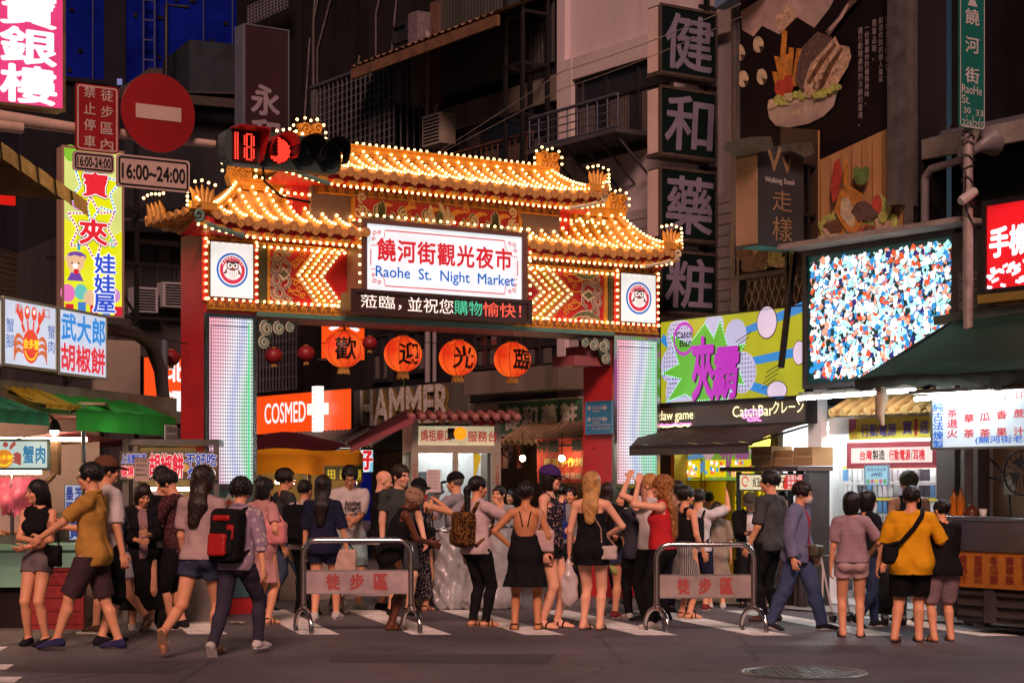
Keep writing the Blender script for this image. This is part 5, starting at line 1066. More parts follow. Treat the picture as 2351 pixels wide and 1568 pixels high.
lettering(pl, wt, [('饒', X(.22), X(.76), ZP(53), ZP(17), dict(bold=.015)), ('河', X(.22), X(.76), ZP(118), ZP(82), dict(bold=.015)), ('街', X(.22), X(.76), ZP(187), ZP(152), dict(bold=.015)), ('RaoHe', X(.08), X(.86), ZP(213), ZP(193), dict(bold=.01)), ('St.', X(.08), X(.40), ZP(237), ZP(217), dict(bold=.01)), ('30', X(.14), X(.42), ZP(259), ZP(245), dict(bold=.01)), ('33', X(.62), X(.92), ZP(261), ZP(247), dict(bold=.01)), ('226', X(.10), X(.48), ZP(288), ZP(273), dict(bold=.01)), ('255', X(.56), X(.94), ZP(289), ZP(274), dict(bold=.01))], y=-.024)
pm = mat('weathered_post', (.30, .25, .23), .6, .3, noise=(5, .4)); pq = MB(); pq.tube([(0, .06, 0), (0, .06, d)], .055, 10); pq.build('post', pm, t)
wr = MB(); rr = random.Random(3)
for i in range(7): z = ZP(300+28*i); wr.tube([(.075*math.cos(k), .06+.075*math.sin(k), z+rr.uniform(-.06, .06)) for k in range(8)], .008, 4)
wr.tube([(-.02, -.02, ZP(300)), (-.25, .02, ZP(345)), (-.10, .0, ZP(400)), (-.12, 0, ZP(470)), (.04, 0, ZP(520))], .01, 4); wr.build('cable_wrap', BLACK, t)
lp = thing('horn_loudspeaker', 'grey horn loudspeaker on the wire-wrapped street sign post', 'loudspeaker', f, .1, .1, ZP(338)); hq = MB(); hq.lathe([(.05, 0), (.06, .12), (.10, .24), (.17, .34), (.18, .35), (.155, .335), (.05, .1)], n=18, mx=Matrix.Rotation(R(65), 4, 'Y')); hq.build('horn', mat('horn_grey', (.14, .12, .12), .5), lp)
cm = thing('security_camera', 'small white security camera on the post below the horn loudspeaker', 'security camera', f, -.12, -.05, ZP(450)); cq = MB(); cq.lathe([(.05, -.12), (.055, .1), (.04, .14)], n=12, mx=Matrix.Rotation(R(-120), 4, 'Y')); cq.build('housing', mat('camera_white', (.42, .38, .36), .4), cm); cq = MB(); cq.tube([(0, 0, 0), (.12, .03, -.09), (.13, .1, -.12)], .015, 6); cq.build('bracket', DARKSTEEL, cm)
# ---------------------------------------------------------------- stalls, awnings, booth
def cloth_mat(n, c, tr=.25, rough=.6): 
 if n in _M: return _M[n]
 m = mat(n, c, rough, noise=(3, .25), bump=.35, bscale=8, spec=.3); t, b = nodes_of(m); tl = t.nodes.new('ShaderNodeBsdfTranslucent'); mx = t.nodes.new('ShaderNodeMixShader'); mx.inputs[0].default_value = .5
 tl.inputs[0].default_value = (*[min(1, x*1.6) for x in lin(c)], 1); t.links.new(b.outputs[0], mx.inputs[1]); t.links.new(tl.outputs[0], mx.inputs[2]); t.links.new(mx.outputs[0], t.nodes['Material Output'].inputs[0]); return m
def awning(name, label, fr, u0, u1, ya, yb, za, zb, drop, m, n=24, scal=0., sag=.03, frame=True, group=None, drop_m=None, pl=(0, 0)):
 """cloth from the wall line (ya,za) out to (yb,zb), then a hanging valance"""
 t = thing(name, label, 'awning', fr, u0, 0, 0, group); w = u1-u0
 c = MB(); c.grid(lambda a, b: (a*w+pl[0]*b*(1-a), ya+(yb-ya)*b, za+(zb-za)*b-sag*math.sin(math.pi*b)*(1+.5*math.sin(a*17))+.012*math.sin(a*31+b*5)), n, 6)
 c.build('canopy', m, t)
 v = MB(); v.grid(lambda a, b: (a*w+pl[0]*(1-a), yb-.015-.02*b*math.sin(a*26), zb-drop*b+(scal*abs(math.sin(a*math.pi*max(1, round(w/.22)))) if b > .9 else 0)+.012*math.sin(a*31+5)*(1-b)), n*4 if scal else n, 4); v.build('valance', drop_m or m, t)
 if frame:
  f = MB(); f.tube([(0+pl[0], yb+.03, zb-.03), (w, yb+.03, zb-.03)], .02, 6)
  for x in (.1, w/2, w-.1): f.cyl((x, ya, za-.05), (x, yb+.03, zb-.03), .015, n=5)
  f.build('frame', DARKSTEEL, t)
 return t
Lu = LEFT.u; lz = lambda py, px, y=0: LEFT.z(py, LEFT.u(px, y), y)
greenc = cloth_mat('green_tarp', (.03, .40, .06)); dgreenc = cloth_mat('dark_green_tarp', (.03, .25, .13)); yelc = cloth_mat('yellow_tarp', (.55, .40, .03))
def px_awning(label, pl, pr, ptop, pfront, pbot, m, ya=.0, yb=-.5):
 u0, u1 = Lu(pl, yb), Lu(pr, yb); return awning('awning', label, LEFT, u0, u1, ya, yb, LEFT.z(ptop, u0, ya), LEFT.z(pfront, u0, yb), LEFT.z(pfront, u0, yb)-LEFT.z(pbot, u0, yb), m, group='awnings under the left shop signs')
t = px_awning('bright green tarpaulin awning with a small label at its right end', 172, 400, 900, 938, 988, greenc)
lb = MB(); w = Lu(400, -.5)-Lu(172, -.5); zz = LEFT.z(938, Lu(172, -.5), -.5); lb.box(w-.36, w-.02, -.545, -.535, zz-.30, zz-.10); o = lb.build('label', mat('label_grey', (.45, .46, .42), .6), t)
lettering(t, BLACK_INK, [('老闆很有', w-.34, w-.04, zz-.19, zz-.12), ('信用客服', w-.34, w-.04, zz-.28, zz-.21)], y=-.549)
px_awning('short yellow tarpaulin awning between two green ones at the left', 103, 184, 886, 925, 936, yelc, 0, -.46)
px_awning('dark green tarpaulin awning above the crab stall at the left edge', -40, 108, 893, 935, 968, dgreenc, 0, -.55)
# crab stall
CF = Fr(*at(0, 19.9), 8)
cs = thing('crab_stall', 'turquoise crab snack stall with pink lit back wall at the left edge', 'market stall', CF, -1.4, 0, 0)
turq = mat('turquoise_panel', (.26, .55, .43), .5, noise=(1.5, .2)); pinkw = mat('pink_white_wall', (.62, .46, .42), .6, noise=(1.2, .12)); YS = .0
ub = -1.4; kx = lambda px, y=YS: CF.u(px, y)-ub; kz = lambda py, px=60, y=YS: CF.z(py, CF.u(px, y), y)
q = MB(); q.box(0, kx(228, YS+1.6), YS+1.6, YS+1.66, 0, 2.6); q.box(0, kx(228, YS+1.6), YS+.5, YS+1.59, 2.3, 2.33); q.build('back_wall', pinkw, cs)
q = MB(); q.box(0, kx(190), YS-.05, YS+.75, kz(1262), kz(1250)); q.build('counter_top', turq, cs)
q = MB(); q.box(0, kx(185), YS, YS+.7, .45, kz(1262)-.003); q.build('counter_front', turq, cs)
q = MB(); q.box(0, kx(180), YS+.1, YS+.6, 0.0, .447); q.build('dark_base', mat('dark_base', (.03, .02, .02), .8), cs)
q = MB(); q.cyl((kx(25), YS+.1, kz(1250)), (kx(25), YS+.1, kz(1085)), .022, n=8); q.cyl((kx(190), YS+.1, 0), (kx(190), YS+.1, 2.4), .025, n=8); q.build('post', STEEL, cs)
q = MB(); q.box(-.2, kx(240, .2), .3, YS+1.7, 2.42, 2.45); q.build('canopy_board', mat('stained_ply', (.36, .28, .19), .8, noise=(2, .4)), cs)
tb = MB(); tb.cyl((.2, YS-.25, kz(1084, 60, YS-.3)), (kx(95, YS-.3), YS-.3, kz(1084, 60, YS-.3)), .02, n=8); tb.build('tube_lamp', WARM_TUBE, cs)
tb = MB(); tb.cyl((.5, YS+.6, 2.05), (kx(200, YS+.6), YS+.6, 2.05), .02, n=8); tb.build('tube_lamp', WARM_TUBE, cs)
t, w, h = lightbox('shop_sign', 'pale green lit sign with blue characters above the crab stall counter', 'sign', CF, -60, 113, 1008, 1078, lit('pale_mint_lit', '#c4d6cc', .8, .06), mat('mint_edge', (.33, .52, .42), .5), -.35, .16, .03)
lettering(t, lit('teal_blue_print_lit', '#3a7fa8', .75, 0), [('蟹肉', w*.655, w*.945, h*.22, h*.78, dict(bold=.03, space=1.1))])
m = MB(); cx, cz, r = w*.40, h*.36, h*.30
m.flat(circle(cx, cz, r, 20), -.004, 0); m.ribbon(circle(cx, cz, r*.75, 10, R(200), R(340)), .02, -.006, 1); letter(m, '金多蟹', cx-r*.9, cx+r*.9, cz-r*.1, cz+r*.4, -.006, 1, .03)
for k in range(3): m.ribbon(arc((cx+r, cz+r*(.4-.4*k)), (cx+r*1.7, cz-r*(.0+.35*k)), .35, 8), [.02+.03*math.sin(math.pi*i/7) for i in range(8)], -.004, 2)
m.flat(circle(cx+r*.15, cz+r*1.55, r*.3, 12), -.004, 2); m.flat([(cx+r*.6, cz+r*.9), (cx+r*1.3, cz+r*1.6), (cx+r*1.1, cz+r*2.0), (cx+r*.6, cz+r*1.4)], -.004, 2)
m.build('crab_emblem', [lit('crab_orange_lit', '#e88a2a', .8, 0), lit('crab_yellow_lit', '#f3d02b', .95, 0), lit('crab_dull_lit', '#b8564a', .7, 0)], t)
def crate(label, fr, u, y, z, w, d, h, m, food=None, group=None, deg=0):
 t = thing('tray', label, 'tray', fr, u, y, z, group, deg); q = MB(); q.box(0, w, 0, d, 0, .015); q.box(0, w, 0, .012, .015, h); q.box(0, w, d-.012, d, .015, h); q.box(0, .012, .012, d-.012, .015, h); q.box(w-.012, w, .012, d-.012, .015, h); q.build('tray_body', m, t)
 if food: 
  f = MB(); rr = random.Random(int(u*100))
  for i in range(40): f.ball((rr.uniform(.05, w-.05), rr.uniform(.05, d-.05), h+.0+rr.uniform(-.02, .03)), rr.uniform(.025, .045), 6, rr.randrange(2), 4, (1, .8, .6))
  o = f.build('fried_snacks', food, t); o['kind'] = 'stuff'
 return t
fried = [mat('fried_orange', (.42, .16, .05), .6, noise=(20, .4)), mat('fried_pale', (.52, .28, .14), .6, noise=(20, .4))]
crate('wide steel tray heaped with fried crab snacks on the turquoise counter', CF, ub+kx(-40), YS+.08, kz(1250), kx(105)-kx(-40), .5, .10, ALU, fried)
b_ = MB(); b_.lathe([(.0, 0), (.10, 0), (.16, .1), (.165, .1), (.15, .02)], n=16); o = b_.build('steel_bowl', STEEL, None, CF.loc(ub+kx(80), YS+1.1, kz(1235)), CF.rz); tag(o, 'steel bowl behind the snack tray in the crab stall', 'bowl')
b_ = MB(); b_.box(0, .5, 0, .3, 0, .32); b_.box(.04, .46, -.01, 0, .04, .28); o = b_.build('steel_box', mat('dull_steel_box', (.3, .28, .26), .45, .7), None, CF.loc(ub+kx(35), YS+1.2, kz(1250)), CF.rz); tag(o, 'grey steel box at the back of the crab stall', 'box')
for i, (px, w_, lab) in enumerate(((62, .55, 'red plastic crate under the turquoise counter, left one'), (100, .42, 'red plastic crate under the turquoise counter, behind the crop top woman\'s legs'))):
 t = thing('crate', lab, 'crate', CF, CF.u(px, YS-.1), YS-.14, 0, 'red crates under the counter'); q = MB(); q.box(0, w_, 0, .4, 0, .62)
 for k in range(4): q.box(.02, w_-.02, -.012, 0, .06+.14*k, .16+.14*k)
 q.build('crate_body', mat('red_plastic', (.30, .02, .02), .45, noise=(2, .2)), t); q = MB(); q.box(-.01, w_+.01, -.02, .41, .625, .66); q.build('rim', mat('red_plastic', (.30, .02, .02), .45), t)
bags = MB(); rr = random.Random(1)
bags.grid(lambda a, b: (.0+.42*a*(1-.25*b)+.05*b, .05*math.sin(a*9)+.04*math.sin(b*7+a*3), .42-.42*b+.02*math.sin(a*14)*b), 14, 10); bags.grid(lambda a, b: (.05+.36*a, .06+.05*math.sin(a*8+2), .40-.36*b), 10, 8)
o = bags.build('plastic_bags', mat('pink_polythene', (.62, .12, .22), .35, noise=(7, .35)), None, CF.loc(CF.u(-5, .1), .06, kz(1185)), CF.rz); tag(o, 'bundle of pink plastic bags hanging on the crab stall post', 'plastic bag')
sp = thing('spotlight', 'small lit spotlight on the wooden post under the left awnings', 'spotlight', LEFT, Lu(125, .1), .1, lz(985, 125, .1))
q = MB(); q.lathe([(.03, .10), (.06, .05), (.085, -.02), (.075, -.02), (.05, .05)], n=14); q.tube([(0, 0, .1), (0, .1, .18)], .015, 6); q.build('shade', BLACK, sp); q = MB(); q.ball((0, 0, -.02), .05, 8); q.build('lamp', lit('spot_lit', '#fff0d0', 45, 0), sp)
q = MB(); q.box(0, .09, 0, .09, lz(1090, 135, .2), lz(1000, 135, .2)); q.bar((0, .04, lz(1090, 135, .2)), (-.2, .04, lz(1110, 135, .2)), .04); o = q.build('timber_post', mat('old_timber', (.13, .08, .045), .85, noise=(4, .4)), None, LEFT.loc(Lu(132, .2), .2, 0), LEFT.rz); tag(o, 'short dark timber post with the spotlight, right of the pale green sign', 'post')
for i, (pl, pr, pt, pb, tx, lab) in enumerate(((148, 192, 1112, 1190, ('墨殿', '芝麻'), 'white menu board with blue characters behind the yellow shirt man'), (158, 186, 1195, 1240, ('買',), 'small white menu card below the blue-lettered menu board'))):
 t, w, h = lightbox('menu_board', lab, 'menu board', CF, pl, pr, pt, pb, lit('menu_lit', '#b9c2dc', .55, 0), ALU, .85, .05, .012)
 lettering(t, lit('menu_blue_lit', '#2a3f9a', .45, 0), [(s_, w*(.08+.46*k), w*(.46+.46*k if len(tx) > 1 else .9), h*.1, h*.92, dict(vertical=True, bold=.03)) for k, s_ in enumerate(tx)])
mt = MB(); mt.grid(lambda a, b: (Lu(115)+(Lu(405)-Lu(115))*a, .0+2.2*b, lz(990, 115)-.02+.55*b*0-.10*math.sin(math.pi*b)+.03*math.sin(a*9)), 16, 8); o = mt.build('canopy_cloth', cloth_mat('maroon_tarp', (.22, .05, .075)), None, LEFT.loc(), LEFT.rz); tag(o, 'maroon cloth canopy hung below the bright green awning', 'canopy')
# pepper bun stall
f = sub_frame(276, 20.6, 6); ps = thing('pepper_bun_stall', 'lit pepper bun stall behind the crowd, left of the gate pillar', 'market stall', f, 0, .25, 0)
W_ = f.u(500); q = MB()
for x in (.03, W_-.03): q.box(x-.03, x+.03, .0, .06, 0, 2.0); q.box(x-.03, x+.03, 1.2, 1.26, 0, 2.0)
q.box(0, W_, .0, 1.26, 2.0, 2.06); q.build('frame', ALU, ps)
q = MB(); q.box(0.07, W_-.07, .05, 1.2, 0, .9); q.build('counter', mat('stall_counter', (.25, .22, .2), .5, .3), ps); q = MB(); q.box(-.02, W_+.02, -.05, 1.22, .903, .94); q.build('counter_top', STEEL, ps)
q = MB(); q.box(.07, W_-.07, 1.27, 1.3, .94, 1.99); q.build('back_panel', mat('stall_yellow', (.5, .42, .2), .6), ps)
q = MB(); q.cyl((.2, .1, 1.50), (W_-.1, .1, 1.50), .018, n=8); q.build('tube_lamp', WARM_TUBE, ps)
for pl, pr, tx, lab in ((276, 338, (('上海蟹殼黃', .04, .96, .58, .92, 1), ('碳燒胡椒', .04, .96, .1, .48, 0)), 'narrow lit food sign with blue characters over pink ones on the pepper bun stall'), (340, 502, (('胡椒餅', .02, .50, .08, .92, 0), ('不好吃', .53, .97, .50, .94, 1), ('免錢', .56, .92, .03, .42, 1)), 'wide lit food sign with big red characters in front of the gate pillar')):
 t, w, h = lightbox('food_sign', lab, 'sign', f, pl, pr, 1037, 1100, lit('food_photo_lit', '#6a4530', .5, .5, 9), ALU, .2, .12, .015)
 m = MB(); rr = random.Random(int(pl))
 for k in range(7): m.flat(circle(w*rr.uniform(.08, .92), h*rr.uniform(.12, .5), h*.15, 12), -.003-.0004*k, 3 if k % 2 else 2)
 for (s_, a, b, c, d, mi) in tx: letter(m, s_, w*a, w*b, h*c, h*d, -.010, 2, .075); letter(m, s_, w*a, w*b, h*c, h*d, -.014, mi, .035)
 m.build('lettering', [lit('food_red_lit', '#d3243c', .85, 0), lit('food_blue_lit', '#2b3f9e', .8, 0), lit('food_white_lit', '#e6ddd2', .8, 0), lit('bun_lit', '#c98f4e', .7, 0)], t)
t, w, h = lightbox('paper_notice', 'pale paper notice hanging across the two food signs', 'notice', f, 308, 341, 1050, 1104, mat('notice_paper', (.50, .38, .34), .8), mat('notice_paper', (.5, .38, .34), .8), .14, .006, .001)
lettering(t, BLACK_INK, [(s_, w*.12, w*.88, h*(.82-.2*k), h*(.92-.2*k)) for k, s_ in enumerate(('請勿靠近', '排隊請至後', '請往後小心', '謝謝您'))])
# maroon parasol and orange-roofed stalls behind the gate
f = sub_frame(655, 29.5, 34); pr = thing('parasol', 'big dark maroon parasol behind the left gate pillar', 'parasol', f, 0, 0, 0); q = MB(); q.lathe([(1.5, 0), (1.45, .03), (.9, .30), (.2, .46), (0, .48)], (0, 0, EYE+(1110-1060)*29.5/4265), n=10); q.build('canopy', cloth_mat('maroon_canopy', (.10, .015, .025)), pr); q = MB(); q.cyl((0, 0, 0), (0, 0, 2.3), .03); q.build('pole', STEEL, pr)
orc = cloth_mat('orange_canvas', (.50, .20, .015))
f = sub_frame(588, 24.9, 10); ot = thing('food_cart', 'food cart under an orange canvas roof with a green sign, behind the gate', 'food cart', f, 0, 0, 0); W_ = f.u(832); zc = lambda py: f.z(py, 0)
q = MB(); q.grid(lambda a, b: (W_*a, -.1-.03*math.sin(a*20)*b, zc(1045)-.24*b+.02*math.sin(a*8)-.05*abs(a-.45)), 30, 4); q.grid(lambda a, b: (W_*a, -.1+1.3*b, zc(1045)+.10*math.sin(b*3)+.02*math.sin(a*8)-.05*abs(a-.45)), 20, 6); q.build('canvas_roof', orc, ot)
q = MB()
for x in (.05, W_*.5, W_-.05): q.box(x-.025, x+.025, 0, .05, 0, zc(1045)); q.box(x-.025, x+.025, 1.1, 1.15, 0, zc(1045))
q.build('frame', ALU, ot); q = MB(); q.box(0, W_, .05, 1.1, 0, .95); q.build('counter', mat('cart_counter', (.3, .26, .2), .5, .4), ot); q = MB(); q.box(0, W_, 1.16, 1.2, .95, zc(1050)); q.build('back_panel', mat('cart_yellow', (.45, .33, .12), .6), ot)
lb_ = MB()
for x in (f.u(675), f.u(640), f.u(808)): lb_.ball((x, .3, zc(1105)), .035, 8)
lb_.build('lamp', lit('cart_bulb_lit', '#ffd9a0', 90, 0), ot)
t, w, h = lightbox('shop_sign', 'green board with yellow characters on the orange-roofed food cart', 'sign', f, 742, 832, 1068, 1105, mat('olive_board', (.10, .12, .05), .5), mat('ochre_frame', (.4, .25, .04), .6), -.16, .05, .02)
lettering(t, lit('yellow_print_lit', '#d8c034', .6, 0), [('胡椒餅', w*.42, w*.97, h*.1, h*.75, dict(bold=.03)), ('田', w*.12, w*.30, h*.15, h*.7, dict(bold=.03))])
# tiled canopy under the shop signs, cloth banner and clothes of the pharmacy side
def tile_canopy(label, fr, u0, u1, z, y0, y1, m, rise=.3, step=.17):
 t = thing('tiled_canopy', label, 'canopy', fr, u0, 0, 0); w = u1-u0; q = MB(); q.grid(lambda a, b: (w*a, y1+(y0-y1)*b, z+rise*b), 2, 1); q.build('slab', m, t); q = MB(); n = int(w/step)
 for i in range(n+1): x = w*i/n; q.tube([(x, y1+(y0-y1)*j/6, z+.03+rise*j/6) for j in range(7)], [.06, .05]*3+[.06], 7)
 q.build('row_tile', m, t); return t
tile_canopy('grey tiled canopy strip under the orange shop sign', LANE, LANE.u(560, -.9), LANE.u(850, -.9), LANE.z(1030, LANE.u(700, -.9), -.9), -.35, -.9, mat('grey_tiles', (.10, .09, .085), .7, noise=(6, .4)))
tile_canopy('brown tiled canopy strip under the green pharmacy board', LANE, LANE.u(1150, -.8), LANE.u(1350, -.8), LANE.z(1018, LANE.u(1250, -.8), -.8), -.3, -.8, mat('brown_tiles', (.20, .13, .07), .7, noise=(6, .4)))
f = LANE; bu0, bu1, bz0, bz1 = f.rect(1233, 1345, 1008, 1108, -.9); w, h = bu1-bu0, bz1-bz0
t = thing('cloth_banner', 'red cloth banner with black and yellow characters hanging inside the right pillar', 'banner', f, bu0, -.9, bz0)
q = MB(); q.grid(lambda a, b: (w*a, .03*math.sin(a*11), h*b), 20, 6); q.build('cloth', mat('banner_red', (.42, .06, .04), .75, noise=(3, .3), emit=.12), t)  # cloth gives off a faint glow of its own, though no lamp
lettering(t, BLACK_INK, [('神龍一條', w*.04, w*.96, h*.70, h*.97, dict(bold=.05))], y=-.036); lettering(t, mat('banner_yellow', (.65, .38, .05), .6), [('嚴選手作烤', w*.18, w*.98, h*.36, h*.55, dict(bold=.03))], y=-.036, name='yellow_lettering'); lettering(t, mat('banner_cream', (.6, .45, .35), .6), [('改造，品質保證', w*.15, w*.95, h*.08, h*.22, dict(bold=.02))], y=-.036, name='small_lettering')
rr = random.Random(6)
ck = ['faded red shirt on the rail, leftmost of the shop garments', 'dim checked shirt on the rail, second from the left', 'dark shirt on the rail in the middle of the shop garments', 'brown shirt on the rail, second from the right', 'dull red shirt on the rail beside the red cloth banner']
for i in range(5):
 x = f.u(1158+15*i, -.2); t = MB(); c = [(.22, .05, .04), (.2, .14, .09), (.06, .05, .05), (.16, .08, .05), (.28, .08, .06)][i]
 t.prism([(-.16, 0), (.16, 0), (.15, .38), (.28, .30), (.33, .42), (.12, .58), (0, .55), (-.12, .58), (-.33, .42), (-.28, .30), (-.15, .38)], -.03, .03)
 o = t.build('hanging_shirt', mat('shirt_%s' % 'abcde'[i], c, .85, noise=(9, .3)), None, f.loc(x, -.1-.08*i, f.z(1075, x, -.2)), f.rz+R(rr.uniform(-40, 40))); tag(o, ck[i], 'shirt', 'shirts hung up inside the pharmacy-side shop')
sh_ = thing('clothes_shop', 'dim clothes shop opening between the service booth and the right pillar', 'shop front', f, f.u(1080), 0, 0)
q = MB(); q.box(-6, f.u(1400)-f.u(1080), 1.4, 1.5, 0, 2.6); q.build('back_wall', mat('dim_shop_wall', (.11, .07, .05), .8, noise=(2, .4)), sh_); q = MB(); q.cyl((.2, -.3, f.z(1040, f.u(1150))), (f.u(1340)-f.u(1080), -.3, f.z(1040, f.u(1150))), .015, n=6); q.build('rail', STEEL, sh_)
q = MB(); q.box(.3, 1.6, -.2, .5, 0, 1.0); q.build('counter', mat('dim_counter', (.14, .09, .06), .7), sh_); q = MB(); q.box(.6, 2.0, .9, 1.3, 2.35, 2.4); q.build('ceiling_lamp', lit('added_ceiling_lit', '#ffcf98', 5, 0), sh_)  # glowing ceiling box added to bring light into the dark shop
for k, px in enumerate((610, 705, 790, 1200, 1290)):  # bulbs added to brighten the dark lane, where only a few lights hang
 t = thing('added_bulb', 'bare warm bulb under the lane canopies, ' + ('leftmost of five', 'second of five from the left', 'middle of five', 'fourth of five from the left', 'rightmost of five')[k], 'lamp', LANE, LANE.u(px, -1.1), -1.1, LANE.z(1052, LANE.u(px, -1.1), -1.1), 'bare bulbs under the lane canopies'); q = MB(); q.ball((0, 0, 0), .05, 8); q.build('lamp', lit('added_bulb_lit', '#ffdca8', 70, 0), t); q = MB(); q.tube([(0, 0, .05), (0, 0, .4)], .008, 4); q.build('cord', BLACK, t)
# service booth
f = sub_frame(945, 24.3, 8); bo = thing('service_booth', 'small steel service booth with red tile roof edge and lit windows', 'booth', f, 0, 0, 0)
w = f.u(1150); d = 1.5; z = lambda py: f.z(py, 0); bm = mat('booth_steel', (.50, .45, .36), .35, .7, noise=(3, .2)); zr = z(975); sl = -.62
def P2(px): return f.u(px)
q = MB()
for x0 in (0, w-.09): q.box(x0, x0+.09, 0, .08, 0, zr); q.box(x0, x0+.09, d-.08, d, 0, zr)
q.box(.09, w-.09, 0, .08, 0, .95); q.box(.09, w-.09, 0, .06, z(1040), z(1022)); q.box(P2(1040), P2(1052), .0, .06, .95, z(1040)); q.box(P2(1128), P2(1136), 0.0, .06, .95, z(1040)); q.box(0, .08, .08, d-.08, 0, .9)
for y in (.55, 1.0): q.box(.0, .05, y-.03, y+.03, .9, zr-.1)
q.box(.0, .08, .08, d-.08, zr-.35, zr); q.build('frame', bm, bo); MB().box(.09, w-.09, d-.06, d, 0, zr).build('back_panel', mat('booth_inside', (.6, .62, .6), .7), bo)
q = MB(); q.box(.1, w-.1, .1, d-.1, zr-.04, zr-.01); q.build('ceiling', mat('booth_ceiling', (.6, .6, .55), .6), bo)
q = MB()
gx = mat('booth_glass', (.22, .26, .27), .08, alpha=.16, noise=None)
q.box(.10, P2(1040), .03, .036, .95, z(1042)); q.box(P2(1052), P2(1128), .03, .036, .95, z(1042)); q.box(.02, .026, .1, d-.1, .9, zr-.36); q.build('glass', gx, bo)
q = MB(); q.cyl((.25, .6, zr-.12), (w-.3, .6, zr-.12), .025, n=8); q.cyl((.25, 1.1, zr-.12), (w-.3, 1.1, zr-.12), .025, n=8); q.build('tube_lamp', TUBE_LIT, bo)
q = MB(); q.add([(.09, -.004, z(1022)), (w-.09, -.004, z(1022)), (w-.09, -.004, z(978)), (.09, -.004, z(978))], [(0, 1, 2, 3)]); so = q.build('name_panel', lit('booth_panel_lit', '#cfc09a', .62, .12), bo)
lettering(bo, lit('booth_red_lit', '#b02a2c', .6, 0), [('媽祖廟口', .12, P2(1035), z(1012), z(986), dict(bold=.02)), ('服務台', P2(1074), P2(1140), z(1013), z(989), dict(bold=.02))], y=-.010)
lettering(bo, mat('booth_red_print', (.35, .03, .03), .6), [('小心扒手', .02, .07, z(1110), z(1062), dict(vertical=True, bold=.02)), ('小心扒手', w-.07, w-.02, z(1115), z(1066), dict(vertical=True, bold=.02))], y=-.006)
bl = thing('beacon', 'round glowing orange beacon on the front of the service booth', 'beacon lamp', f, P2(1055), -.02, z(995)); q = MB(); q.ball((0, -.06, 0), .085, 14, 0, 8, (1, .6, 1)); q.build('lens', lit('beacon_orange_lit', '#ff8a10', 1.25, .1, 12), bl); q = MB(); q.box(-.16, -.07, -.06, .015, -.07, .07); q.build('housing', BLACK, bl)
q = MB(); q.add([(-.0, -.35, zr+.06), (w+.14, -.25, zr+.02), (w+.14, d, zr+.22), (0, d, zr+.22)], [(0, 1, 2, 3)]); x0 = -.78
q.add([(0, -.36, zr+.08), (0, d, zr+.24), (x0, d+.1, zr-.22), (x0, -.2, zr-.30)], [(0, 1, 2, 3)]); q.add([(0, -.37, zr+.10), (x0-.03, -.22, zr-.31), (x0-.03, -.22, zr-.37), (0, -.37, zr+.01)], [(0, 1, 2, 3)]); q.build('roof', mat('booth_roof_red', (.20, .03, .04), .5, noise=(5, .3)), bo)
q = MB()
for i in range(11): x = -.02+(w+.2)*i/10; q.ball((x, -.30, zr+.09), .055, 8, 0, 6); q.tube([(x, -.30, zr+.08), (x, .4, zr+.17)], .05, 6)
q.build('roof_tiles', mat('booth_tile_pink', (.26, .10, .09), .55, noise=(9, .3)), bo)
nt_ = thing('paper_notice', 'white printed notice taped inside the booth\'s left window', 'notice', f, P2(980), .02, z(1130)); q = MB(); q.box(0, P2(1012)-P2(980), 0, .004, 0, z(1078)-z(1130)); q.build('sheet', mat('notice_pinkish', (.6, .5, .5), .8), nt_)
lettering(nt_, mat('grey_print', (.25, .22, .22), .7), [('請民眾注意安全' if k % 2 else '防範扒手請小心', .02, .15, .27-.045*k, .295-.045*k) for k in range(6)])
nt_ = thing('warning_sticker', 'yellow strip sticker on the booth\'s right window', 'sticker', f, P2(1083), .022, z(1120)); q = MB(); q.prism([(0, 0), (.10, .0), (.06, .18), (.13, .40), (.02, .55), (.03, .2)], 0, .003); q.build('sheet', lit('sticker_yellow_lit', '#d8b92c', .35, 0), nt_)
st = thing('office_chair', 'dark chair seen through the booth\'s left window', 'chair', f, P2(985), .8, .0); q = MB(); q.lathe([(.0, 0), (.2, 0), (.23, .06), (.2, .1), (0, .1)], (0, 0, .5), n=14); q.build('seat', BLACK, st); q = MB(); q.prism(rrect(-.21, .21, 1.05, 1.72, .12), .12, .2); q.build('backrest', mat('chair_blue_grey', (.06, .08, .10), .7), st); q = MB(); q.cyl((0, 0, 0), (0, 0, .5), .03); q.bar((0, .12, .55), (0, .15, 1.1), .04); q.build('stem', DARKSTEEL, st)
# blue direction sign on the right pillar
t, w, h = lightbox('direction_sign', 'blue direction sign with white arrows on the gate\'s right pillar side', 'sign', Fr(*GATE.xy(PR0, .66), math.degrees(GATE.rz)-90), 1345, 1405, 923, 997, mat('sign_blue', (.03, .20, .36), .45, noise=(2, .1)), mat('sign_blue_edge', (.1, .25, .4), .5), -.05, .03, .008)
m = MB()
for zz in (.80, .45): s_ = 1 if zz > .6 else -1; x = w*.72; m.flat([(x-s_*.06, h*zz-.02), (x+s_*.0, h*zz-.02), (x+s_*0, h*zz-.045), (x+s_*.07, h*zz), (x, h*zz+.045), (x, h*zz+.02), (x-s_*.06, h*zz+.02)], -.004); m.box(w*.08, w*.20, -.006, -.003, h*(zz-.05), h*(zz+.06)); m.ribbon([(w*.28, h*(zz-.10)), (w*.55, h*(zz-.10))], .012, -.004)
letter(m, '慈祐宮', w*.26, w*.6, h*.74, h*.86, -.004); letter(m, '彩虹橋', w*.26, w*.6, h*.40, h*.52, -.004); letter(m, '松山饒河商圈', w*.24, w*.92, h*.12, h*.22, -.004); m.ribbon([(0.02, h*.28), (w-.02, h*.28)], .01, -.004); m.build('markings', wt, t)
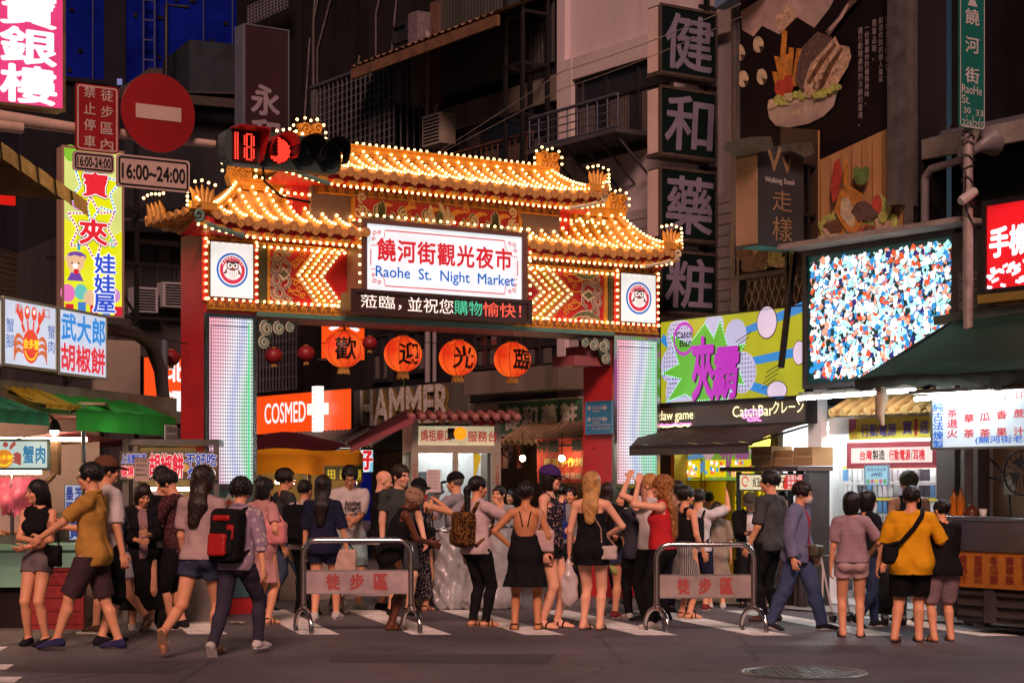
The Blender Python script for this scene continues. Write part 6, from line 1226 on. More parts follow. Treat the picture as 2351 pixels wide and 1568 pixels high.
# ------------------------------------------------ right side: claw machine shop, kiosk, phone shop, juice cart
S = SHOPS; sx = lambda px, y=0: S.u(px, y); sz = lambda py, px, y=0: S.z(py, S.u(px, y), y)
awning('awning', 'dark brown shop awning under the neon strip', S, sx(1485, -.2), sx(1866, -.2), -.2, -1.25, sz(990, 1485, -.2)+.04, sz(1022, 1447, -1.25), .14, cloth_mat('brown_awning', (.055, .035, .032)), drop_m=cloth_mat('brown_awning_drop', (.05, .033, .032)), sag=.0, pl=(sx(1447, -1.25)-sx(1485, -.2), 0))
cg = thing('claw_arcade', 'bright yellow claw machine arcade under the brown awning', 'arcade', S, sx(1540), 0, 0)
wi = sx(1752)-sx(1540); q = MB(); q.box(0, wi, 2.2, 2.3, 0, 2.5); q.box(0, .08, 0, 2.2, 0, 2.5); q.box(wi-.08, wi, .2, 2.2, 0, 2.5); q.box(.0, wi, .1, 2.2, 2.45, 2.5); q.build('walls', mat('yellow_wall', (.62, .50, .05), .6, noise=(2, .15)), cg)
q = MB()
for x in (.5, 1.3): q.cyl((x, .4, 2.38), (x, 2.0, 2.38), .03, n=8)
q.build('tube_lamp', TUBE_LIT, cg)
lab_ = ['yellow claw machine with toys, farthest left under the brown awning', 'yellow claw machine with toys, middle of the arcade row', 'yellow claw machine with toys, rightmost of the arcade row beside the kiosk']
yel = mat('claw_yellow', (.72, .56, .03), .4, noise=(2, .1)); ylit = lit('claw_yellow_lit', '#e8d012', .85, .08)
for i, (pl, pr_) in enumerate(((1552, 1612), (1616, 1672), (1676, 1735))):
 u0, u1 = sx(pl, .25), sx(pr_, .25); w = u1-u0; h = 1.9; t = thing('claw_machine', lab_[i], 'claw machine', S, u0, .25, .02, 'claw machines in the yellow arcade')
 q = MB(); q.box(0, w, 0, .75, 0, .75); q.box(0, w, 0, .75, 1.6, h)
 for x in (0, w-.05):
  for y in (0, .7): q.box(x, x+.05, y, y+.05, .75, 1.6)
 q.build('cabinet', yel, t); q = MB(); q.box(.05, w-.05, .70, .72, .75, 1.6); q.box(.04, w-.04, -.012, -.002, 1.63, h-.03); q.build('lit_panel', ylit, t)
 q = MB(); rr = random.Random(i)
 for k in range(34): q.ball((rr.uniform(.1, w-.1), rr.uniform(.12, .6), .82+rr.uniform(0, .28)), rr.uniform(.05, .08), 7, rr.randrange(4), 5)
 o = q.build('soft_toys', [mat('toy_red', (.5, .05, .04), .7), mat('toy_white', (.7, .66, .6), .8), mat('toy_blue', (.06, .15, .4), .7), mat('toy_pink', (.6, .2, .25), .7)], t); o['kind'] = 'stuff'
 q = MB(); q.tube([(w/2, .35, 1.6), (w/2, .35, 1.4)], .012, 5)
 for k in range(3): a = R(120*k); q.tube([(w/2, .35, 1.4), (w/2+.07*math.cos(a), .35+.07*math.sin(a), 1.34), (w/2+.03*math.cos(a), .35+.03*math.sin(a), 1.26)], .008, 4)
 q.build('claw', STEEL, t); q = MB(); q.box(.1, w-.1, -.06, 0, .68, .75); q.ball((w*.35, -.05, .80), .025, 8); q.box(.08, w*.4, -.008, 0, .15, .5); q.build('controls', BLACK, t)
 q = MB()
 for k in range(14): q.flat(circle(.06+(w-.12)*rr.random(), 1.66+(h-1.72)*rr.random(), .03, 8), -.015-.0003*k, rr.randrange(4))
 q.build('toy_pictures', [scm[3], scm[1], scm[2], scm[6]], t)
# drinks kiosk with black tarpaulin side and stacked cartons
kf = S; k0 = sx(1690, -.55); kk = thing('drinks_kiosk', 'dark drinks kiosk with a pale lit sign and a black tarpaulin side', 'kiosk', S, k0, -.55, 0); w = wr_ = sx(1852, -.55)-k0; z = lambda py: S.z(py, k0, -.55)
q = MB(); q.grid(lambda a, b: (w*.86+w*.14*a, -.03+.03*math.sin(a*8+b*2), z(1082)*b+.02), 8, 8); q.grid(lambda a, b: (wr_, -.03+.42*a, z(1082)*b+.02+.01*math.sin(a*9)), 8, 8); q.build('tarpaulin', mat('black_tarpaulin', (.028, .025, .025), .45, noise=(2, .4), bump=.5, bscale=5), kk)
q = MB(); q.box(-.12, w+.03, -.18, .42, z(1082), z(1072)); q.build('roof', mat('kiosk_roof', (.05, .025, .02), .7), kk)
q = MB(); q.box(0, .05, 0, .05, 0, z(1082)-.004); q.box(w*.70, w*.74, .05, .1, 0, z(1082)-.004); q.build('post', DARKSTEEL, kk); q = MB(); q.box(.05, w*.8, .1, .4, 0, .95); q.build('counter', mat('kiosk_counter', (.12, .05, .04), .6), kk)
sc = MB(); sc.add([(.36, .38, 1.22), (.62, .38, 1.22), (.62, .38, 1.42), (.36, .38, 1.42)], [(0, 1, 2, 3)]); sc.build('screen', lit('menu_screen_lit', '#7f86c8', .7, .1), kk)
t, w2, h2 = lightbox('shop_sign', 'pale lit drinks sign with a red end panel under the kiosk roof', 'sign', S, 1697, 1846, 1088, 1126, lit('cream_lit', '#e6d6b0', .85, .08), DARKSTEEL, -.6, .08, .02)
lettering(t, lit('brown_print_lit', '#4a2c20', .3, 0), [('紅茶洋行', w2*.22, w2*.72, h2*.2, h2*.8, dict(bold=.01))]); m = MB(); m.flat([(w2*.70, .02), (w2-.02, .02), (w2-.02, h2-.02), (w2*.73, h2-.02), (w2*.68, h2*.5)], -.003); m.build('red_panel', lit('red_panel_lit', '#cf2a22', .8, 0), t)
lettering(t, pk, [('台灣100%', w2*.76, w2*.97, h2*.62, h2*.9), ('鮮果茶飲', w2*.76, w2*.97, h2*.36, h2*.56), ('外帶自取', w2*.76, w2*.97, h2*.1, h2*.3)], y=-.006, name='small_lettering'); m = MB(); m.ribbon(circle(w2*.10, h2*.55, .06, 12, 0, 5.5), .02, -.004); m.build('cup_emblem', red_l, t)
cart = mat('carton_board', (.34, .20, .09), .85, noise=(2, .2))
for i, (pl, pr_, lab) in enumerate(((1738, 1786, 'brown carton on the kiosk roof, leftmost of three'), (1790, 1834, 'brown carton on the kiosk roof, middle of three'), (1836, 1880, 'brown carton on the kiosk roof, rightmost of three'))):
 u0, u1 = sx(pl, -.4), sx(pr_, -.4); t = thing('carton', lab, 'carton', S, u0, -.5, S.z(1072, k0, -.55)+.01, 'cartons on the kiosk roof'); w_ = u1-u0; h_ = S.z(1030+(-6, 4, -2)[i], k0, -.55)-S.z(1072, k0, -.55)-.02
 q = MB(); q.box(0, w_-.01, 0, .35, 0, h_); q.build('box_body', cart, t); q = MB(); q.box(0, w_-.01, -.003, -.0005, h_*.45, h_*.52); q.build('tape', mat('carton_tape', (.42, .30, .16), .4), t); lettering(t, mat('carton_print', (.14, .08, .04), .8), [('易碎 小心輕放', w_*.2, w_*.8, h_*.62, h_*.72)], y=-.003)
# phone accessory shop
ph = thing('phone_shop', 'white brightly lit phone accessory shop behind the yellow shirt boy', 'shop front', S, sx(1902), 0, 0); w = sx(2200)-sx(1902); white = mat('shop_white', (.74, .75, .74), .5, noise=(1, .06)); zt = sz(958, 1902); x = lambda px, y=0: sx(px, y)-sx(1902)
q = MB(); xl = sx(1926, 1.0)-sx(1902); q.box(xl, w, 1.0, 1.1, 0, 2.8); q.box(xl-.1, xl, .0, 1.1, .02, 2.8); q.box(-.25, .0, -.12, -.02, 1.9, 2.9); q.box(w-.12, w, .3, 1.0, .02, 2.8); q.box(0, w, .0, .12, zt-.22, zt); q.build('walls', white, ph); q = MB(); q.box(xl, w-.12, -.02, 1.0, .0205, .05); q.build('floor_tiles', mat('shop_floor', (.6, .6, .58), .3), ph); q = MB(); q.box(xl, w-.12, .12, 1.0, zt-.05, zt-.01); q.build('ceiling', white, ph)
q = MB()
for y in (.35, .7): q.cyl((xl+.2, y, zt-.12), (w-.3, y, zt-.12), .03, n=8)
q.build('tube_lamp', lit('shop_tube_lit', '#f4fbff', 50, 0), ph)
tile_canopy('ochre tiled canopy over the phone accessory shop', S, sx(1908, -.5), sx(2135, -.5), sz(955, 1908, -.5), .0, -.5, mat('ochre_tiles', (.36, .23, .08), .6, noise=(6, .4)), .24, .19)
rk = thing('display_rack', 'wire rack of hanging phone cases and cables in the phone shop', 'display rack', S, sx(1940, .9), .9, .02); w_ = x(2165, .9)-x(1940, .9); q = MB()
for i in range(15): xx = w_*i/14; q.box(xx-.006, xx+.006, 0, .012, 0, 1.75)
for i in range(18): q.box(0, w_, -.002, .0, .1*i, .1*i+.008)
q.build('wire_grid', mat('rack_white', (.6, .6, .6), .4), rk); q = MB(); rr = random.Random(12)
for j in range(8):
 for i in range(18):
  if rr.random() < .92: xx = .03+(w_-.1)*i/18; zz = .14+.205*j; q.box(xx, xx+.065, -.05-.02*rr.random(), -.03, zz, zz+.15, rr.choice((0, 0, 1, 0, 4, 2)))
 q.box(.02, w_-.02, -.06, -.02, .14+.205*j+.158, .14+.205*j+.19, 3 if j % 2 else 0)
o = q.build('hanging_goods', [mat('pack_white', (.65, .65, .65), .4), mat('pack_black', (.04, .04, .05), .4), mat('pack_blue', (.1, .25, .45), .4), mat('pack_yellow', (.7, .6, .05), .5), mat('pack_grey', (.35, .36, .38), .4)], rk); o['kind'] = 'stuff'
t, w_, h_ = lightbox('cloth_banner', 'yellow banner with purple characters under the ochre tiles', 'banner', S, 1950, 2140, 962, 1010, mat('banner_lemon', (.72, .60, .06), .6, noise=(2, .15)), mat('banner_lemon', 0), -.12, .01, .004)
lettering(t, mat('violet_print', (.12, .08, .30), .6), [('行動電源', w_*.15, w_*.58, h_*.14, h_*.72, dict(bold=.025)), ('買', w_*.66, w_*.77, h_*.2, h_*.78, dict(bold=.03)), ('送', w_*.86, w_*.96, h_*.22, h_*.82, dict(bold=.03))]); lettering(t, RED_INK, [('1', w_*.80, w_*.828, h_*.14, h_*.88, dict(bold=.015)), ('SALE', w_*.03, w_*.1, h_*.1, h_*.3)], name='red_lettering'); m = MB(); m.flat([(0, h_*.3), (w_*.08, h_*.5), (w_*.1, h_), (0, h_)], -.003); m.build('picture_corner', mat('banner_purple', (.35, .08, .15), .6), t)
t, w_, h_ = lightbox('shop_sign', 'lit white sign with a red rim over the phone shop rack', 'sign', S, 1948, 2149, 1020, 1072, lit('rosy_white_lit', '#efdfd8', .9, .05), mat('rose_rim', (.55, .10, .13), .5), .35, .2, .07)
lettering(t, lit('red3_print_lit', '#cb3340', .85, 0), [('台灣', w_*.14, w_*.28, h_*.3, h_*.72, dict(bold=.03)), ('行動電源', w_*.48, w_*.72, h_*.27, h_*.72, dict(bold=.03)), ('耳機', w_*.75, w_*.88, h_*.27, h_*.72, dict(bold=.03))]); lettering(t, BLACK_INK, [('製造', w_*.29, w_*.43, h_*.3, h_*.72, dict(bold=.02)), ('/', w_*.725, w_*.745, h_*.27, h_*.75)], name='dark_lettering')
t, w_, h_ = lightbox('notice_board', 'small light blue card sign hung below the red-rimmed sign', 'sign', S, 1986, 2040, 1068, 1114, lit('card_blue_lit', '#9ec9dc', .75, .05), mat('card_edge', (.3, .4, .5), .5), .3, .02, .015)
lettering(t, lit('navy_print2_lit', '#1f3f78', .4, 0), [('香港尚格品牌', w_*.1, w_*.9, h_*.70, h_*.88), ('aWEI', w_*.28, w_*.72, h_*.45, h_*.63, dict(bold=.02))]); m = MB()
for k, mi in enumerate((0, 1, 2, 1, 0)): m.flat(circle(w_*(.14+.18*k), h_*.2, h_*.12, 10), -.004-.0005*k, mi)
m.build('flower_print', [lit('dot_green', '#6fb06a', .6, 0), lit('dot_pink', '#d0708a', .6, 0), lit('dot_yellow', '#e0c050', .6, 0)], t)
lt = thing('tube_light', 'long white tube light under the video screen', 'tube light', S, 0, 0, 0); y = -.9; p = [(sx(1832, y), y, sz(915, 1832, y)), (sx(2100, y), y, sz(896, 2100, y))]; q = MB(); q.tube([p[0], p[1]], .022, 8); q.build('tube', TUBE_LIT, lt); q = MB(); q.bar((p[0][0], y+.03, p[0][2]+.05), (p[1][0], y+.03, p[1][2]+.05), .05); q.build('fitting', ALU, lt)
# juice stall
y1 = -1.75; jx = sx(2182, y1); jc = thing('juice_cart', 'steel juice cart with orange menu panels at the right edge', 'market cart', S, jx, y1, 0); w = 2.6; z = lambda py: S.z(py, jx, y1); zc, zm, zb = z(1190), z(1262), z(1345)
q = MB(); q.box(0, w, 0, .8, zm, zc-.03); q.build('steel_front', STEEL, jc); q = MB(); q.tube([(-.03, -.02, zc), (w, -.02, zc)], .03, 8); q.box(-.03, w, 0, .85, zc-.03, zc); q.build('counter_top', STEEL, jc)
q = MB(); q.box(0, w, .02, .8, zb, zm-.003); q.build('orange_panel', mat('orange_panel', (.40, .13, .012), .5, noise=(3, .25)), jc)
q = MB(); ti = ('楊桃汁', '苦茶退肝火', '冬瓜茶', '青草茶', '現榨甘蔗汁', '鹹楊桃原汁', '蜂蜜檸檬汁', '酸梅湯')
for k, s_ in enumerate(ti): letter(q, s_, .10+.21*k, .22+.21*k, zb+.05, zm-.05, .014, 0, .02, vertical=True)
q.build('lettering', mat('dark_red_print', (.20, .02, .012), .6), jc)
q = MB(); q.box(0, w, .10, .75, .12, zb-.003); 
for k in range(4): q.box(.05, w, .06, .10, .18+.11*k, .22+.11*k)
q.box(.42, .56, .04, .10, .12, zb-.003); q.build('slatted_base', mat('dark_slats', (.045, .035, .03), .6, noise=(3, .3)), jc)
q = MB()
for k in range(3): q.lathe([(.0, -.03), (.08, -.03), (.1, 0), (.08, .03), (0, .03)], (.25+.9*k, .2, .1), n=14, mx=None)
q.build('wheel', BLACK, jc)
juice = mat('amber_juice', (.55, .16, .01), .15, noise=None)
for i, px in enumerate((2190, 2206)):
 t = thing('bottle', ('amber juice bottle on the steel counter, left of two', 'amber juice bottle on the steel counter, right of two')[i], 'bottle', S, sx(px, y1+.2), y1+.2, zc+.002, 'amber juice bottles'); q = MB(); q.lathe([(0, 0), (.042, 0), (.045, .02), (.045, .08), (.041, .1), (.045, .12), (.045, .2), (.02, .26), (.016, .28)], n=14); q.build('bottle_body', juice, t); q = MB(); q.lathe([(.018, .278), (.018, .305), (0, .305)], n=12); q.build('cap', mat('bottle_cap', (.35, .05, .03), .4), t)
t = thing('teapot', 'small brown pot beside the amber bottles', 'pot', S, sx(2230, y1+.2), y1+.2, zc+.002); q = MB(); q.lathe([(0, 0), (.06, 0), (.09, .05), (.07, .1), (.03, .13), (.02, .15), (.0, .16)], n=16); q.build('pot_body', mat('brown_glaze', (.10, .03, .012), .2), t); q = MB(); q.tube([(.08, 0, .06), (.13, 0, .09), (.12, 0, .04)], .012, 6); q.build('handle', mat('brown_glaze', 0), t)
q = MB(); q.lathe([(0, 0), (.03, 0), (.042, .1), (.038, .1), (.028, .01)], n=14); o = q.build('paper_cup', mat('cup_white', (.7, .7, .68), .5), None, S.loc(sx(2257, y1+.2), y1+.2, zc+.002), S.rz); tag(o, 'white paper cup right of the brown pot on the counter', 'cup')
# posts, fan and switch box behind the counter
q = MB(); q.box(0, .28, 0, .2, 0, 3.2); o = q.build('wall_post', mat('grey_post', (.13, .11, .10), .7, noise=(2, .4), streak=True), None, S.loc(sx(2150, -.25), -.25, 0), S.rz); tag(o, 'grey wall post between the phone shop and the juice stall', 'post')
q = MB(); q.box(0, .26, 0, .2, 0, 3.2); o = q.build('wall_post', mat('grey_post', 0), None, S.loc(sx(2205, -.25), -.25, 0), S.rz); tag(o, 'grey wall post behind the amber juice bottles', 'post')
q = MB(); q.box(0, 4, 0, .1, 0, 4.0); o = q.build('back_wall', mat('peach_wall', (.36, .22, .14), .75, noise=(1.5, .25)), None, S.loc(sx(2182, .6), .6, 0), S.rz); tag(o, 'dim peach wall behind the juice counter', 'wall')
t = thing('switch_box', 'cream switch box on the peach wall behind the juice counter', 'switch box', S, sx(2305, -.1), -.1, sz(1135, 2305, -.1)); q = MB(); q.box(0, .17, 0, .1, 0, .2); q.build('box_body', mat('box_cream', (.45, .42, .3), .5), t); q = MB(); q.tube([(.08, .0, 0), (.09, .02, -.4), (-.1, .05, -.6)], .012, 5); q.tube([(0, .02, .15), (-.3, .05, .2), (-.6, .1, .25)], .012, 5); q.tube([(.0, .05, .2), (-.4, .1, .5), (-.55, .12, 1.0)], .012, 5); q.build('cable', BLACK, t)
t = thing('wall_fan', 'dark wall fan at the right edge above the counter', 'fan', S, sx(2345, -.3), -.3, sz(1085, 2345, -.3)); q = MB(); q.tube([(.25*math.cos(a), 0, .25*math.sin(a)) for a in [R(18*k) for k in range(20)]], .012, 5, closed=True)
for k in range(16): a = R(22.5*k); q.tube([(.05*math.cos(a), -.03, .05*math.sin(a)), (.25*math.cos(a), 0, .25*math.sin(a))], .006, 4)
q.build('cage', BLACK, t); q = MB()
for k in range(4): a = R(90*k); q.flat([(.03*math.cos(a), .03*math.sin(a)), (.2*math.cos(a), .2*math.sin(a)), (.2*math.cos(a+.9), .2*math.sin(a+.9))], .03)
q.build('blade', mat('fan_blade', (.06, .05, .05), .5), t)
# juice price board and its lamp
t, w, h = lightbox('price_board', 'white lit juice price board with red and blue characters at the right edge', 'sign', S, 2139, 2420, 905, 1031, lit('cool_white_lit', '#d6e2ea', .6, .05), ALU, -2.0, .15, .025)
kx2 = lambda px: S.u(px, -2.0)-S.u(2139, -2.0); zz = lambda py, px=2139: S.z(py, S.u(px, -2.0), -2.0)-S.z(1031, S.u(2139, -2.0), -2.0)
its = []
for (px, chars, rows) in ((2175, '苦茶退火', (915, 949, 972, 995)), (2213, '青草茶', (913, 960, 995)), (2250, '冬瓜茶', (912, 957, 994)), (2288, '百香果', (908, 952, 992)), (2328, '甘蔗汁', (905, 949, 990)), (2366, '檸檬汁', (905, 949, 990))):
 for c_, ro in zip(chars, rows): its.append((c_, kx2(px), kx2(px+24), zz(ro+10, px), zz(ro-9, px), dict(bold=.02)))
lettering(t, lit('red4_print_lit', '#b93238', .85, 0), its)
lettering(t, lit('blue4_print_lit', '#2060b8', .85, 0), [(c_, kx2(2143), kx2(2166), zz(ro+10), zz(ro-10), dict(bold=.02)) for c_, ro in zip('純古法煉製', (935, 957, 978, 1000, 1021))]+[('(饒河街老攤)', kx2(2240), kx2(2385), zz(1020, 2250), zz(1001, 2250), dict(bold=.015))], name='blue_lettering')
lt = thing('tube_light', 'short tube light with a hood above the juice price board', 'tube light', S, sx(2120, -2.1), -2.1, sz(917, 2120, -2.1)); q = MB(); q.tube([(0, -.12, 0), (sx(2298, -2.1)-sx(2120, -2.1), -.12, .03)], .022, 8); q.build('tube', TUBE_LIT, lt); q = MB(); q.box(-.03, sx(2300, -2.1)-sx(2120, -2.1), -.2, .0, .05, .09); q.build('hood', ALU, lt)
ga = cloth_mat('bottle_green_awning', (.022, .065, .048))
u0, u1 = sx(1962, -2.5), sx(2500, -2.5)
t = thing('awning', 'large dark green scalloped awning over the juice stall', 'awning', S, u0, 0, 0); zf = S.z(872, u0, -2.5); za = sz(735, 2200, -.6); w = u1-u0; sh0 = sx(2190, -.6)-u0
q = MB(); q.grid(lambda a, b: (a*w+(sh0-a*.3)*(1-b)*(1-a), -.6-1.9*b, za+(zf-za)*(b**.92)+.03*math.sin(a*8)*b), 40, 10); q.build('canopy', ga, t)
q = MB(); q.grid(lambda a, b: (a*w, -2.5-.012*math.sin(a*60), zf-b*(.10+.035*abs(math.sin(a*w*math.pi/.36)))+.03*math.sin(a*8)), 160, 3); q.build('valance', cloth_mat('awning_drop', (.03, .035, .03)), t)
q = MB(); q.tube([(0, -2.46, zf-.02), (w, -2.46, zf-.02)], .025, 6); q.tube([(sh0, -.65, za-.03), (0, -2.46, zf-.02)], .02, 6); q.tube([(w-.5, -.65, za-.03), (w-.5, -2.46, zf-.02)], .02, 6); q.build('frame', DARKSTEEL, t)
q = MB(); q.bar((sh0-.3, -.55, za+.02), (w, -.55, za+.14), .12, .10); q.build('roller', mat('roller_case', (.07, .10, .08), .5, .3), t)
rp = MB(); rp.tube([(0, 0, 0), (.02, 0, -.15), (-.02, .01, -.32), (.03, 0, -.45)], [.05, .07, .05, .02], 7); o = rp.build('tied_rope', mat('pale_rope', (.42, .34, .24), .9), None, S.loc(sx(2022, -2.4), -2.4, S.z(882, u0, -2.4)), S.rz); tag(o, 'pale tied cloth strip dangling from the dark green awning\'s left end', 'cloth strip')
# ---------------------------------------------------------------- signal mast, signs on it, lanterns, barricades, bags on the ground
M0 = MAST; mu = lambda px, y=0: M0.u(px, y); mz = lambda py, px, y=0: M0.z(py, M0.u(px, y), y)
mast_m = mat('cream_mast_paint', (.52, .37, .29), .5, noise=(5, .2))
ma = thing('signal_mast', 'pale steel mast arm reaching in from the left edge, carrying signs and the signal', 'signal mast', M0, 0, .12, 0)
q = MB(); q.tube([(-7.5, 0, 4.9), (mu(0), 0, mz(263, 0)), (mu(200), 0, mz(293, 200)), (mu(505), 0, mz(327, 505))], [.085, .066, .05, .036], 12); q.build('arm', mast_m, ma); q = MB(); q.tube([(-7.5, 0, 0), (-7.5, 0, 5.1)], .11, 14); q.build('post', mast_m, ma)
q = MB(); q.tube([(-7.4, -.05, 4.7), (mu(60), -.02, mz(293, 60)+.01)], [.05, .052], 12); q.build('counter_arm', mast_m, ma)
q = MB()
for px in (512, 385, 215): q.tube([(mu(px)-.0, .045*math.cos(k), mz(300 if px < 300 else 318, px)+.045*math.sin(k)) for k in range(7)], .006, 4)
q.build('cable_ties', BLACK, ma)
rs = mat('sign_red', (.26, .010, .012), .4, noise=(1.5, .15)); rsw = mat('sign_pinkish_white', (.52, .38, .33), .45, noise=(3, .12))
c = (mu(363), mz(260, 363)); r = (mz(170, 363)-mz(351, 363))/2
t = thing('no_entry_sign', 'round red no-entry sign with a pale bar, hung on the mast arm', 'traffic sign', M0, 0, 0, 0); q = MB(); q.prism(circle(c[0], c[1], r, 48), -.01, .01); d = q.build('disc', rs, t); q = MB(); ww = (mu(416)-mu(312))/2; q.prism([(c[0]-ww, c[1]-.065), (c[0]+ww, c[1]-.065), (c[0]+ww, c[1]+.065), (c[0]-ww, c[1]+.065)], -.016, -.0105); q.build('bar', rsw, d); q = MB(); q.box(c[0]-.03, c[0]+.03, .011, .10, c[1]-.12, c[1]-.02); q.build('bracket', ALU, t)
def plate(label, pl, pr, pt, pb, face, rim, lets, y=0., tilt=0, rr_=.03, deep=.02):
 a, b, z0, z1 = M0.rect(pl, pr, pt, pb, y); w, h = b-a, z1-z0; t = thing('traffic_plate', label, 'traffic sign', M0, (a+b)/2, y, (z0+z1)/2); w2, h2 = w/2, h/2
 q = MB(); q.prism(rrect(-w2, w2, -h2, h2, rr_), -.008, .012); pl_ = q.build('plate', face, t); q = MB(); P_ = rrect(-w2+deep, w2-deep, -h2+deep, h2-deep, rr_*.7); q.ribbon(P_+[P_[0], P_[1]], deep*.7, -.0105); q.build('border', rim, pl_)
 for (m_, it) in lets: lettering(pl_, m_, [(s_, (x0-.5)*w, (x1-.5)*w, (y0-.5)*h, (y1-.5)*h, o) for s_, x0, x1, y0, y1, o in it], y=-.0115)
 q = MB(); q.box(-.03, .03, .013, .08, h2*.2, h2*.45); q.build('bracket', ALU, t); return t
B_ = dict(bold=.012)
plate('tall red plate with eight white characters left of the round no-entry sign', 173, 272, 190, 345, rs, rsw, [(rsw, [(c_, .19, .45, .80-.245*k, .97-.245*k, B_) for k, c_ in enumerate('禁止停車')]+[(c_, .58, .86, .775-.245*k, .945-.245*k, B_) for k, c_ in enumerate('徒步區內')])])
plate('small white time plate 16:00-24:00 under the tall red plate', 167, 262, 346, 391, rsw, BLACK_INK, [(BLACK_INK, [('16:00-24:00', .10, .90, .26, .74, dict(bold=.02))])], deep=.022)
plate('large white time plate 16:00~24:00 under the round no-entry sign', 267, 435, 353, 428, rsw, BLACK_INK, [(BLACK_INK, [('16:00~24:00', .07, .93, .28, .72, dict(bold=.025))])], deep=.025, y=-.03)
sg = thing('traffic_signal', 'horizontal traffic signal showing a red countdown 18 and red arrow light', 'traffic signal', M0, mu(505), -.12, mz(337, 505)); w = mu(775)-mu(505); hs = .165; sgm = mat('signal_green_paint', (.05, .075, .06), .45, noise=(4, .2))
q = MB(); q.prism(rrect(0, w*.98, -hs, hs, .09), 0, .16); q.build('housing', sgm, sg)
lens_r = [w*(.30+.115*0), .44*w, .66*w, .87*w]
def visor(cx, r, m, part='visor', n=18):
 q = MB(); L = .26
 for k in range(n):
  a0, a1 = R(-30+240*k/n), R(-30+240*(k+1)/n); q.add([(cx+r*math.cos(a0), 0, r*math.sin(a0)), (cx+r*math.cos(a1), 0, r*math.sin(a1)), (cx+r*1.02*math.cos(a1), -L*(.55+.45*max(0, math.sin(a1))), r*1.02*math.sin(a1)), (cx+r*1.02*math.cos(a0), -L*(.55+.45*max(0, math.sin(a0))), r*1.02*math.sin(a0))], [(0, 1, 2, 3), (3, 2, 1, 0)][:1], 0, True)
 return q.build(part, m, sg)
redled = lit('signal_red_lit', '#ff3a2a', 2.6, 0); blackv = mat('signal_black', (.012, .014, .014), .5)
# countdown box: dot-matrix digits 1 and 8
cx = .155*w; q = MB(); q.box(cx-.13, cx+.13, -.012, -.001, -.14, .14); q.build('countdown_face', mat('countdown_black', (.06, .005, .005), .4), sg)
q = MB(); dots = {(0, j) for j in range(13)}|{(1, j) for j in range(13)}
for i in range(4, 9):
 for j in range(13):
  if (i in (4, 8) and j not in (0, 6, 12)) or (i not in (4, 8) and j in (0, 6, 12)) or (i in (5, 7) and j not in (0, 1, 5, 6, 7, 11, 12) and False): dots.add((i, j))
  if i in (5, 7) and (i == 5 or i == 7) and j not in (0, 6, 12): dots.add((i, j))
for (i, j) in dots: q.flat(circle(cx-.10+.0235*i, -.118+.0196*j, .0085, 6), -.016)
q.build('countdown_digits', redled, sg)
q = MB(); q.box(cx-.15, cx+.15, -.22, 0, .15, .165); q.add([(cx+.15, 0, -.15), (cx+.15, 0, .16), (cx+.17, -.22, .16), (cx+.15, -.10, -.12)], [(0, 1, 2, 3)]); q.build('countdown_hood', mat('hood_red_plastic', (.30, .01, .01), .4), sg)
q = MB(); q.flat(circle(lens_r[1], 0, .128, 24), -.004); q.build('red_lens', mat('red_lens_dark', (.16, .005, .004), .3), sg)
q = MB(); P_ = [(-1, 0), (0, -1)]
for i in range(-7, 8):
 for j in range(-7, 8):
  x, z = i*.0165+(.008 if j % 2 else 0), j*.0165
  if math.hypot(x, z) < .118 and not (x < -.01 and z > -.06) and x-z*.2 > -.10: q.flat(circle(lens_r[1]+x, z, .0072, 6), -.010)
q.build('red_led_dots', redled, sg); visor(lens_r[1], .14, mat('visor_red_glow', (.42, .015, .012), .35))  # the red lamp's glow on this visor is put into its colour
for k in (2, 3): q = MB(); q.flat(circle(lens_r[k], 0, .125, 24), -.004); q.build('dark_lens', mat('dark_lens', (.015, .02, .02), .15), sg); visor(lens_r[k], .15, blackv)
q = MB(); q.tube([(w*.35, .1, -hs), (w*.36, .1, -hs-.12), (w*.5, .1, -hs-.25), (w*.75, .1, -hs-.28)], .012, 5); q.build('cable', BLACK, sg)
# lanterns
lan_m = bpy.data.materials.new('lantern_paper_lit'); lan_m.use_nodes = True; t_, b_ = nodes_of(lan_m)
b_.inputs['Base Color'].default_value = (.5, .05, .02, 1); b_.inputs['Roughness'].default_value = .5
_tc = t_.nodes.new('ShaderNodeTexCoord'); _v = t_.nodes.new('ShaderNodeVectorMath'); _v.operation = 'LENGTH'; t_.links.new(_tc.outputs['Object'], _v.inputs[0]); _n = t_.nodes.new('ShaderNodeTexNoise'); _n.inputs['Scale'].default_value = 3.5; t_.links.new(_tc.outputs['Object'], _n.inputs['Vector'])
_r = t_.nodes.new('ShaderNodeValToRGB'); _r.color_ramp.elements[0].position = .35; _r.color_ramp.elements[0].color = (*lin('#d62c12'), 1); _r.color_ramp.elements[1].position = .72; _r.color_ramp.elements[1].color = (*lin('#ff6a22'), 1)
t_.links.new(_n.outputs['Fac'], _r.inputs[0]); t_.links.new(_r.outputs[0], b_.inputs['Emission Color']); b_.inputs['Emission Strength'].default_value = .92
rib_m = mat('lantern_rib', (.20, .01, .01), .6); fr_m = mat('lantern_fringe', (.45, .27, .06), .7, noise=(30, .4)); unlit = mat('red_lantern_cloth', (.24, .012, .014), .5, noise=(4, .25))
GY = .25
hang_z = ZB-.10
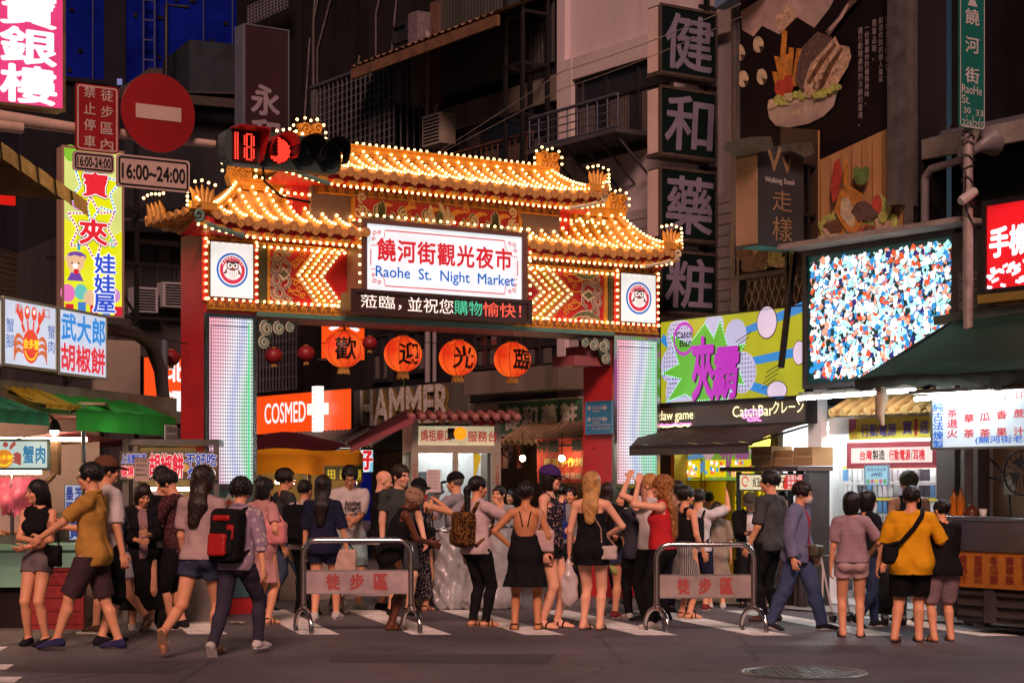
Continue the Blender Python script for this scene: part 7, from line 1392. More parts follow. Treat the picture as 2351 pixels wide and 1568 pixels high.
def lantern(label, fr, px, py, r, m, ch=None, y=GY, rot=0, group='big lit lanterns under the gate beam', top=None, green=False):
 u = fr.u(px, y); z = fr.z(py, u, y); t = thing('lantern', label, 'lantern', fr, u, y, z, group)
 q = MB(); prof = [(r*.28, -r*.93)]+[(r*math.cos(a), r*.94*math.sin(a)) for a in [R(-72+144*k/14) for k in range(15)]]+[(r*.28, r*.93)]; q.lathe(prof, n=28); b = q.build('shade', m, t)
 q = MB()
 for k in range(10): a0 = R(36*k+12); q.tube([(1.006*r*math.cos(a)*math.cos(a0), 1.006*r*math.cos(a)*math.sin(a0), 1.006*r*.94*math.sin(a)) for a in [R(-74+148*j/10) for j in range(11)]], r*.014, 4)
 q.build('rib', rib_m, t); q = MB(); q.lathe([(r*.30, 0), (r*.30, r*.08)], (0, 0, r*.90), n=16); q.lathe([(r*.30, 0), (r*.30, r*.08)], (0, 0, -r*.98), n=16); q.build('collar', fr_m, t)
 q = MB(); rr = random.Random(int(px))
 for k in range(22): a = 2*math.pi*k/22; q.bar((r*.26*math.cos(a), r*.26*math.sin(a), -r*.98), (r*.30*math.cos(a+.1), r*.30*math.sin(a), -r*(1.22+.1*rr.random())), r*.06, r*.04)
 q.build('fringe', fr_m, t)
 if green: q = MB(); q.ball((r*.05, 0, -r*1.42), r*.06, 8); q.tube([(r*.05, 0, -r*1.2), (r*.05, 0, -r*1.75)], .005, 4); q.build('tassel_bead', mat('green_bead', (.02, .25, .05), .4), t)
 if top: q = MB(); q.tube([(0, 0, r), (0, 0, top-z)], .006, 4); q.tube([(0, 0, r*.98), (.02, 0, r*1.06), (0, 0, r*1.12)], .012, 5); q.build('hanger', BLACK, t)
 if ch:
  v, f = _glyphs(ch, 0); lo, hi = v.min(0), v.max(0); q = MB()
  for k in range(8):
   ox, oz = .022*math.cos(R(45*k)), .022*math.sin(R(45*k)); s_ = r*1.08/max(hi-lo)
   x = (v[:, 0]+ox-(lo[0]+hi[0])/2)*s_; zz_ = (v[:, 1]+oz-(lo[1]+hi[1])/2)*s_; P_ = []
   for a, c_ in zip(x, zz_):
    lat = math.asin(max(-.95, min(.95, c_/r/.94))); lon = a/(r*math.cos(lat))+R(rot); rr_ = r*1.025+.0004*k; P_.append((rr_*math.cos(lat)*math.sin(lon), -rr_*math.cos(lat)*math.cos(lon), rr_*.94*math.sin(lat)))
   q.add(P_, f)
  q.build('lettering', BLACK_INK, b)
 return t
for ch, px, py, pr_, rot, lab, gr in (('歡', 789, 802, 45, -22, 'big glowing red lantern with a brush character, leftmost of four under the gate', False), ('迎', 925, 813, 44, -8, 'big glowing red lantern, second from the left of four under the gate', True), ('光', 1051, 822, 44, -12, 'big glowing red lantern, third from the left of four under the gate', True), ('臨', 1176, 826, 43, 5, 'big glowing red lantern with its character turned aside, rightmost of four', False)):
 Z = GATE.xy(GATE.u(px, GY), GY)[1]; lantern(lab, GATE, px, py, pr_*Z/4265, lan_m, ch, rot=rot, top=hang_z, green=gr)
LN = Fr(*at(628, 30), 34)
for px, py, pr_, lab in ((629, 817, 20, 'small dark red lantern in the lane, leftmost behind the gate'), (703, 812, 20, 'small dark red lantern in the lane, left of the first glowing lantern'), (849, 788, 17, 'small dark red lantern peeking out right of the first glowing lantern')):
 lantern(lab, LN, px, py, pr_*LN.xy(LN.u(px), 0)[1]/4265, unlit, None, 0, group='small unlit lanterns in the lane', top=LN.z(py-30, LN.u(px), 0))
lantern('small dark red lantern beside the exhaust duct, left of the gate pillar', Fr(*at(393, 25), 34), 393, 821, 20*25/4265, unlit, None, 0, group='small unlit lanterns in the lane', top=Fr(*at(393, 25), 34).z(800, 0))
def wire(label, pts, r=.008, m=BLACK):
 P_ = []
 for (a, b) in zip(pts[:-1], pts[1:]):
  a, b = Vector(a), Vector(b)
  for k in range(12): t = k/12; p = a.lerp(b, t); p.z -= .10*(b-a).length*.12*4*t*(1-t); P_.append(p)
 P_.append(Vector(pts[-1])); q = MB(); q.tube(P_, r, 5); o = q.build('cable', m); tag(o, label, 'cable')
def w3(px, py, Z): return (*at(px, Z), EYE+(HPX-py)*Z/FPX)
wire('thin cable carrying the small dark lanterns across the lane', [w3(560, 785, 29), w3(629, 792, 30), w3(703, 790, 30.5), w3(860, 775, 31.5), w3(1300, 800, 33)])
wire('thin pale overhead cable from the gate ridge up to the pharmacy signs', [w3(640, 560, 31), w3(1290, 165, 26), w3(1700, 10, 23)], .007, mat('pale_cable', (.2, .17, .16), .6))
wire('second thin overhead cable below the first, ending at the pharmacy column', [w3(600, 540, 31), w3(1290, 205, 26.5), w3(1700, 40, 23.5)], .006, mat('pale_cable', 0))
wire('low black cable hanging between the awning and the left gate pillar', [w3(240, 745, 22), w3(330, 765, 22), w3(430, 790, 22.2)], .008)
# barricades
polished = mat('polished_tube', (.62, .58, .56), .16, 1., noise=(3, .08)); brushed = mat('worn_sheet', (.50, .38, .38), .38, .45, noise=(3, .3), bump=.25, bscale=4)
def barricade(label, pl, pr, py_top, py_foot, flip=0, Z=None, txt=True, panel=brushed):
 Z = Z or depth_of(py_foot); a, b = at(pl, Z), at(pr, Z); w = b[0]-a[0]; h = EYE+(HPX-py_top)*Z/FPX
 t = thing('barricade', label, 'barricade', loc=(a[0], a[1], 0), rz=R(1.5), group='steel pedestrian barricades'); r = .03; c = .14
 q = MB(); pts = [(r, 0, .26)]+[(r, 0, h-c)]+[(r+c-c*math.cos(k), 0, h-c+c*math.sin(k)) for k in [R(15*i) for i in range(1, 7)]]+[(w-r-c+c*math.sin(k), 0, h-c+c*math.cos(k)) for k in [R(15*i) for i in range(0, 6)]]+[(w-r, 0, h-c), (w-r, 0, .26)]
 q.tube(pts, r, 14); q.build('tube_frame', polished, t)
 for x in (r, w-r):
  q = MB(); q.tube([(x-.09, .19, 0)]+[(x+.1*math.sin(k), -.2*math.sin(k), .05+.2*math.cos(k)) for k in [R(-90+15*i) for i in range(13)]]+[(x+.1, -.2, 0)], .026, 10); q.build('foot', polished, t)
  q = MB(); q.lathe([(.034, 0), (.038, .02), (.034, .05)], (x, 0, .25), n=12); q.build('collar', polished, t)
 z1, z0 = EYE+(HPX-(py_top+68))*Z/FPX, EYE+(HPX-(py_top+123))*Z/FPX
 q = MB(); q.box(r*2+.003, w-r*2-.003, -.012, .012, z0, z1); p = q.build('panel', panel, t)
 q = MB(); q.box(r*2+.003, w-r*2-.003, -.016, -.0125, z0, z0+.012); q.box(r*2+.003, w-r*2-.003, -.016, -.0125, z1-.012, z1); q.build('hem', polished, p)
 rp = mat('faded_red_print', (.38, .06, .05), .5)
 lettering(p, rp, [(c_, w*f, w*(f+.115), z0+(z1-z0)*.2, z1-(z1-z0)*.18, dict(bold=.045)) for c_, f in zip('徒步區', (.23, .44, .65))], y=-.0135)
 return t
barricade('steel barricade with red characters, in front of the leaning woman in black', 690, 950, 1240, 1452)
barricade('steel barricade reflecting bulbs, in front of the red top woman', 1501, 1738, 1250, 1450, panel=mat('shiny_sheet', (.60, .48, .44), .16, .6, noise=(3, .25), bump=.35, bscale=3))
barricade('steel barricade farther back, mostly hidden behind the leaning woman', 770, 935, 1245, 1400, Z=22.6)
# big waste bags by the booth
bagm = mat('pale_polythene', (.32, .32, .32), .3, noise=(4, .25), bump=.6, bscale=7, spec=.6)
# ---------------------------------------------------------------- people: one smooth body per person, clothes as children
import openvdb
V3 = lambda *a: np.array(a, float)
def nrm(a): a = np.asarray(a, float); return a/(np.linalg.norm(a)+1e-9)
def rotm(ax, deg):
 return np.array(Matrix.Rotation(R(deg), 3, ax))
class RC:   # tapered limb
 def __init__(s, a, b, r0, r1, k=.015, cut=None, fl=None):
  s.a, s.b, s.r0, s.r1, s.k, s.cut, s.fl = np.asarray(a, float), np.asarray(b, float), r0, r1, k, cut, fl
 def box(s):
  m = max(s.r0, s.r1); return np.minimum(s.a, s.b)-m, np.maximum(s.a, s.b)+m
 def d(s, P):
  ab = s.b-s.a; L2 = ab.dot(ab)+1e-12; q = P-s.a; t = q@ab/L2; tc = np.clip(t, 0, 1)
  w = q-tc[..., None]*ab
  if s.fl is not None:    # flattened along a direction: (direction, factor)
   c = w@s.fl[0]; w = w+(c*(s.fl[1]-1))[..., None]*s.fl[0]
  d = np.sqrt((w*w).sum(-1))-(s.r0+(s.r1-s.r0)*tc)
  if s.cut is not None:
   L = math.sqrt(L2)
   if s.cut[0] is not None: d = np.maximum(d, (s.cut[0]-t)*L)
   if s.cut[1] is not None: d = np.maximum(d, (t-s.cut[1])*L)
  return d
class EL:
 def __init__(s, c, r, M=None, k=.03): s.c, s.r, s.M, s.k = np.asarray(c, float), np.asarray(r, float), M, k
 def box(s): m = s.r if s.M is None else np.full(3, s.r.max()); return s.c-m, s.c+m
 def d(s, P):
  q = P-s.c
  if s.M is not None: q = q@s.M
  a = q/s.r; k0 = np.sqrt((a*a).sum(-1)); b = q/(s.r*s.r); k1 = np.sqrt((b*b).sum(-1))+1e-9
  return k0*(k0-1)/k1
class BX:
 def __init__(s, c, h, r, M=None, k=.01): s.c, s.h, s.r, s.M, s.k = np.asarray(c, float), np.asarray(h, float), r, M, k
 def box(s): m = np.full(3, np.linalg.norm(s.h)); return s.c-m, s.c+m
 def d(s, P):
  q = P-s.c
  if s.M is not None: q = q@s.M
  q = np.abs(q)-(s.h-s.r); return np.sqrt((np.maximum(q, 0)**2).sum(-1))+np.minimum(q.max(-1), 0)-s.r
class SK:   # skirt or hanging cloth: elliptical cone in a frame (origin o, axes M columns), z from z1 (top) down to z0
 def __init__(s, o, M, z1, z0, r1, r0, rip=(0, 7, 0), k=.03, sh=(0, 0)): s.o, s.M, s.z1, s.z0, s.r1, s.r0, s.rip, s.k, s.sh = np.asarray(o, float), M, z1, z0, r1, r0, rip, k, sh
 def box(s):
  m = max(*s.r1, *s.r0)*1.25+abs(s.sh[0])+abs(s.sh[1]); cs = [s.o+s.M@V3(x, y, z) for x in (-m, m) for y in (-m, m) for z in (s.z0, s.z1)]
  return np.min(cs, 0), np.max(cs, 0)
 def d(s, P):
  q = (P-s.o)@s.M; t = np.clip((s.z1-q[..., 2])/(s.z1-s.z0), 0, 1)
  rx = s.r1[0]+(s.r0[0]-s.r1[0])*t; ry = s.r1[1]+(s.r0[1]-s.r1[1])*t
  x = (q[..., 0]-s.sh[0]*t); y = q[..., 1]-s.sh[1]*t
  w = 1.0
  if s.rip[0]: w = 1+s.rip[0]*t*np.sin(s.rip[1]*np.arctan2(y, x)+s.rip[2]+2*t)
  d = (np.sqrt((x/rx)**2+(y/ry)**2)-w)*np.minimum(rx, ry)
  return np.maximum(d, np.maximum(q[..., 2]-s.z1, s.z0-q[..., 2]))
def solid(name, prims, vox, mats, parent=None, carve=(), clip=None, noise=0., paint=None, loc=None, nseed=0., nf=1.):
 lo = np.min([p.box()[0] for p in prims], 0)-4*vox-.012; hi = np.max([p.box()[1] for p in prims], 0)+4*vox+.012
 n = np.ceil((hi-lo)/vox).astype(int)+1; A = np.full(n, .08, np.float32)
 ax = [lo[i]+vox*np.arange(n[i]) for i in range(3)]
 def sub(p, pad):
  b0, b1 = p.box(); i0 = np.clip(np.floor((b0-pad-lo)/vox).astype(int), 0, n-1); i1 = np.clip(np.ceil((b1+pad-lo)/vox).astype(int)+1, 1, n)
  if (i1 <= i0).any(): return None, None
  s = tuple(slice(a, b) for a, b in zip(i0, i1)); P = np.stack(np.meshgrid(*[ax[i][s[i]] for i in range(3)], indexing='ij'), -1); return s, P
 for p in prims:
  s, P = sub(p, p.k+3*vox)
  if s is None: continue
  d = p.d(P).astype(np.float32); a = A[s]
  if p.k > 0: h = np.clip(.5+.5*(a-d)/p.k, 0, 1); A[s] = a+(d-a)*h-p.k*h*(1-h)
  else: A[s] = np.minimum(a, d)
 for p in carve:
  s, P = sub(p, .02)
  if s is not None: A[s] = np.maximum(A[s], -p.d(P).astype(np.float32))
 if clip is not None or noise:
  P = np.stack(np.meshgrid(*ax, indexing='ij'), -1)
  if noise:
   x, y, z = P[..., 0]*nf, P[..., 1]*nf, P[..., 2]*nf; q = nseed
   A += (noise*(np.sin(31*x+9*z+3*np.sin(7*y+q))*np.sin(19*z+11*y+2*q)+.6*np.sin(37*y-15*z+q)*np.sin(41*x+9*z+2*np.sin(11*z))+.4*np.sin(27*z+43*x-30*y+q+2*np.sin(9*x+5*y)))).astype(np.float32)
  if clip is not None: A = np.maximum(A, clip(P).astype(np.float32))
 A[0] = A[-1] = .08; A[:, 0] = A[:, -1] = .08; A[:, :, 0] = A[:, :, -1] = .08
 g = openvdb.FloatGrid(1.0); g.copyFromArray(A.astype(float)); g.transform = openvdb.createLinearTransform(vox)
 v, q = g.convertToQuads(0.0)
 if not len(v): return None
 v = v+lo; q = q[:, ::-1]
 me = bpy.data.meshes.new(name); me.vertices.add(len(v)); me.vertices.foreach_set('co', v.astype(np.float32).ravel())
 me.loops.add(4*len(q)); me.loops.foreach_set('vertex_index', q.astype(np.int32).ravel())
 me.polygons.add(len(q)); me.polygons.foreach_set('loop_start', np.arange(0, 4*len(q), 4, dtype=np.int32))
 me.polygons.foreach_set('loop_total', np.full(len(q), 4, np.int32)) if bpy.app.version < (4, 1) else None
 me.update(calc_edges=True); me.polygons.foreach_set('use_smooth', np.ones(len(q), bool))
 for m in (mats if isinstance(mats, (list, tuple)) else [mats]): me.materials.append(m)
 if paint is not None:
  c = np.ones((len(v), 4), np.float32); c[:, :3] = paint(v)
  a = me.color_attributes.new('tint', 'FLOAT_COLOR', 'POINT'); a.data.foreach_set('color', c.ravel())
 me.update()
 return put(name, me, parent)

def skin_mat(key, col):
 k = 'skin_'+key
 if k in _M: return _M[k]
 m = mat(k, col, .5, noise=None, spec=.35); t, b = nodes_of(m)
 a = t.nodes.new('ShaderNodeVertexColor'); a.layer_name = 'tint'
 n = t.nodes.new('ShaderNodeTexNoise'); n.inputs['Scale'].default_value = 9; tc = t.nodes.new('ShaderNodeTexCoord'); t.links.new(tc.outputs['Object'], n.inputs['Vector'])
 mx = t.nodes.new('ShaderNodeMix'); mx.data_type = 'RGBA'; mx.blend_type = 'OVERLAY'; mx.inputs[0].default_value = .18
 t.links.new(a.outputs[0], mx.inputs[6]); t.links.new(n.outputs['Fac'], mx.inputs[7]); t.links.new(mx.outputs[2], b.inputs['Base Color'])
 b.inputs['Subsurface Weight'].default_value = .0
 return m
SKIN = {'fair': '#e6ab8a', 'asian': '#d99a74', 'tan': '#c48358', 'dark': '#5e3420'}
def cloth(key, col, kind='plain', col2=None, rough=.85, sc=1.):
 k = 'cloth_'+key
 if k in _M: return _M[k]
 m = mat(k, col, rough, noise=(5, .12), bump=.9, bscale=11, spec=.25); t, b = nodes_of(m)
 if kind != 'plain':
  tc = t.nodes.new('ShaderNodeTexCoord'); c1, c2 = (*lin(col), 1), (*lin(col2), 1)
  r = t.nodes.new('ShaderNodeValToRGB'); r.color_ramp.interpolation = 'CONSTANT'
  if kind == 'hstripe' or kind == 'vstripe':
   n = t.nodes.new('ShaderNodeTexWave'); n.bands_direction = 'Z' if kind == 'hstripe' else 'X'; n.inputs['Scale'].default_value = 12*sc
   r.color_ramp.elements[0].color = c1; r.color_ramp.elements[1].position = .6; r.color_ramp.elements[1].color = c2
   if kind == 'vstripe':
    g = t.nodes.new('ShaderNodeTexGradient'); g.gradient_type = 'RADIAL'; t.links.new(tc.outputs['Object'], g.inputs[0])
    mm = t.nodes.new('ShaderNodeMath'); mm.operation = 'MULTIPLY'; mm.inputs[1].default_value = 46; t.links.new(g.outputs['Fac'], mm.inputs[0])
    fr = t.nodes.new('ShaderNodeMath'); fr.operation = 'FRACT'; t.links.new(mm.outputs[0], fr.inputs[0]); t.links.new(fr.outputs[0], r.inputs[0])
   else: t.links.new(tc.outputs['Object'], n.inputs[0]); t.links.new(n.outputs['Fac'], r.inputs[0])
  else:   # spots: floral, leopard, plus marks
   n = t.nodes.new('ShaderNodeTexVoronoi'); n.inputs['Scale'].default_value = 22*sc; t.links.new(tc.outputs['Object'], n.inputs['Vector'])
   r.color_ramp.elements[0].color = c2; r.color_ramp.elements[1].position = .34; r.color_ramp.elements[1].color = c1
   if kind == 'leopard': r.color_ramp.elements[1].position = .5
   t.links.new(n.outputs['Distance'], r.inputs[0])
  t.links.new(r.outputs[0], b.inputs['Base Color'])
 return m
HAIR = {'black': '#0e0b0b', 'brown': '#24130d', 'darkbrown': '#1a0f0b', 'blonde': '#b98a4e', 'curlblonde': '#93602f', 'grey': '#5f5850', 'olive': '#4f4b2d'}
def hair_mat(c):
 k = 'hair_'+c
 if k in _M: return _M[k]
 m = mat(k, HAIR[c], .42, noise=(20, .5), spec=.4); t, b = nodes_of(m)
 tc = t.nodes.new('ShaderNodeTexCoord'); mp = t.nodes.new('ShaderNodeMapping'); mp.inputs['Scale'].default_value = (1, 1, .1); t.links.new(tc.outputs['Object'], mp.inputs[0])
 n = t.nodes.new('ShaderNodeTexNoise'); n.inputs['Scale'].default_value = 110; n.inputs['Detail'].default_value = 3; t.links.new(mp.outputs[0], n.inputs['Vector'])
 bp = t.nodes.new('ShaderNodeBump'); bp.inputs['Strength'].default_value = .8; bp.inputs['Distance'].default_value = .01; t.links.new(n.outputs['Fac'], bp.inputs['Height']); t.links.new(bp.outputs[0], b.inputs['Normal'])
 return m
def ik(a, c, l1, l2, hint):
 a, c = np.asarray(a, float), np.asarray(c, float); v = c-a; d = np.linalg.norm(v); u = nrm(v); d2 = min(d, (l1+l2)*.998)
 c = a+u*d2; x = (l1*l1-l2*l2+d2*d2)/(2*d2); hgt = math.sqrt(max(l1*l1-x*x, 0))
 h = np.asarray(hint, float); h = nrm(h-u*h.dot(u)); return a+u*x+h*hgt, c
N_PEOPLE = [0]
def person(label, px, feet, head, yaw, sex='m', skin='asian', hair=('short', 'black'), top=None, bottom=None, shoes=None, pose=None, look=(0, 0), lean=(0, 0, 0), g=1., Z=None, vox=.0085,
           cap=None, glasses=False, mask=False, extra=None, name='person', jacket=None, straps=None):
 """px: picture column of the body, feet/head: rows of soles and crown (height and distance follow);
 yaw: 0 faces away, 90 faces left, 180 faces the viewer; pose in metres of a 1.7 m figure"""
 Z = Z or depth_of(feet); x0, y0 = at(px, Z); h = (EYE+(HPX-head)*Z/FPX); s = h/1.72
 po = pose or {}; f = sex == 'f'; N_PEOPLE[0] += 1; sd = N_PEOPLE[0]*1.7
 root = thing(name, label, 'person', loc=(x0, y0, 0.0), rz=R(yaw))
 S = lambda p: np.asarray(p, float)*s
 # skeleton
 LF = po.get('LF', (-.10, .02, 0)); RF = po.get('RF', (.10, -.02, 0)); ped = po.get('drop', 0)
 P = V3(po.get('px', 0), po.get('py', 0), .905-ped)
 Mp = rotm('Z', po.get('hipyaw', 0)); Mt = Mp@rotm('Z', lean[2])@rotm('X', -lean[0])@rotm('Y', lean[1])
 T = lambda p: S(P)+s*(Mt@np.asarray(p, float)); B = lambda p: S(P)+s*(Mp@np.asarray(p, float))
 sw = .168 if f else .188; sw *= (1+.25*(g-1))
 feetj = {}; legs = {}
 for k, sx, F_ in (('L', -1, LF), ('R', 1, RF)):
  hipj = P+Mp@V3(sx*.088*(.5+.5*g), 0, -.035); F_ = tuple(F_)+(0, 0, 0)
  tyaw, pit = (F_[3] or -sx*8), F_[4]; Mf = rotm('Z', tyaw)@rotm('X', -pit)
  ank = V3(*F_[:3])+V3(0, 0, .072)+ (rotm('Z', tyaw)@V3(0, -.10*math.sin(R(pit))*0, 0))
  feetj[k] = (ank, Mf)
  hint = po.get(k+'knee', tuple(rotm('Z', tyaw*.6)@V3(0, 1, .0)))
  kn, an = ik(hipj, ank, .425, .405, hint); legs[k] = (hipj, kn, an)
  feetj[k] = (an, Mf)
 arms = {}
 for k, sx in (('L', -1), ('R', 1)):
  sh = P+Mt@V3(sx*sw, -.012, .452); hd = po.get(k+'H', (sx*(.235+.1*(g-1)), .03, .80-ped)); eh = po.get(k+'E', (sx*.5, -1, -.2))
  el, wr = ik(sh, hd, .285, .25, eh); arms[k] = (sh, el, wr)
 Mh = Mt@rotm('Z', look[0])@rotm('X', look[1]); nb = P+Mt@V3(0, -.018, .515); hc = nb+Mt@V3(0, .018, .072)+Mh@V3(0, .012, .085)
 HH = lambda p: s*(hc+Mh@np.asarray(p, float))
 lw = 1. if not f else .93; tg = g
 def torso(i=0., ip=0.):
  q = [EL(B((0, -.005, .0)), s*(V3(.152+.008*f, .108, .12)*V3(tg, tg, 1)+i+ip), Mp, .05*s),
             EL(T((0, .0, .16)), s*(V3(.128 if not f else .112, .092, .15)*V3(tg, tg, 1)+i), Mt, .05*s),
             EL(T((0, -.004, .33)), s*(V3(.158 if not f else .14, .108, .16)*V3(tg, tg, 1)+i), Mt, .05*s)]
  for sx in (-1, 1):
   q.append(EL(B((sx*.072*tg, -.055*tg, -.045)), s*(V3(.083, .083, .085)*tg+i+ip), Mp, .04*s))
   q.append(RC(T((sx*.03, -.016, .452)), T((sx*(sw-.015), -.014, .448)), s*(.062*lw+i), s*(.056*lw+i), .03*s))
   q.append(RC(T((0, -.022, .512)), T((sx*(sw-.05), -.018, .462)), s*(.046+i), s*(.045+i), .03*s))
   if f: q.append(EL(T((sx*.066, .082, .315)), s*(V3(.062, .056, .06)+i), Mt, .03*s))
  if g > 1.12: q.append(EL(T((0, .05*g, .09)), s*(V3(.12, .09, .13)*g+i), Mt, .06*s))
  return q
 gl = .5+.5*g
 def leg(k, i=0., t1=1., taper=0., shank=True, kk=.03):
  a, b, c = [x*s for x in legs[k]]; r0, rk, rc_, ra = (.088, .056, .056, .037)
  q = [RC(a+V3(0, 0, .0), b, s*(r0*gl*1.02+i), s*(rk*gl+i+taper), kk*s, cut=None if t1 >= 1 else (None, t1))]
  if shank:
   m = b+(c-b)*.32; ax = nrm(c-b); back = nrm(np.cross(ax, np.cross(V3(0, 1, 0)@Mp.T, ax)))
   q += [RC(b, c, s*(rk*gl*.93+i), s*(ra*gl+i+taper*1.4), .02*s), RC(m-back*0-nrm(legs[k][1]-.5*(legs[k][0]+legs[k][2])+1e-6)*.016*s, b+(c-b)*.55, s*(.05*gl+i), s*(.034*gl+i), .03*s)]
  return q
 def arm(k, i=0., t1=2., kk=.02):
  a, b, c = [x*s for x in arms[k]]; ga = .6+.4*g; m = lw*ga
  q = [RC(a, b, s*(.05*m+i), s*(.040*m+i), kk*s, cut=None if t1 > 1 else (None, t1))]
  if t1 > 1: q.append(RC(b, c, s*(.039*m+i), s*(.0265*m+i*.9), .015*s, cut=None if t1 >= 2 else (None, t1-1)))
  return q
 # body with hands and feet
 body = torso()+leg('L')+leg('R')+arm('L')+arm('R')
 body.append(RC(s*nb-s*(Mt@V3(0, 0, .03)), HH((0, -.02, -.045)), s*(.058 if not f else .05), s*(.055 if not f else .047), .03*s))
 hk = .012*s
 body += [EL(HH((0, -.012, .035)), s*V3(.076, .096, .086), Mh, .03*s), EL(HH((0, .028, -.038)), s*V3(.059, .062, .076), Mh, .03*s), EL(HH((0, .066, -.094)), s*V3(.026, .022, .02), Mh, .02*s),
             RC(HH((0, .09, .004)), HH((0, .109, -.034)), s*.008, s*.0135, hk), RC(HH((-.035, .081, .02)), HH((.035, .081, .02)), s*.013, s*.013, hk),
             RC(HH((-.016, .093, -.061)), HH((.016, .093, -.061)), s*.008, s*.008, .008*s)]
 for sx in (-1, 1):
  body += [EL(HH((sx*.038, .064, -.032)), s*V3(.025, .025, .025), Mh, hk), EL(HH((sx*.078, -.012, -.012)), s*V3(.012, .02, .033), Mh, .006*s)]
 carve = [EL(HH((sx*.031, .104, .0)), s*V3(.017, .012, .009), Mh) for sx in (-1, 1)]
 for k, sx in (('L', -1), ('R', 1)):
  sh, el, wr = arms[k]; fd = nrm(wr-el); d = nrm(po.get(k+'D', fd+V3(0, 0, 0))); n0 = V3(*po.get(k+'N', (-sx, .15, 0))); n0 = nrm(n0-d*n0.dot(d)); sd_ = np.cross(d, n0)*1.0
  if k == 'R': sd_ = -sd_
  fw = sd_ if sd_.dot(V3(0, 1, .2)) > 0 else -sd_      # thumb side: towards the front
  W = wr; Mm = np.stack([fw, d, n0], 1); cu = po.get(k+'C', 35)
  body.append(EL(s*(W+d*.048), s*V3(.039, .052, .0165), Mm, .014*s))
  for j, (o, L) in enumerate(((.029, .075), (.010, .083), (-.010, .077), (-.028, .06))):
   b0 = W+d*.085+fw*o; spread = fw*(o*2.2); c1 = R(cu*.6); c2 = R(cu*1.7)
   d1 = nrm(d*math.cos(c1)+n0*math.sin(c1)+spread); d2 = nrm(d*math.cos(c2)+n0*math.sin(c2)+spread)
   b1 = b0+d1*L*.52; b2 = b1+d2*L*.5
   body += [RC(s*b0, s*b1, s*.0098, s*.0088, .004*s), RC(s*b1, s*b2, s*.0088, s*.0075, .002*s)]
  b0 = W+d*.03+fw*.03; b1 = b0+nrm(d*.6+fw*.75+n0*.25)*.042; b2 = b1+nrm(d*.9+fw*.15+n0*.4)*.034
  body += [RC(s*b0, s*b1, s*.0135, s*.011, .008*s), RC(s*b1, s*b2, s*.0105, s*.009, .003*s)]
 def foot(k, i=0., kk=.02):
  an, Mf = feetj[k]; q = lambda p: s*(an+Mf@np.asarray(p, float)); w = Mf@V3(0, 0, 1)
  return [RC(q((0, 0, 0)), q((0, -.03, -.035)), s*(.037+i), s*(.036+i), kk*s), RC(q((0, .0, -.01)), q((0, .105, -.045)), s*(.036+i), s*(.034+i), kk*s, fl=None),
    RC(q((0, -.03, -.04)), q((0, .15, -.052)), s*(.034+i), s*(.04+i), kk*s, fl=(w, 1.75))]
 def sole_clip(k, lo=-.075):
  an, Mf = feetj[k]; w = Mf@V3(0, 0, 1); return lambda p: -((p-s*an)@w-lo*s)
 for k in 'LR': body += foot(k)
 sc_ = lin(SKIN.get(skin, skin)); hcol = lin(HAIR[hair[1]]) if hair else sc_
 def paint(v):
  c = np.tile(np.array(sc_, np.float32), (len(v), 1)); q = (v/s-hc)@Mh; fr = q[:, 1] > .055
  ax = np.abs(q[:, 0]); red = np.array(sc_)*V3(1.12, .92, .88)
  m = fr & (ax > .025) & (ax < .06) & (q[:, 2] < -.015) & (q[:, 2] > -.05); c[m] = red
  m = fr & (ax < .024) & (np.abs(q[:, 2]+.0615) < .0095); c[m] = np.array(sc_)*V3(.85, .5, .48)
  m = fr & (ax < .02) & (np.abs(q[:, 2]+.0615) < .002); c[m] = np.array(sc_)*.3
  m = fr & (np.hypot((ax-.031)/.018, q[:, 2]/.0085) < 1); c[m] = (.55, .5, .47)
  m = fr & (np.hypot((ax-.031)/.0085, q[:, 2]/.0085) < 1); c[m] = (.02, .015, .012)
  m = fr & (ax > .013) & (ax < .05) & (np.abs(q[:, 2]-.0235+.12*np.abs(ax-.034)) < .0055); c[m] = np.array(hcol)*.9+.01
  m = (q[:, 2] > .035+.0) & (q[:, 1] < .05) & (np.linalg.norm(q, axis=1) < .2) if hair and hair[0] not in ('bald',) else None
  if m is not None: c[m] = hcol
  return c
 sk = skin_mat(skin, '#c08a6a')
 bd = solid('body', body, vox*s, sk, root, carve=carve, paint=paint)
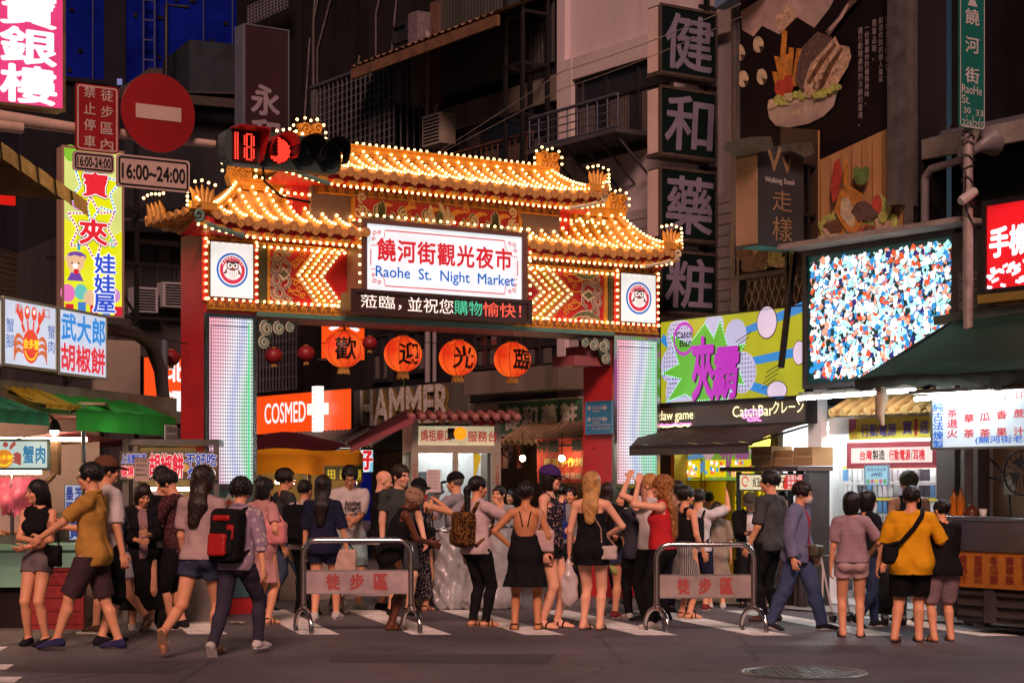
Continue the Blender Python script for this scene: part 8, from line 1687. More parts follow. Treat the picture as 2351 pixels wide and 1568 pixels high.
 # feet
 if shoes:
  kind, m1, m2 = shoes
  for k in 'LR':
   an, Mf = feetj[k]; q = lambda p: s*(an+Mf@np.asarray(p, float)); w = Mf@V3(0, 0, 1)
   sole = MB(); ol = []
   for a in range(20):
    t = 2*math.pi*a/20; yy = .055+.128*math.cos(t); ww = (.045+.008*math.cos(t))*math.sin(t)*(1.0); ol.append((ww, yy))
   th = .022 if kind == 'shoe' else .014
   vs = [q((x, y, -.074)) for x, y in ol]+[q((x, y, -.074+th)) for x, y in ol]
   sole.add(vs, [tuple(range(20))[::-1], tuple(range(20, 40))]+[(i, (i+1) % 20, 20+(i+1) % 20, 20+i) for i in range(20)], 0)
   if kind == 'shoe':
    sh_ = solid('shoe', foot(k, .008), .011*s, m1, root, clip=lambda P, an=an, w=w: np.maximum(-((P-s*an)@w+.066*s), (P-s*an)@w-.018*s-0.25*((P-s*an)@(Mf@V3(0, -1, 0)))))
    sole.build('sole', m2, sh_)
   else:
    sh_ = sole.build('sandal', m2, root); st = MB()
    for yy, zz, ww in ((.085, -.012, .05), (.03, .02, .045)) if kind == 'sandal' else ((.09, -.02, .05),):
     st.tube([q((ww*math.cos(a)*1.0, yy-.02*abs(math.cos(a)), -.066+(zz+.066+.018)*math.sin(a))) for a in [math.pi*i/10 for i in range(11)]], .009*s, 5)
    if kind == 'sandal': st.tube([q((.042*math.cos(a), -.02-.045*math.sin(a), .005)) for a in [math.pi*i/10 for i in range(11)]], .007*s, 5)
    st.build('strap', m1, sh_)
 # legs wear
 if bottom:
  kind, m1 = bottom[:2]; o = dict(bottom[2]) if len(bottom) > 2 else {}
  if kind in ('shorts', 'trousers'):
   t1 = o.get('len', .5); lo_ = o.get('loose', .016); q = [p for p in torso(.013)[:1]]+[p for p in torso(.013) if isinstance(p, EL) and abs((p.c-S(P))[2]) < .08*s][1:]
   for k in 'LR': q += leg(k, lo_, t1 if kind == 'shorts' else 1., o.get('flare', .012 if kind == 'shorts' else .0), shank=(kind != 'shorts'))
   hm_ = dict(top[2]).get('hem', -.07) if top and len(top) > 2 else -.07; wz = s*(P[2]+o.get('waist', .10 if hm_ > .05 else hm_+.09)); ez = s*.085
   def clip(p, wz=wz):
    d = p[..., 2]-wz
    if kind == 'trousers':
     for k in 'LR':
      a, b, c = legs[k]; u = nrm(c-b); d = np.maximum(d, np.where(np.abs(p[..., 0]-c[0]*s) < .12*s, ((p-s*c)@u)-.02*s, -1))
    return d
   solid(kind, q, vox*1.15*s, m1, root, clip=clip, noise=.003*s, nseed=sd)
  else:
   z0 = o.get('hem', -.45); fl = o.get('flare', .2); r = (.15*g, .115*g)
   q = [EL(B((0, -.005, 0)), s*(V3(.152, .108, .12)*V3(tg, tg, 1)+.014), Mp, .05*s), SK(S(P), Mp, s*.10, s*z0, (s*r[0]*.92, s*r[1]*.95), (s*(r[0]+fl*.7), s*(r[1]+fl*.6)), (o.get('rip', .06), 9, sd), .04*s)]
   q += [p for p in torso(.012) if isinstance(p, EL) and abs((p.c-S(P))[2]) < .08*s][1:]
   solid('skirt', q, vox*1.15*s, m1, root, clip=lambda p: np.maximum(p[..., 2]-s*(P[2]+.11), s*(P[2]+z0)-p[..., 2]), noise=.002*s, nseed=sd)
 def make_top(nm, m1, o, i0=.012):
  sl_ = o.get('sleeve', .6); hem = o.get('hem', -.07); lo_ = o.get('loose', .02); nk = o.get('neck', 'crew')
  q = torso(i0, .018 if hem < .05 else 0); z1 = .36
  q.append(SK(S(P), Mt, s*z1, s*hem, (s*(.14 if f else .155)*tg, s*.112*tg), (s*((.142+.012*f)*tg+lo_), s*(.108*tg+lo_)), (.035, 7, sd), .04*s))
  if sl_ > 0:
   for k in 'LR': q += [RC(p.a, p.b, p.r0, p.r1+(.012*s if sl_ < 1.4 else 0), p.k, p.cut) for p in arm(k, i0+.008, sl_)]
  cv = []
  if nk == 'crew': cv = [RC(T((0, -.02, .535)), T((0, .03, .75)), s*.066, s*.09)]
  elif nk == 'polo': cv = [RC(T((0, -.01, .56)), T((0, .02, .75)), s*.062, s*.09), EL(T((0, .11, .46)), s*V3(.02, .05, .07), Mt)]
  elif nk == 'open': cv = [RC(T((0, -.0, .54)), T((0, .05, .75)), s*.08, s*.1), BX(T((0, .2, .2)), s*V3(.05, .14, .45), .01, Mt)]
  elif nk in ('tank', 'vest'): cv = [RC(T((0, .0, .50)), T((0, .05, .75)), s*.082, s*.12)]
  iT = Mt.T
  def clip(p):
   l = (p-S(P))@Mt/s; d = (hem-l[..., 2])
   if nk in ('tank', 'vest'): d = np.maximum(d, np.minimum((np.abs(l[..., 0])-(.125 if nk == 'vest' else .105)*(.6+.4*g)), l[..., 2]-.375)*1.0)
   if nk == 'strap': d = np.maximum(d, l[..., 2]-.375-.15*np.clip(l[..., 1], -.08, .1))
   if nk == 'back': d = np.maximum(d, l[..., 2]-(.24+.9*np.clip(l[..., 1]+.02, -.06, .12)))
   if sl_ <= 0 and nk in ('crew',): d = np.maximum(d, np.minimum(np.abs(l[..., 0])-.145, l[..., 2]-.36))
   return d*s
  if o.get('skirt'):
   z0, fl = o['skirt']; q.append(SK(S(P), Mp, s*.16, s*z0, (s*.135*g, s*.105*g), (s*(.16*g+fl*.7), s*(.12*g+fl*.6)), (o.get('rip', .06), 8, sd), .04*s)); hem0 = hem
   oldclip = clip
   def clip(p, oc=oldclip):
    l = (p-S(P))@Mp/s; return np.maximum(np.where(l[..., 2] > .1, oc(p), -.05), (z0-l[..., 2])*s)
  t = solid(nm, q, vox*1.15*s, m1, root, carve=cv, clip=clip, noise=.0065*s, nseed=sd, nf=.8)
  st = MB()
  if nk in ('strap', 'back'):
   for sx in (-1, 1):
    c = [T((sx*.075, .118, .36)), T((sx*.085, .06, .485)), T((sx*.085, -.02, .522)), T((sx*.06, -.095, .45)), T((sx*(.03 if nk == 'back' else .07), -.122, .30))]
    st.tube(c, .007*s, 6)
   st.build('strap', m1, t)
  if nk == 'polo':
   cc = MB(); ring = [T((.07*math.sin(a), -.02+.066*-math.cos(a), .525-.02*(-math.cos(a)))) for a in [R(-150+300*i/14) for i in range(15)]]
   cc.tube(ring, .017*s, 6); cc.build('collar', m1, t)
  return t
 if top:
  kind, m1 = top[:2]; make_top(kind, m1, dict(top[2]) if len(top) > 2 else {})
 if jacket:
  kind, m1 = jacket[:2]; make_top(kind, m1, dict(jacket[2]) if len(jacket) > 2 else {}, .026)
 # hair
 if hair and hair[0] != 'bald':
  st, hm = hair[0], hair_mat(hair[1]); th = hair[2] if len(hair) > 2 else .014
  q = [EL(HH((0, -.016, .040)), s*(V3(.078, .097, .087)+th), Mh, .02*s)]
  cv = [EL(HH((0, .115, -.035)), s*V3(.066, .085, .085), Mh), BX(HH((0, .03, -.15)), s*V3(.2, .058, .10), .01, Mh)]
  nz = .0055
  if st in ('short', 'tousled'): cv += [BX(HH((0, -.02, -.13)), s*V3(.2, .075, .105), .02, Mh), BX(HH((0, .12, .02)), s*V3(.2, .055, .035), .012, Mh)]
  if st in ('bob', 'long', 'curly', 'halflong'):
   cv = [EL(HH((0, .12, -.04)), s*V3(.062, .088, .095), Mh), BX(HH((0, .115, -.2)), s*V3(.2, .085, .16), .02, Mh)]
   q.append(EL(HH((0, -.03, -.04)), s*(V3(.083, .082, .11)+th*.6), Mh, .03*s))
   L = hair[3] if len(hair) > 3 else .2
   if st != 'bob':
    hb = s*(hc+Mh@V3(0, -.07, -.06)); nb_ = T((0, -.125, .44)); e = T((hair[4] if len(hair) > 4 else 0, -.145, .515-L))
    w = .075 if st != 'curly' else .09
    fl = (Mt@V3(0, 1, 0), 1.9)
    q += [RC(hb, nb_, s*(w+.012), s*w*1.12, .04*s, fl=fl), RC(nb_, e, s*w*1.15, s*w*.72, .04*s, fl=fl)]
   if st == 'curly': nz = .012
  elif st in ('pony', 'bun'):
   if st == 'bun': q.append(EL(HH((0, -.125, .05)), s*V3(.038, .036, .036), None, .008))
   else:
    L = hair[3] if len(hair) > 3 else .3
    q += [RC(HH((0, -.10, .03)), HH((0, -.145, -.03)), s*.03, s*.036, .015*s), RC(HH((0, -.145, -.03)), T((0, -.15, .51-L)), s*.040, s*.022, .03*s)]
   th = .008
  elif st == 'wrap':
   q.append(EL(HH((0, -.09, .045)), s*V3(.062, .055, .05), Mh, .03*s)); nz = .003
  elif st == 'tousled': nz = .008
  solid('hair' if st != 'wrap' else 'headwrap', q, vox*.95*s, hm if st != 'wrap' else hair[4], root, carve=cv, noise=nz*s*(.35 if st in ('long', 'bob', 'pony') else .8), nseed=sd*1.3, nf=3.2 if st in ('curly', 'long') else 5.)
 if cap:
  kind, m1 = cap[:2]; t_ = .022
  q = [EL(HH((0, -.014, .045)), s*(V3(.082, .101, .088)+t_), Mh, .0)]
  cp = solid('cap' if kind != 'bucket' else 'hat', q, vox*s, m1, root, clip=lambda p: -(((p/s-hc)@Mh)[..., 2]-.040+.18*((p/s-hc)@Mh)[..., 1])*s)
  br = MB(); ring = []
  fwd = -1 if (len(cap) > 2 and cap[2] == 'back') else 1
  for i in range(13):
   a = R(-68+136*i/12) if kind != 'bucket' else R(360*i/12)
   if kind != 'bucket': a0 = (.098*math.sin(a), (.10*math.cos(a))*fwd, .036-.012*math.cos(a)); a1 = (.112*math.sin(a), (.07+.125*math.cos(a))*fwd, .040-.045*math.cos(a))
   else: a0 = (.1*math.sin(a), .115*math.cos(a), .04); a1 = (.15*math.sin(a), .165*math.cos(a), .012)
   ring.append((a0, a1))
  vs = [HH(a) for r in ring for a in r]+[HH((a[0], a[1], a[2]+.007)) for r in ring for a in r]; n2 = 26
  fs = [(2*i, 2*i+1, 2*i+3, 2*i+2) for i in range(12)]+[(n2+2*i, n2+2*i+2, n2+2*i+3, n2+2*i+1) for i in range(12)]+[(2*i+1, n2+2*i+1, n2+2*i+3, 2*i+3) for i in range(12)]
  br.add(vs, fs, 0, True); br.build('visor' if kind != 'bucket' else 'brim', m1, cp)
 if glasses:
  gm = MB()
  for sx in (-1, 1):
   gm.tube([HH((sx*.032+.021*math.cos(a), .108, .0+.017*math.sin(a))) for a in [R(30*i) for i in range(12)]], .0028*s, 4, closed=True)
   gm.tube([HH((sx*.053, .106, .004)), HH((sx*.074, .06, .006)), HH((sx*.08, -.01, .0))], .0026*s, 4)
  gm.tube([HH((-.011, .109, .004)), HH((.011, .109, .004))], .0026*s, 4); gm.build('glasses', BLACK, root)
 if mask:
  solid('face_mask', [EL(HH((0, .052, -.055)), s*V3(.062, .066, .058), Mh, .02*s)], .006*s, mask, root, clip=lambda p: np.maximum(-(((p/s-hc)@Mh)[..., 1]-.045), ((p/s-hc)@Mh)[..., 2]+.022)*s)
  mm = MB()
  for sx in (-1, 1): mm.tube([HH((sx*.058, .05, -.035)), HH((sx*.082, -.01, -.01))], .003*s, 4)
  mm.build('mask_loop', mask, root)
 info = dict(root=root, T=T, B=B, HH=HH, s=s, Mt=Mt, Mp=Mp, arms={k: [x*s for x in a] for k, a in arms.items()}, legs=legs, rz=R(yaw), loc=Vector((x0, y0, 0)), hc=hc*s, g=g, f=f)
 if extra: extra(info)
 return info
def worn(name, label, cat, i, group=None):
 """a carried thing, top-level, standing in the carrier's own axes"""
 return thing(name, label, cat, loc=tuple(i['loc']), rz=i['rz'], group=group)
# ---------------------------------------------------------------- the crowd
C = cloth
BK = C('black', (.010, .010, .011)); WT = C('white', (.55, .50, .48)); DN = C('denim', (.040, .048, .085)); NV = C('navy', (.016, .018, .04)); GY = C('grey', (.19, .18, .18)); DG = C('dark_grey', (.045, .047, .05)); CH = C('charcoal_green', (.05, .058, .055))
shm = mat('white_sole', (.55, .5, .47), .6); blk = mat('dark_sole', (.03, .025, .022), .7); tansole = mat('tan_sole', (.28, .16, .10), .7)
SB = ('shoe', C('shoe_black', (.015, .015, .02)), blk); SW = ('shoe', C('shoe_white', (.5, .47, .45)), shm); SDL = ('sandal', C('strap_brown', (.10, .05, .035)), tansole); FL = ('flop', C('strap_black', (.02, .015, .015)), blk); SN = ('shoe', C('shoe_navy', (.03, .03, .09)), blk); SBW = ('shoe', C('shoe_bw', (.02, .02, .022)), shm)
SHT = lambda m, l=.8, **k: ('shorts', m, dict(dict(len=l, loose=.026), **k)); TRS = lambda m, **k: ('trousers', m, dict(dict(loose=.014), **k)); TEE = lambda m, **k: ('t_shirt', m, k)
HS = ('short', 'black', .018)
def backpack(i, label, m1, m2=None, w=.15, h=.24, d=.09, z=.25, y=-.20, tilt=0):
 t = worn('backpack', label, 'backpack', i); s, T, Mt = i['s'], i['T'], i['Mt']; y -= .03*(i['g']-1)
 b = solid('bag_body', [BX(T((0, y-.02, z)), s*V3(w, d, h), .06*s, Mt), BX(T((0, y-.02-d, z-.07)), s*V3(w*.8, .04, h*.5), .035*s, Mt, .02*s)], .011*s, m1, t, noise=.004*s)
 if m2: solid('pocket', [BX(T((-.03, y-.05-d, z-.10)), s*V3(w*.62, .03, h*.42), .03*s, Mt), BX(T((w*.55, y-.03-d, z+.02)), s*V3(w*.25, .022, h*.3), .02*s, Mt), BX(T((-.02, y-.03-d*.8, z+.16)), s*V3(w*.6, .03, .03), .02*s, Mt)], .009*s, m2, t)
 st = MB()
 for sx in (-1, 1): st.tube([T((sx*.09, y+.04, z+.2)), T((sx*.10, -.10, .49)), T((sx*.11, .0, .525)), T((sx*.12, .10, .45)), T((sx*.13, .125, .30)), T((sx*.15, .06, .15)), T((sx*.14, y+.04, z-.18))], .019*s, 6)
 st.build('strap', m1, t)
def bag(i, label, m1, p, size=(.12, .05, .13), a=None, b=None, name='handbag', rot=0, m2=None, frame='T', cat='bag', sw=.009):
 """bag at body point p; strap from its top to points a.. (body points)"""
 t = worn(name, label, cat, i); s, T, M = i['s'], i['T'], i['Mt']@rotm('Z', rot); c = T(p)
 solid('bag_body', [BX(c, s*V3(*size), min(size)*.55*s, M)], .009*s, m1, t, noise=.004*s)
 if a:
  q = MB(); top = [c+M@(s*V3(-size[0]*.8, 0, size[2]*.85)), c+M@(s*V3(size[0]*.8, 0, size[2]*.85))]; q.tube([top[0]]+[T(x) for x in a]+[top[1]], sw*s, 6); q.build('strap', m2 or m1, t)
def sack(i, label, m1, k, L=.36, w=.12, col=None, name='plastic_bag', rot=0):
 t = worn(name, label, 'plastic bag', i); s = i['s']; wr = i['arms'][k][2]+s*V3(0, .0, -.08); M = rotm('Z', rot)
 solid('bag_body', [RC(wr, wr-s*V3(0, 0, L*.35), .02*s, .06*s, .03*s), EL(wr-s*V3(0, 0, L*.68), s*V3(w, w*.6, L*.38), M, .05*s)], .01*s, m1, t, noise=.009*s)
STRIDE = dict(LF=(-.08, .30, 0, 0, -8), RF=(.09, -.34, .05, 0, 35))
leop = C('leopard', (.16, .075, .02), 'leopard', (.03, .012, .008), sc=1.6); pinkbag = C('pink_vinyl', (.62, .22, .22), rough=.4); pale_pink = C('pale_pink', (.52, .36, .34)); poly = mat('milky_polythene', (.55, .48, .46), .3, noise=(5, .2), spec=.6)
P = person
# left group
i = P('young woman in a black cropped top and denim shorts, arms folded, by crab stall', 88, 1481, 1098, 160, 'f', hair=('long', 'black', .012, .14), top=('crop_top', BK, dict(neck='crew', sleeve=0, hem=.155, loose=-.008)), bottom=('shorts', C('washed_denim', (.15, .12, .125)), dict(len=.30, loose=.010, flare=.02, waist=.12)), shoes=SB, look=(-38, -2), pose=dict(RH=(-.10, .20, 1.08), RE=(1, .1, -.6), LH=(.0, .20, 1.02), LE=(-1, -.2, -.3), LF=(-.11, .02, 0, -10), RF=(.12, .0, 0, 14)), vox=.0075, g=.92)
bag(i, 'small black shoulder bag on the crop top woman\'s left side', BK, (-.20, .03, .02), (.09, .04, .11), [(-.16, -.06, .42), (-.15, .0, .50), (-.16, .09, .40)])
P('man in a mustard polo shirt and brown shorts striding left past the crab stall', 212, 1490, 1060, 84, 'm', hair=('short', 'black', .02), top=('polo_shirt', C('mustard_polo', (.46, .25, .055), 'hstripe', (.40, .20, .04), sc=2.5), dict(neck='polo', sleeve=.8, hem=-.14, loose=.02)), bottom=SHT(C('brown', (.055, .032, .035)), .95), shoes=SN, glasses=True, g=1.04, lean=(1, 0, 0), pose=dict(LF=(-.10, .31, 0, 0, 6), RF=(.10, -.22, .0, -8, 0), LH=(-.16, .44, 1.02), LE=(-.4, -.5, -1), RH=(.15, .33, 1.12), RE=(.4, -.5, -1)), vox=.0075)
P('tall man in a brown cap and white T-shirt behind the mustard polo man', 245, 1478, 1046, -50, 'm', hair=HS, top=TEE(WT, sleeve=.95, loose=.04), bottom=SHT(BK, 1.), shoes=SB, cap=('cap', C('brown_cap', (.12, .05, .03))), look=(-10, 4), pose=dict(LF=(-.12, .1, 0), RF=(.12, -.12, 0), RH=(.30, .0, .84)))
P('woman in a zigzag-patterned top and white shorts walking left behind the mustard polo man', 262, 1452, 1115, 60, 'f', hair=('long', 'black', .02, .16), top=TEE(C('zigzag', (.03, .03, .035), 'spots', (.30, .29, .28), sc=3), sleeve=.6, hem=.03), bottom=SHT(C('white_shorts', (.48, .44, .46)), .62, loose=.04), shoes=('shoe', C('brown_shoe', (.10, .05, .04)), tansole), lean=(6, 0, 0), pose=dict(LF=(-.09, .20, 0, 0, 0), RF=(.10, -.42, .12, 0, 45), LH=(-.22, .15, .9)))
P('woman in a black cardigan and long black skirt looking down at a white bag', 325, 1447, 1106, 200, 'f', hair=('bob', 'darkbrown', .018), top=TEE(C('mauve', (.26, .15, .16)), sleeve=.8), jacket=('cardigan', BK, dict(sleeve=1.7, neck='open', hem=-.10, loose=.02)), bottom=('skirt', BK, dict(hem=-.66, flare=.16)), shoes=SW, look=(14, -24), pose=dict(LH=(-.02, .30, 1.12), RH=(.08, .28, 1.05)))
i = P('man in glasses and a dark printed T-shirt looking down, holding a white paper bag', 408, 1443, 1075, 78, 'm', hair=('short', 'black', .022), top=TEE(C('maroon_print', (.05, .018, .022), 'spots', (.13, .05, .05), sc=1.4), sleeve=.8, hem=-.12), bottom=SHT(BK, 1.), shoes=SBW, glasses=True, look=(0, -22), lean=(6, 0, 0), pose=dict(LH=(-.10, .40, 1.10), RH=(.02, .38, 1.12), LE=(-.5, -.3, -1), RE=(.5, -.3, -1)))
sack(i, 'white paper food bag held between the cardigan woman and the glasses man', poly, 'R', .3, .08)
bag(i, 'small grey pouch hanging below the white paper food bag', GY, (.0, .43, -.02), (.06, .025, .11), [(.0, .42, .16)], cat='pouch', name='pouch')
i = P('man in a white T-shirt with his back turned, behind the glasses man', 372, 1432, 1068, 10, 'm', hair=('short', 'black', .022), top=TEE(WT, sleeve=.8), bottom=TRS(BK), shoes=SBW)
backpack(i, 'black backpack on the white T-shirt man between the two food signs', BK)
P('woman with long brown hair in a light T-shirt and denim shorts, striding away', 462, 1503, 1066, -12, 'f', hair=('long', 'brown', .022, .23, -.03), top=TEE(C('dusty_rose', (.40, .28, .27)), sleeve=.75, hem=-.05, loose=.015), bottom=('shorts', DN, dict(len=.40, loose=.02, flare=.025)), shoes=('flop', C('strap_pale', (.4, .28, .22)), tansole), look=(-16, 0), lean=(4, 0, 0), pose=dict(RF=(.08, .12, 0), LF=(-.19, -.42, .16, 0, 62), Lknee=(0, 1, -.2), LH=(-.20, .12, .84), RH=(.25, .02, .84)), vox=.0075)
i = P('boyish walker in a pale checked shirt and dark jeans, striding away to the right', 543, 1503, 1094, -20, 'm', hair=('tousled', 'black', .03), top=('shirt', C('lilac_check', (.27, .20, .27), 'spots', (.46, .36, .36), sc=.8), dict(sleeve=1.35, hem=-.10, neck='polo')), bottom=TRS(C('dark_jeans', (.04, .035, .055))), shoes=SW, lean=(8, 0, 0), pose=dict(LF=(-.10, -.30, .04, 0, 50), RF=(.12, .22, .05), RH=(.32, -.05, .82), LH=(-.26, .1, .85)), vox=.0075)
backpack(i, 'black and red backpack on the striding walker in the foreground', BK, C('red_nylon', (.36, .012, .012), rough=.5), .16, .26, .10, .22)
i = P('woman in a pale pink dress with short dark hair, carrying a pink bag', 603, 1432, 1094, -35, 'f', hair=('bob', 'black', .02), top=('dress', C('blush', (.5, .25, .24)), dict(neck='crew', sleeve=.7, skirt=(-.42, .05), hem=-.05)), shoes=SDL, pose=dict(RH=(.28, .05, .9)))
bag(i, 'large pink vinyl shoulder bag on the pale pink dress woman', pinkbag, (.20, -.02, .16), (.15, .075, .13), [(.16, -.09, .40), (.16, -.01, .52), (.17, .07, .40)], rot=20, sw=.014)
P('young man in glasses and a dark grey printed T-shirt, facing right', 655, 1402, 1074, -62, 'm', hair=('short', 'black', .024), top=TEE(DG, sleeve=.9), bottom=TRS(C('blue_jeans', (.06, .085, .15))), shoes=SBW, glasses=True, look=(-6, 2), pose=dict(RF=(.1, .2, 0), LF=(-.1, -.2, .02, 0, 15)))
P('person with dark hair far behind the first barricade, near the left gate pillar', 613, 1380, 1096, 20, 'm', top=TEE(BK), bottom=TRS(BK), shoes=SB, vox=.011)
i = P('woman with long dark hair in navy top and shorts behind the left barricade', 742, 1422, 1090, -8, 'f', hair=('long', 'darkbrown', .024, .26), top=TEE(NV, sleeve=1.0, hem=-.12, loose=.05), bottom=SHT(NV, .45), shoes=SW, pose=dict(RF=(.13, .12, .0), LF=(-.08, -.1, 0), RH=(.28, .02, .84)))
bag(i, 'cream tote bag with dark handles behind the left barricade', C('cream_canvas', (.5, .34, .28)), (.27, .02, -.20), (.13, .05, .13), [(.27, .0, .05), (.27, .03, .05)], name='tote_bag', m2=BK)
i = P('person in white with a black backpack, mostly hidden behind the long-haired navy woman', 700, 1412, 1100, -25, 'f', hair=('short', 'black'), top=TEE(WT), bottom=TRS(BK), shoes=SB, vox=.011); backpack(i, 'bulky black backpack left of the long-haired navy woman', BK, None, .16, .25, .10)
i = P('young man in glasses and a white lettered T-shirt looking down', 803, 1398, 1066, 200, 'm', hair=('short', 'black', .024), top=TEE(WT, sleeve=.9), bottom=SHT(C('mint', (.28, .42, .42)), .9), shoes=SW, glasses=True, look=(-14, -22), pose=dict(LH=(.02, .30, 1.04), RH=(.12, .30, 1.08)))
q = MB(); T_ = i['T']
for k, (s_, z) in enumerate((('Another', .36), ('Night', .29), ('only', .22))): letter(q, s_, -.10, .10, z-.03, z+.03, .135, 0, .03)
q.v = [tuple(T_((-x, y+.012, z))) for x, y, z in q.v]; q.build('shirt_lettering', BLACK_INK, i['root'])
P('bald man in a black T-shirt, left of the service booth', 876, 1398, 1076, -80, 'm', 'fair', hair=None, top=TEE(BK), bottom=SHT(DG), shoes=SB, look=(0, -14), g=1.08, pose=dict(LH=(-.1, .3, 1.05), RH=(.1, .3, 1.05)))
P('tall man with brown hair in a dark T-shirt behind the leaning woman', 918, 1412, 1064, -150, 'm', 'fair', hair=('short', 'brown', .018), top=TEE(CH), bottom=SHT(DG, .9), shoes=SB, look=(18, -4), pose=dict(LH=(-.26, .1, .86)))
P('dark-skinned woman in a black dress and tan headwrap, leaning on the barricade', 898, 1446, 1108, -72, 'f', 'dark', hair=('wrap', 'brown', .026, 0, C('tan_wrap', (.30, .19, .12), 'spots', (.16, .09, .05))), top=('dress', BK, dict(neck='tank', sleeve=0, skirt=(-.36, .05), hem=-.05)), shoes=FL, look=(0, -24), lean=(20, 0, 0), pose=dict(RH=(.10, .48, 1.00), LH=(-.10, .46, 1.02), RE=(.5, -.5, -1), LE=(-.5, -.5, -1)), vox=.0075)
i = P('woman in a black cap and long dark floral dress, back turned', 962, 1402, 1098, -25, 'f', hair=('bob', 'darkbrown', .012), cap=('cap', BK), top=('dress', C('dark_floral', (.016, .016, .025), 'spots', (.30, .24, .22), sc=2.0), dict(neck='tank', sleeve=0, skirt=(-.74, .05), hem=-.05)), shoes=SDL, pose=dict(RH=(.16, .22, 1.42), RE=(1, .2, -.6)))
bag(i, 'black shoulder bag on the floral dress woman\'s right side', BK, (.19, -.08, .05), (.07, .08, .14), [(.15, -.1, .40), (.14, 0, .52), (.15, .08, .4)])
unif = C('uniform_grey', (.27, .29, .31))
P('uniformed officer in a grey shirt and dark cap at the booth counter', 1000, 1380, 1104, 195, 'm', hair=HS, cap=('cap', C('cap_navy', (.02, .03, .05))), top=TEE(unif, sleeve=.9), bottom=TRS(DG), shoes=SB, look=(0, -12), vox=.01)
i = P('older man in a black cap, grey T-shirt and grey shorts, holding a red cup', 1046, 1396, 1083, 62, 'm', hair=('short', 'grey', .008), cap=('cap', BK), top=TEE(C('heather', (.30, .27, .30)), sleeve=.9), bottom=SHT(C('khaki_grey', (.13, .12, .105)), .95), shoes=SBW, pose=dict(LH=(-.1, .30, 1.30), LE=(-.6, .2, -1), LF=(-.11, .08, 0), RF=(.11, -.08, 0)))
t = worn('paper_cup', 'red and white drink cup held up by the grey-shorts man', 'cup', i); q = MB(); c = i['arms']['L'][2]+i['s']*V3(0, .1, .02); q.lathe([(.03, 0), (.042, .12)], tuple(c), n=12); q.build('cup_body', mat('cup_red', (.45, .04, .04), .4), t); q = MB(); q.lathe([(.044, .12), (.044, .14), (.01, .17)], tuple(c), n=12); q.build('lid', mat('cup_white', 0), t)
i = P('woman with a ponytail in a pale T-shirt and black trousers, facing right', 1096, 1438, 1090, -45, 'f', hair=('pony', 'black', .012, .28), top=TEE(C('pale_rose', (.55, .42, .42)), sleeve=.75, hem=-.08), bottom=TRS(BK, loose=.012), shoes=SDL, look=(-14, 0), pose=dict(RH=(.08, .26, 1.38), RE=(1, .4, -1), LF=(-.08, 0, 0), RF=(.08, .05, 0)), vox=.0075)
backpack(i, 'brown patterned backpack on the ponytail woman', leop, None, .14, .20, .09, .20)
P('uniformed officer in a grey shirt, half hidden right of the ponytail woman', 1146, 1388, 1112, 150, 'm', top=TEE(unif, sleeve=.9), bottom=TRS(BK), shoes=SB, vox=.011)
# centre group
i = P('woman with cropped hair in a black racerback dress, hand on hip, back turned', 1207, 1446, 1106, -4, 'f', 'tan', hair=('short', 'black', .022), top=('dress', BK, dict(neck='back', sleeve=0, skirt=(-.40, .14), hem=-.05)), shoes=SDL, look=(-12, 4), g=1.04, pose=dict(LH=(-.19, .03, .98), LE=(-1, -.35, .1), RH=(.30, .06, .86), LF=(-.13, 0, 0), RF=(.14, .02, 0)), vox=.0075)
bag(i, 'pale pink handbag on the racerback dress woman\'s right shoulder', pale_pink, (.22, .0, .13), (.11, .06, .13), [(.18, -.10, .42), (.17, -.02, .53), (.18, .08, .42)], rot=10)
i = P('woman in a purple cap, glasses and floral tank top facing right', 1262, 1442, 1068, -110, 'f', 'fair', hair=('bob', 'darkbrown', .012), cap=('cap', C('purple', (.055, .025, .13))), top=('tank_top', C('bright_floral', (.02, .02, .03), 'spots', (.45, .25, .24), sc=1.5), dict(neck='tank', sleeve=0, hem=-.08)), bottom=SHT(BK, .34), shoes=('sandal', BK, blk), glasses=True, look=(14, 0), pose=dict(LH=(-.06, .26, .94), LF=(-.10, .05, 0), RF=(.10, -.05, 0)), vox=.0075)
bag(i, 'small blue pouch in front of the purple cap woman', C('blue_nylon', (.02, .03, .22)), (-.13, .12, .12), (.05, .03, .09), [(-.13, .12, .45)])
i = P('woman with long wavy blonde hair in a black romper, back turned', 1358, 1446, 1082, -10, 'f', 'fair', hair=('long', 'blonde', .024, .22), top=('romper', BK, dict(neck='strap', sleeve=0, skirt=(-.20, .04), hem=-.05)), bottom=SHT(BK, .3), shoes=FL, look=(10, 2), pose=dict(LH=(-.25, .05, .84), RH=(.15, .16, 1.02), RE=(1, -.4, -.1), LF=(-.09, .02, 0, -20), RF=(.09, 0, 0)), vox=.0075)
bag(i, 'small white handbag on a patterned strap at the blonde woman\'s hip', C('white_leather', (.52, .42, .38), rough=.5), (.20, -.10, -.06), (.095, .04, .075), [(.12, -.13, .20), (-.02, -.14, .44), (-.06, -.04, .55), (.0, .13, .3)], m2=C('strap_pattern', (.4, .25, .2), 'spots', (.1, .06, .05), sc=3))
sack(i, 'long white plastic bag hanging from the blonde woman\'s left hand', poly, 'L', .48, .10)
P('woman with dark reddish hair just behind the blonde woman', 1395, 1418, 1106, -20, 'f', hair=('long', 'brown', .02, .2), top=TEE(BK), bottom=SHT(DN, .4), shoes=('shoe', C('shoe_red', (.2, .03, .03)), shm), vox=.010)
i = P('person in a dark slate T-shirt and black trousers, back turned', 1462, 1420, 1118, 14, 'm', hair=('short', 'darkbrown', .022), top=TEE(C('slate', (.045, .045, .06)), sleeve=.95, hem=-.12), bottom=TRS(BK), shoes=SW, g=1.05, pose=dict(LH=(-.24, .2, .98)))
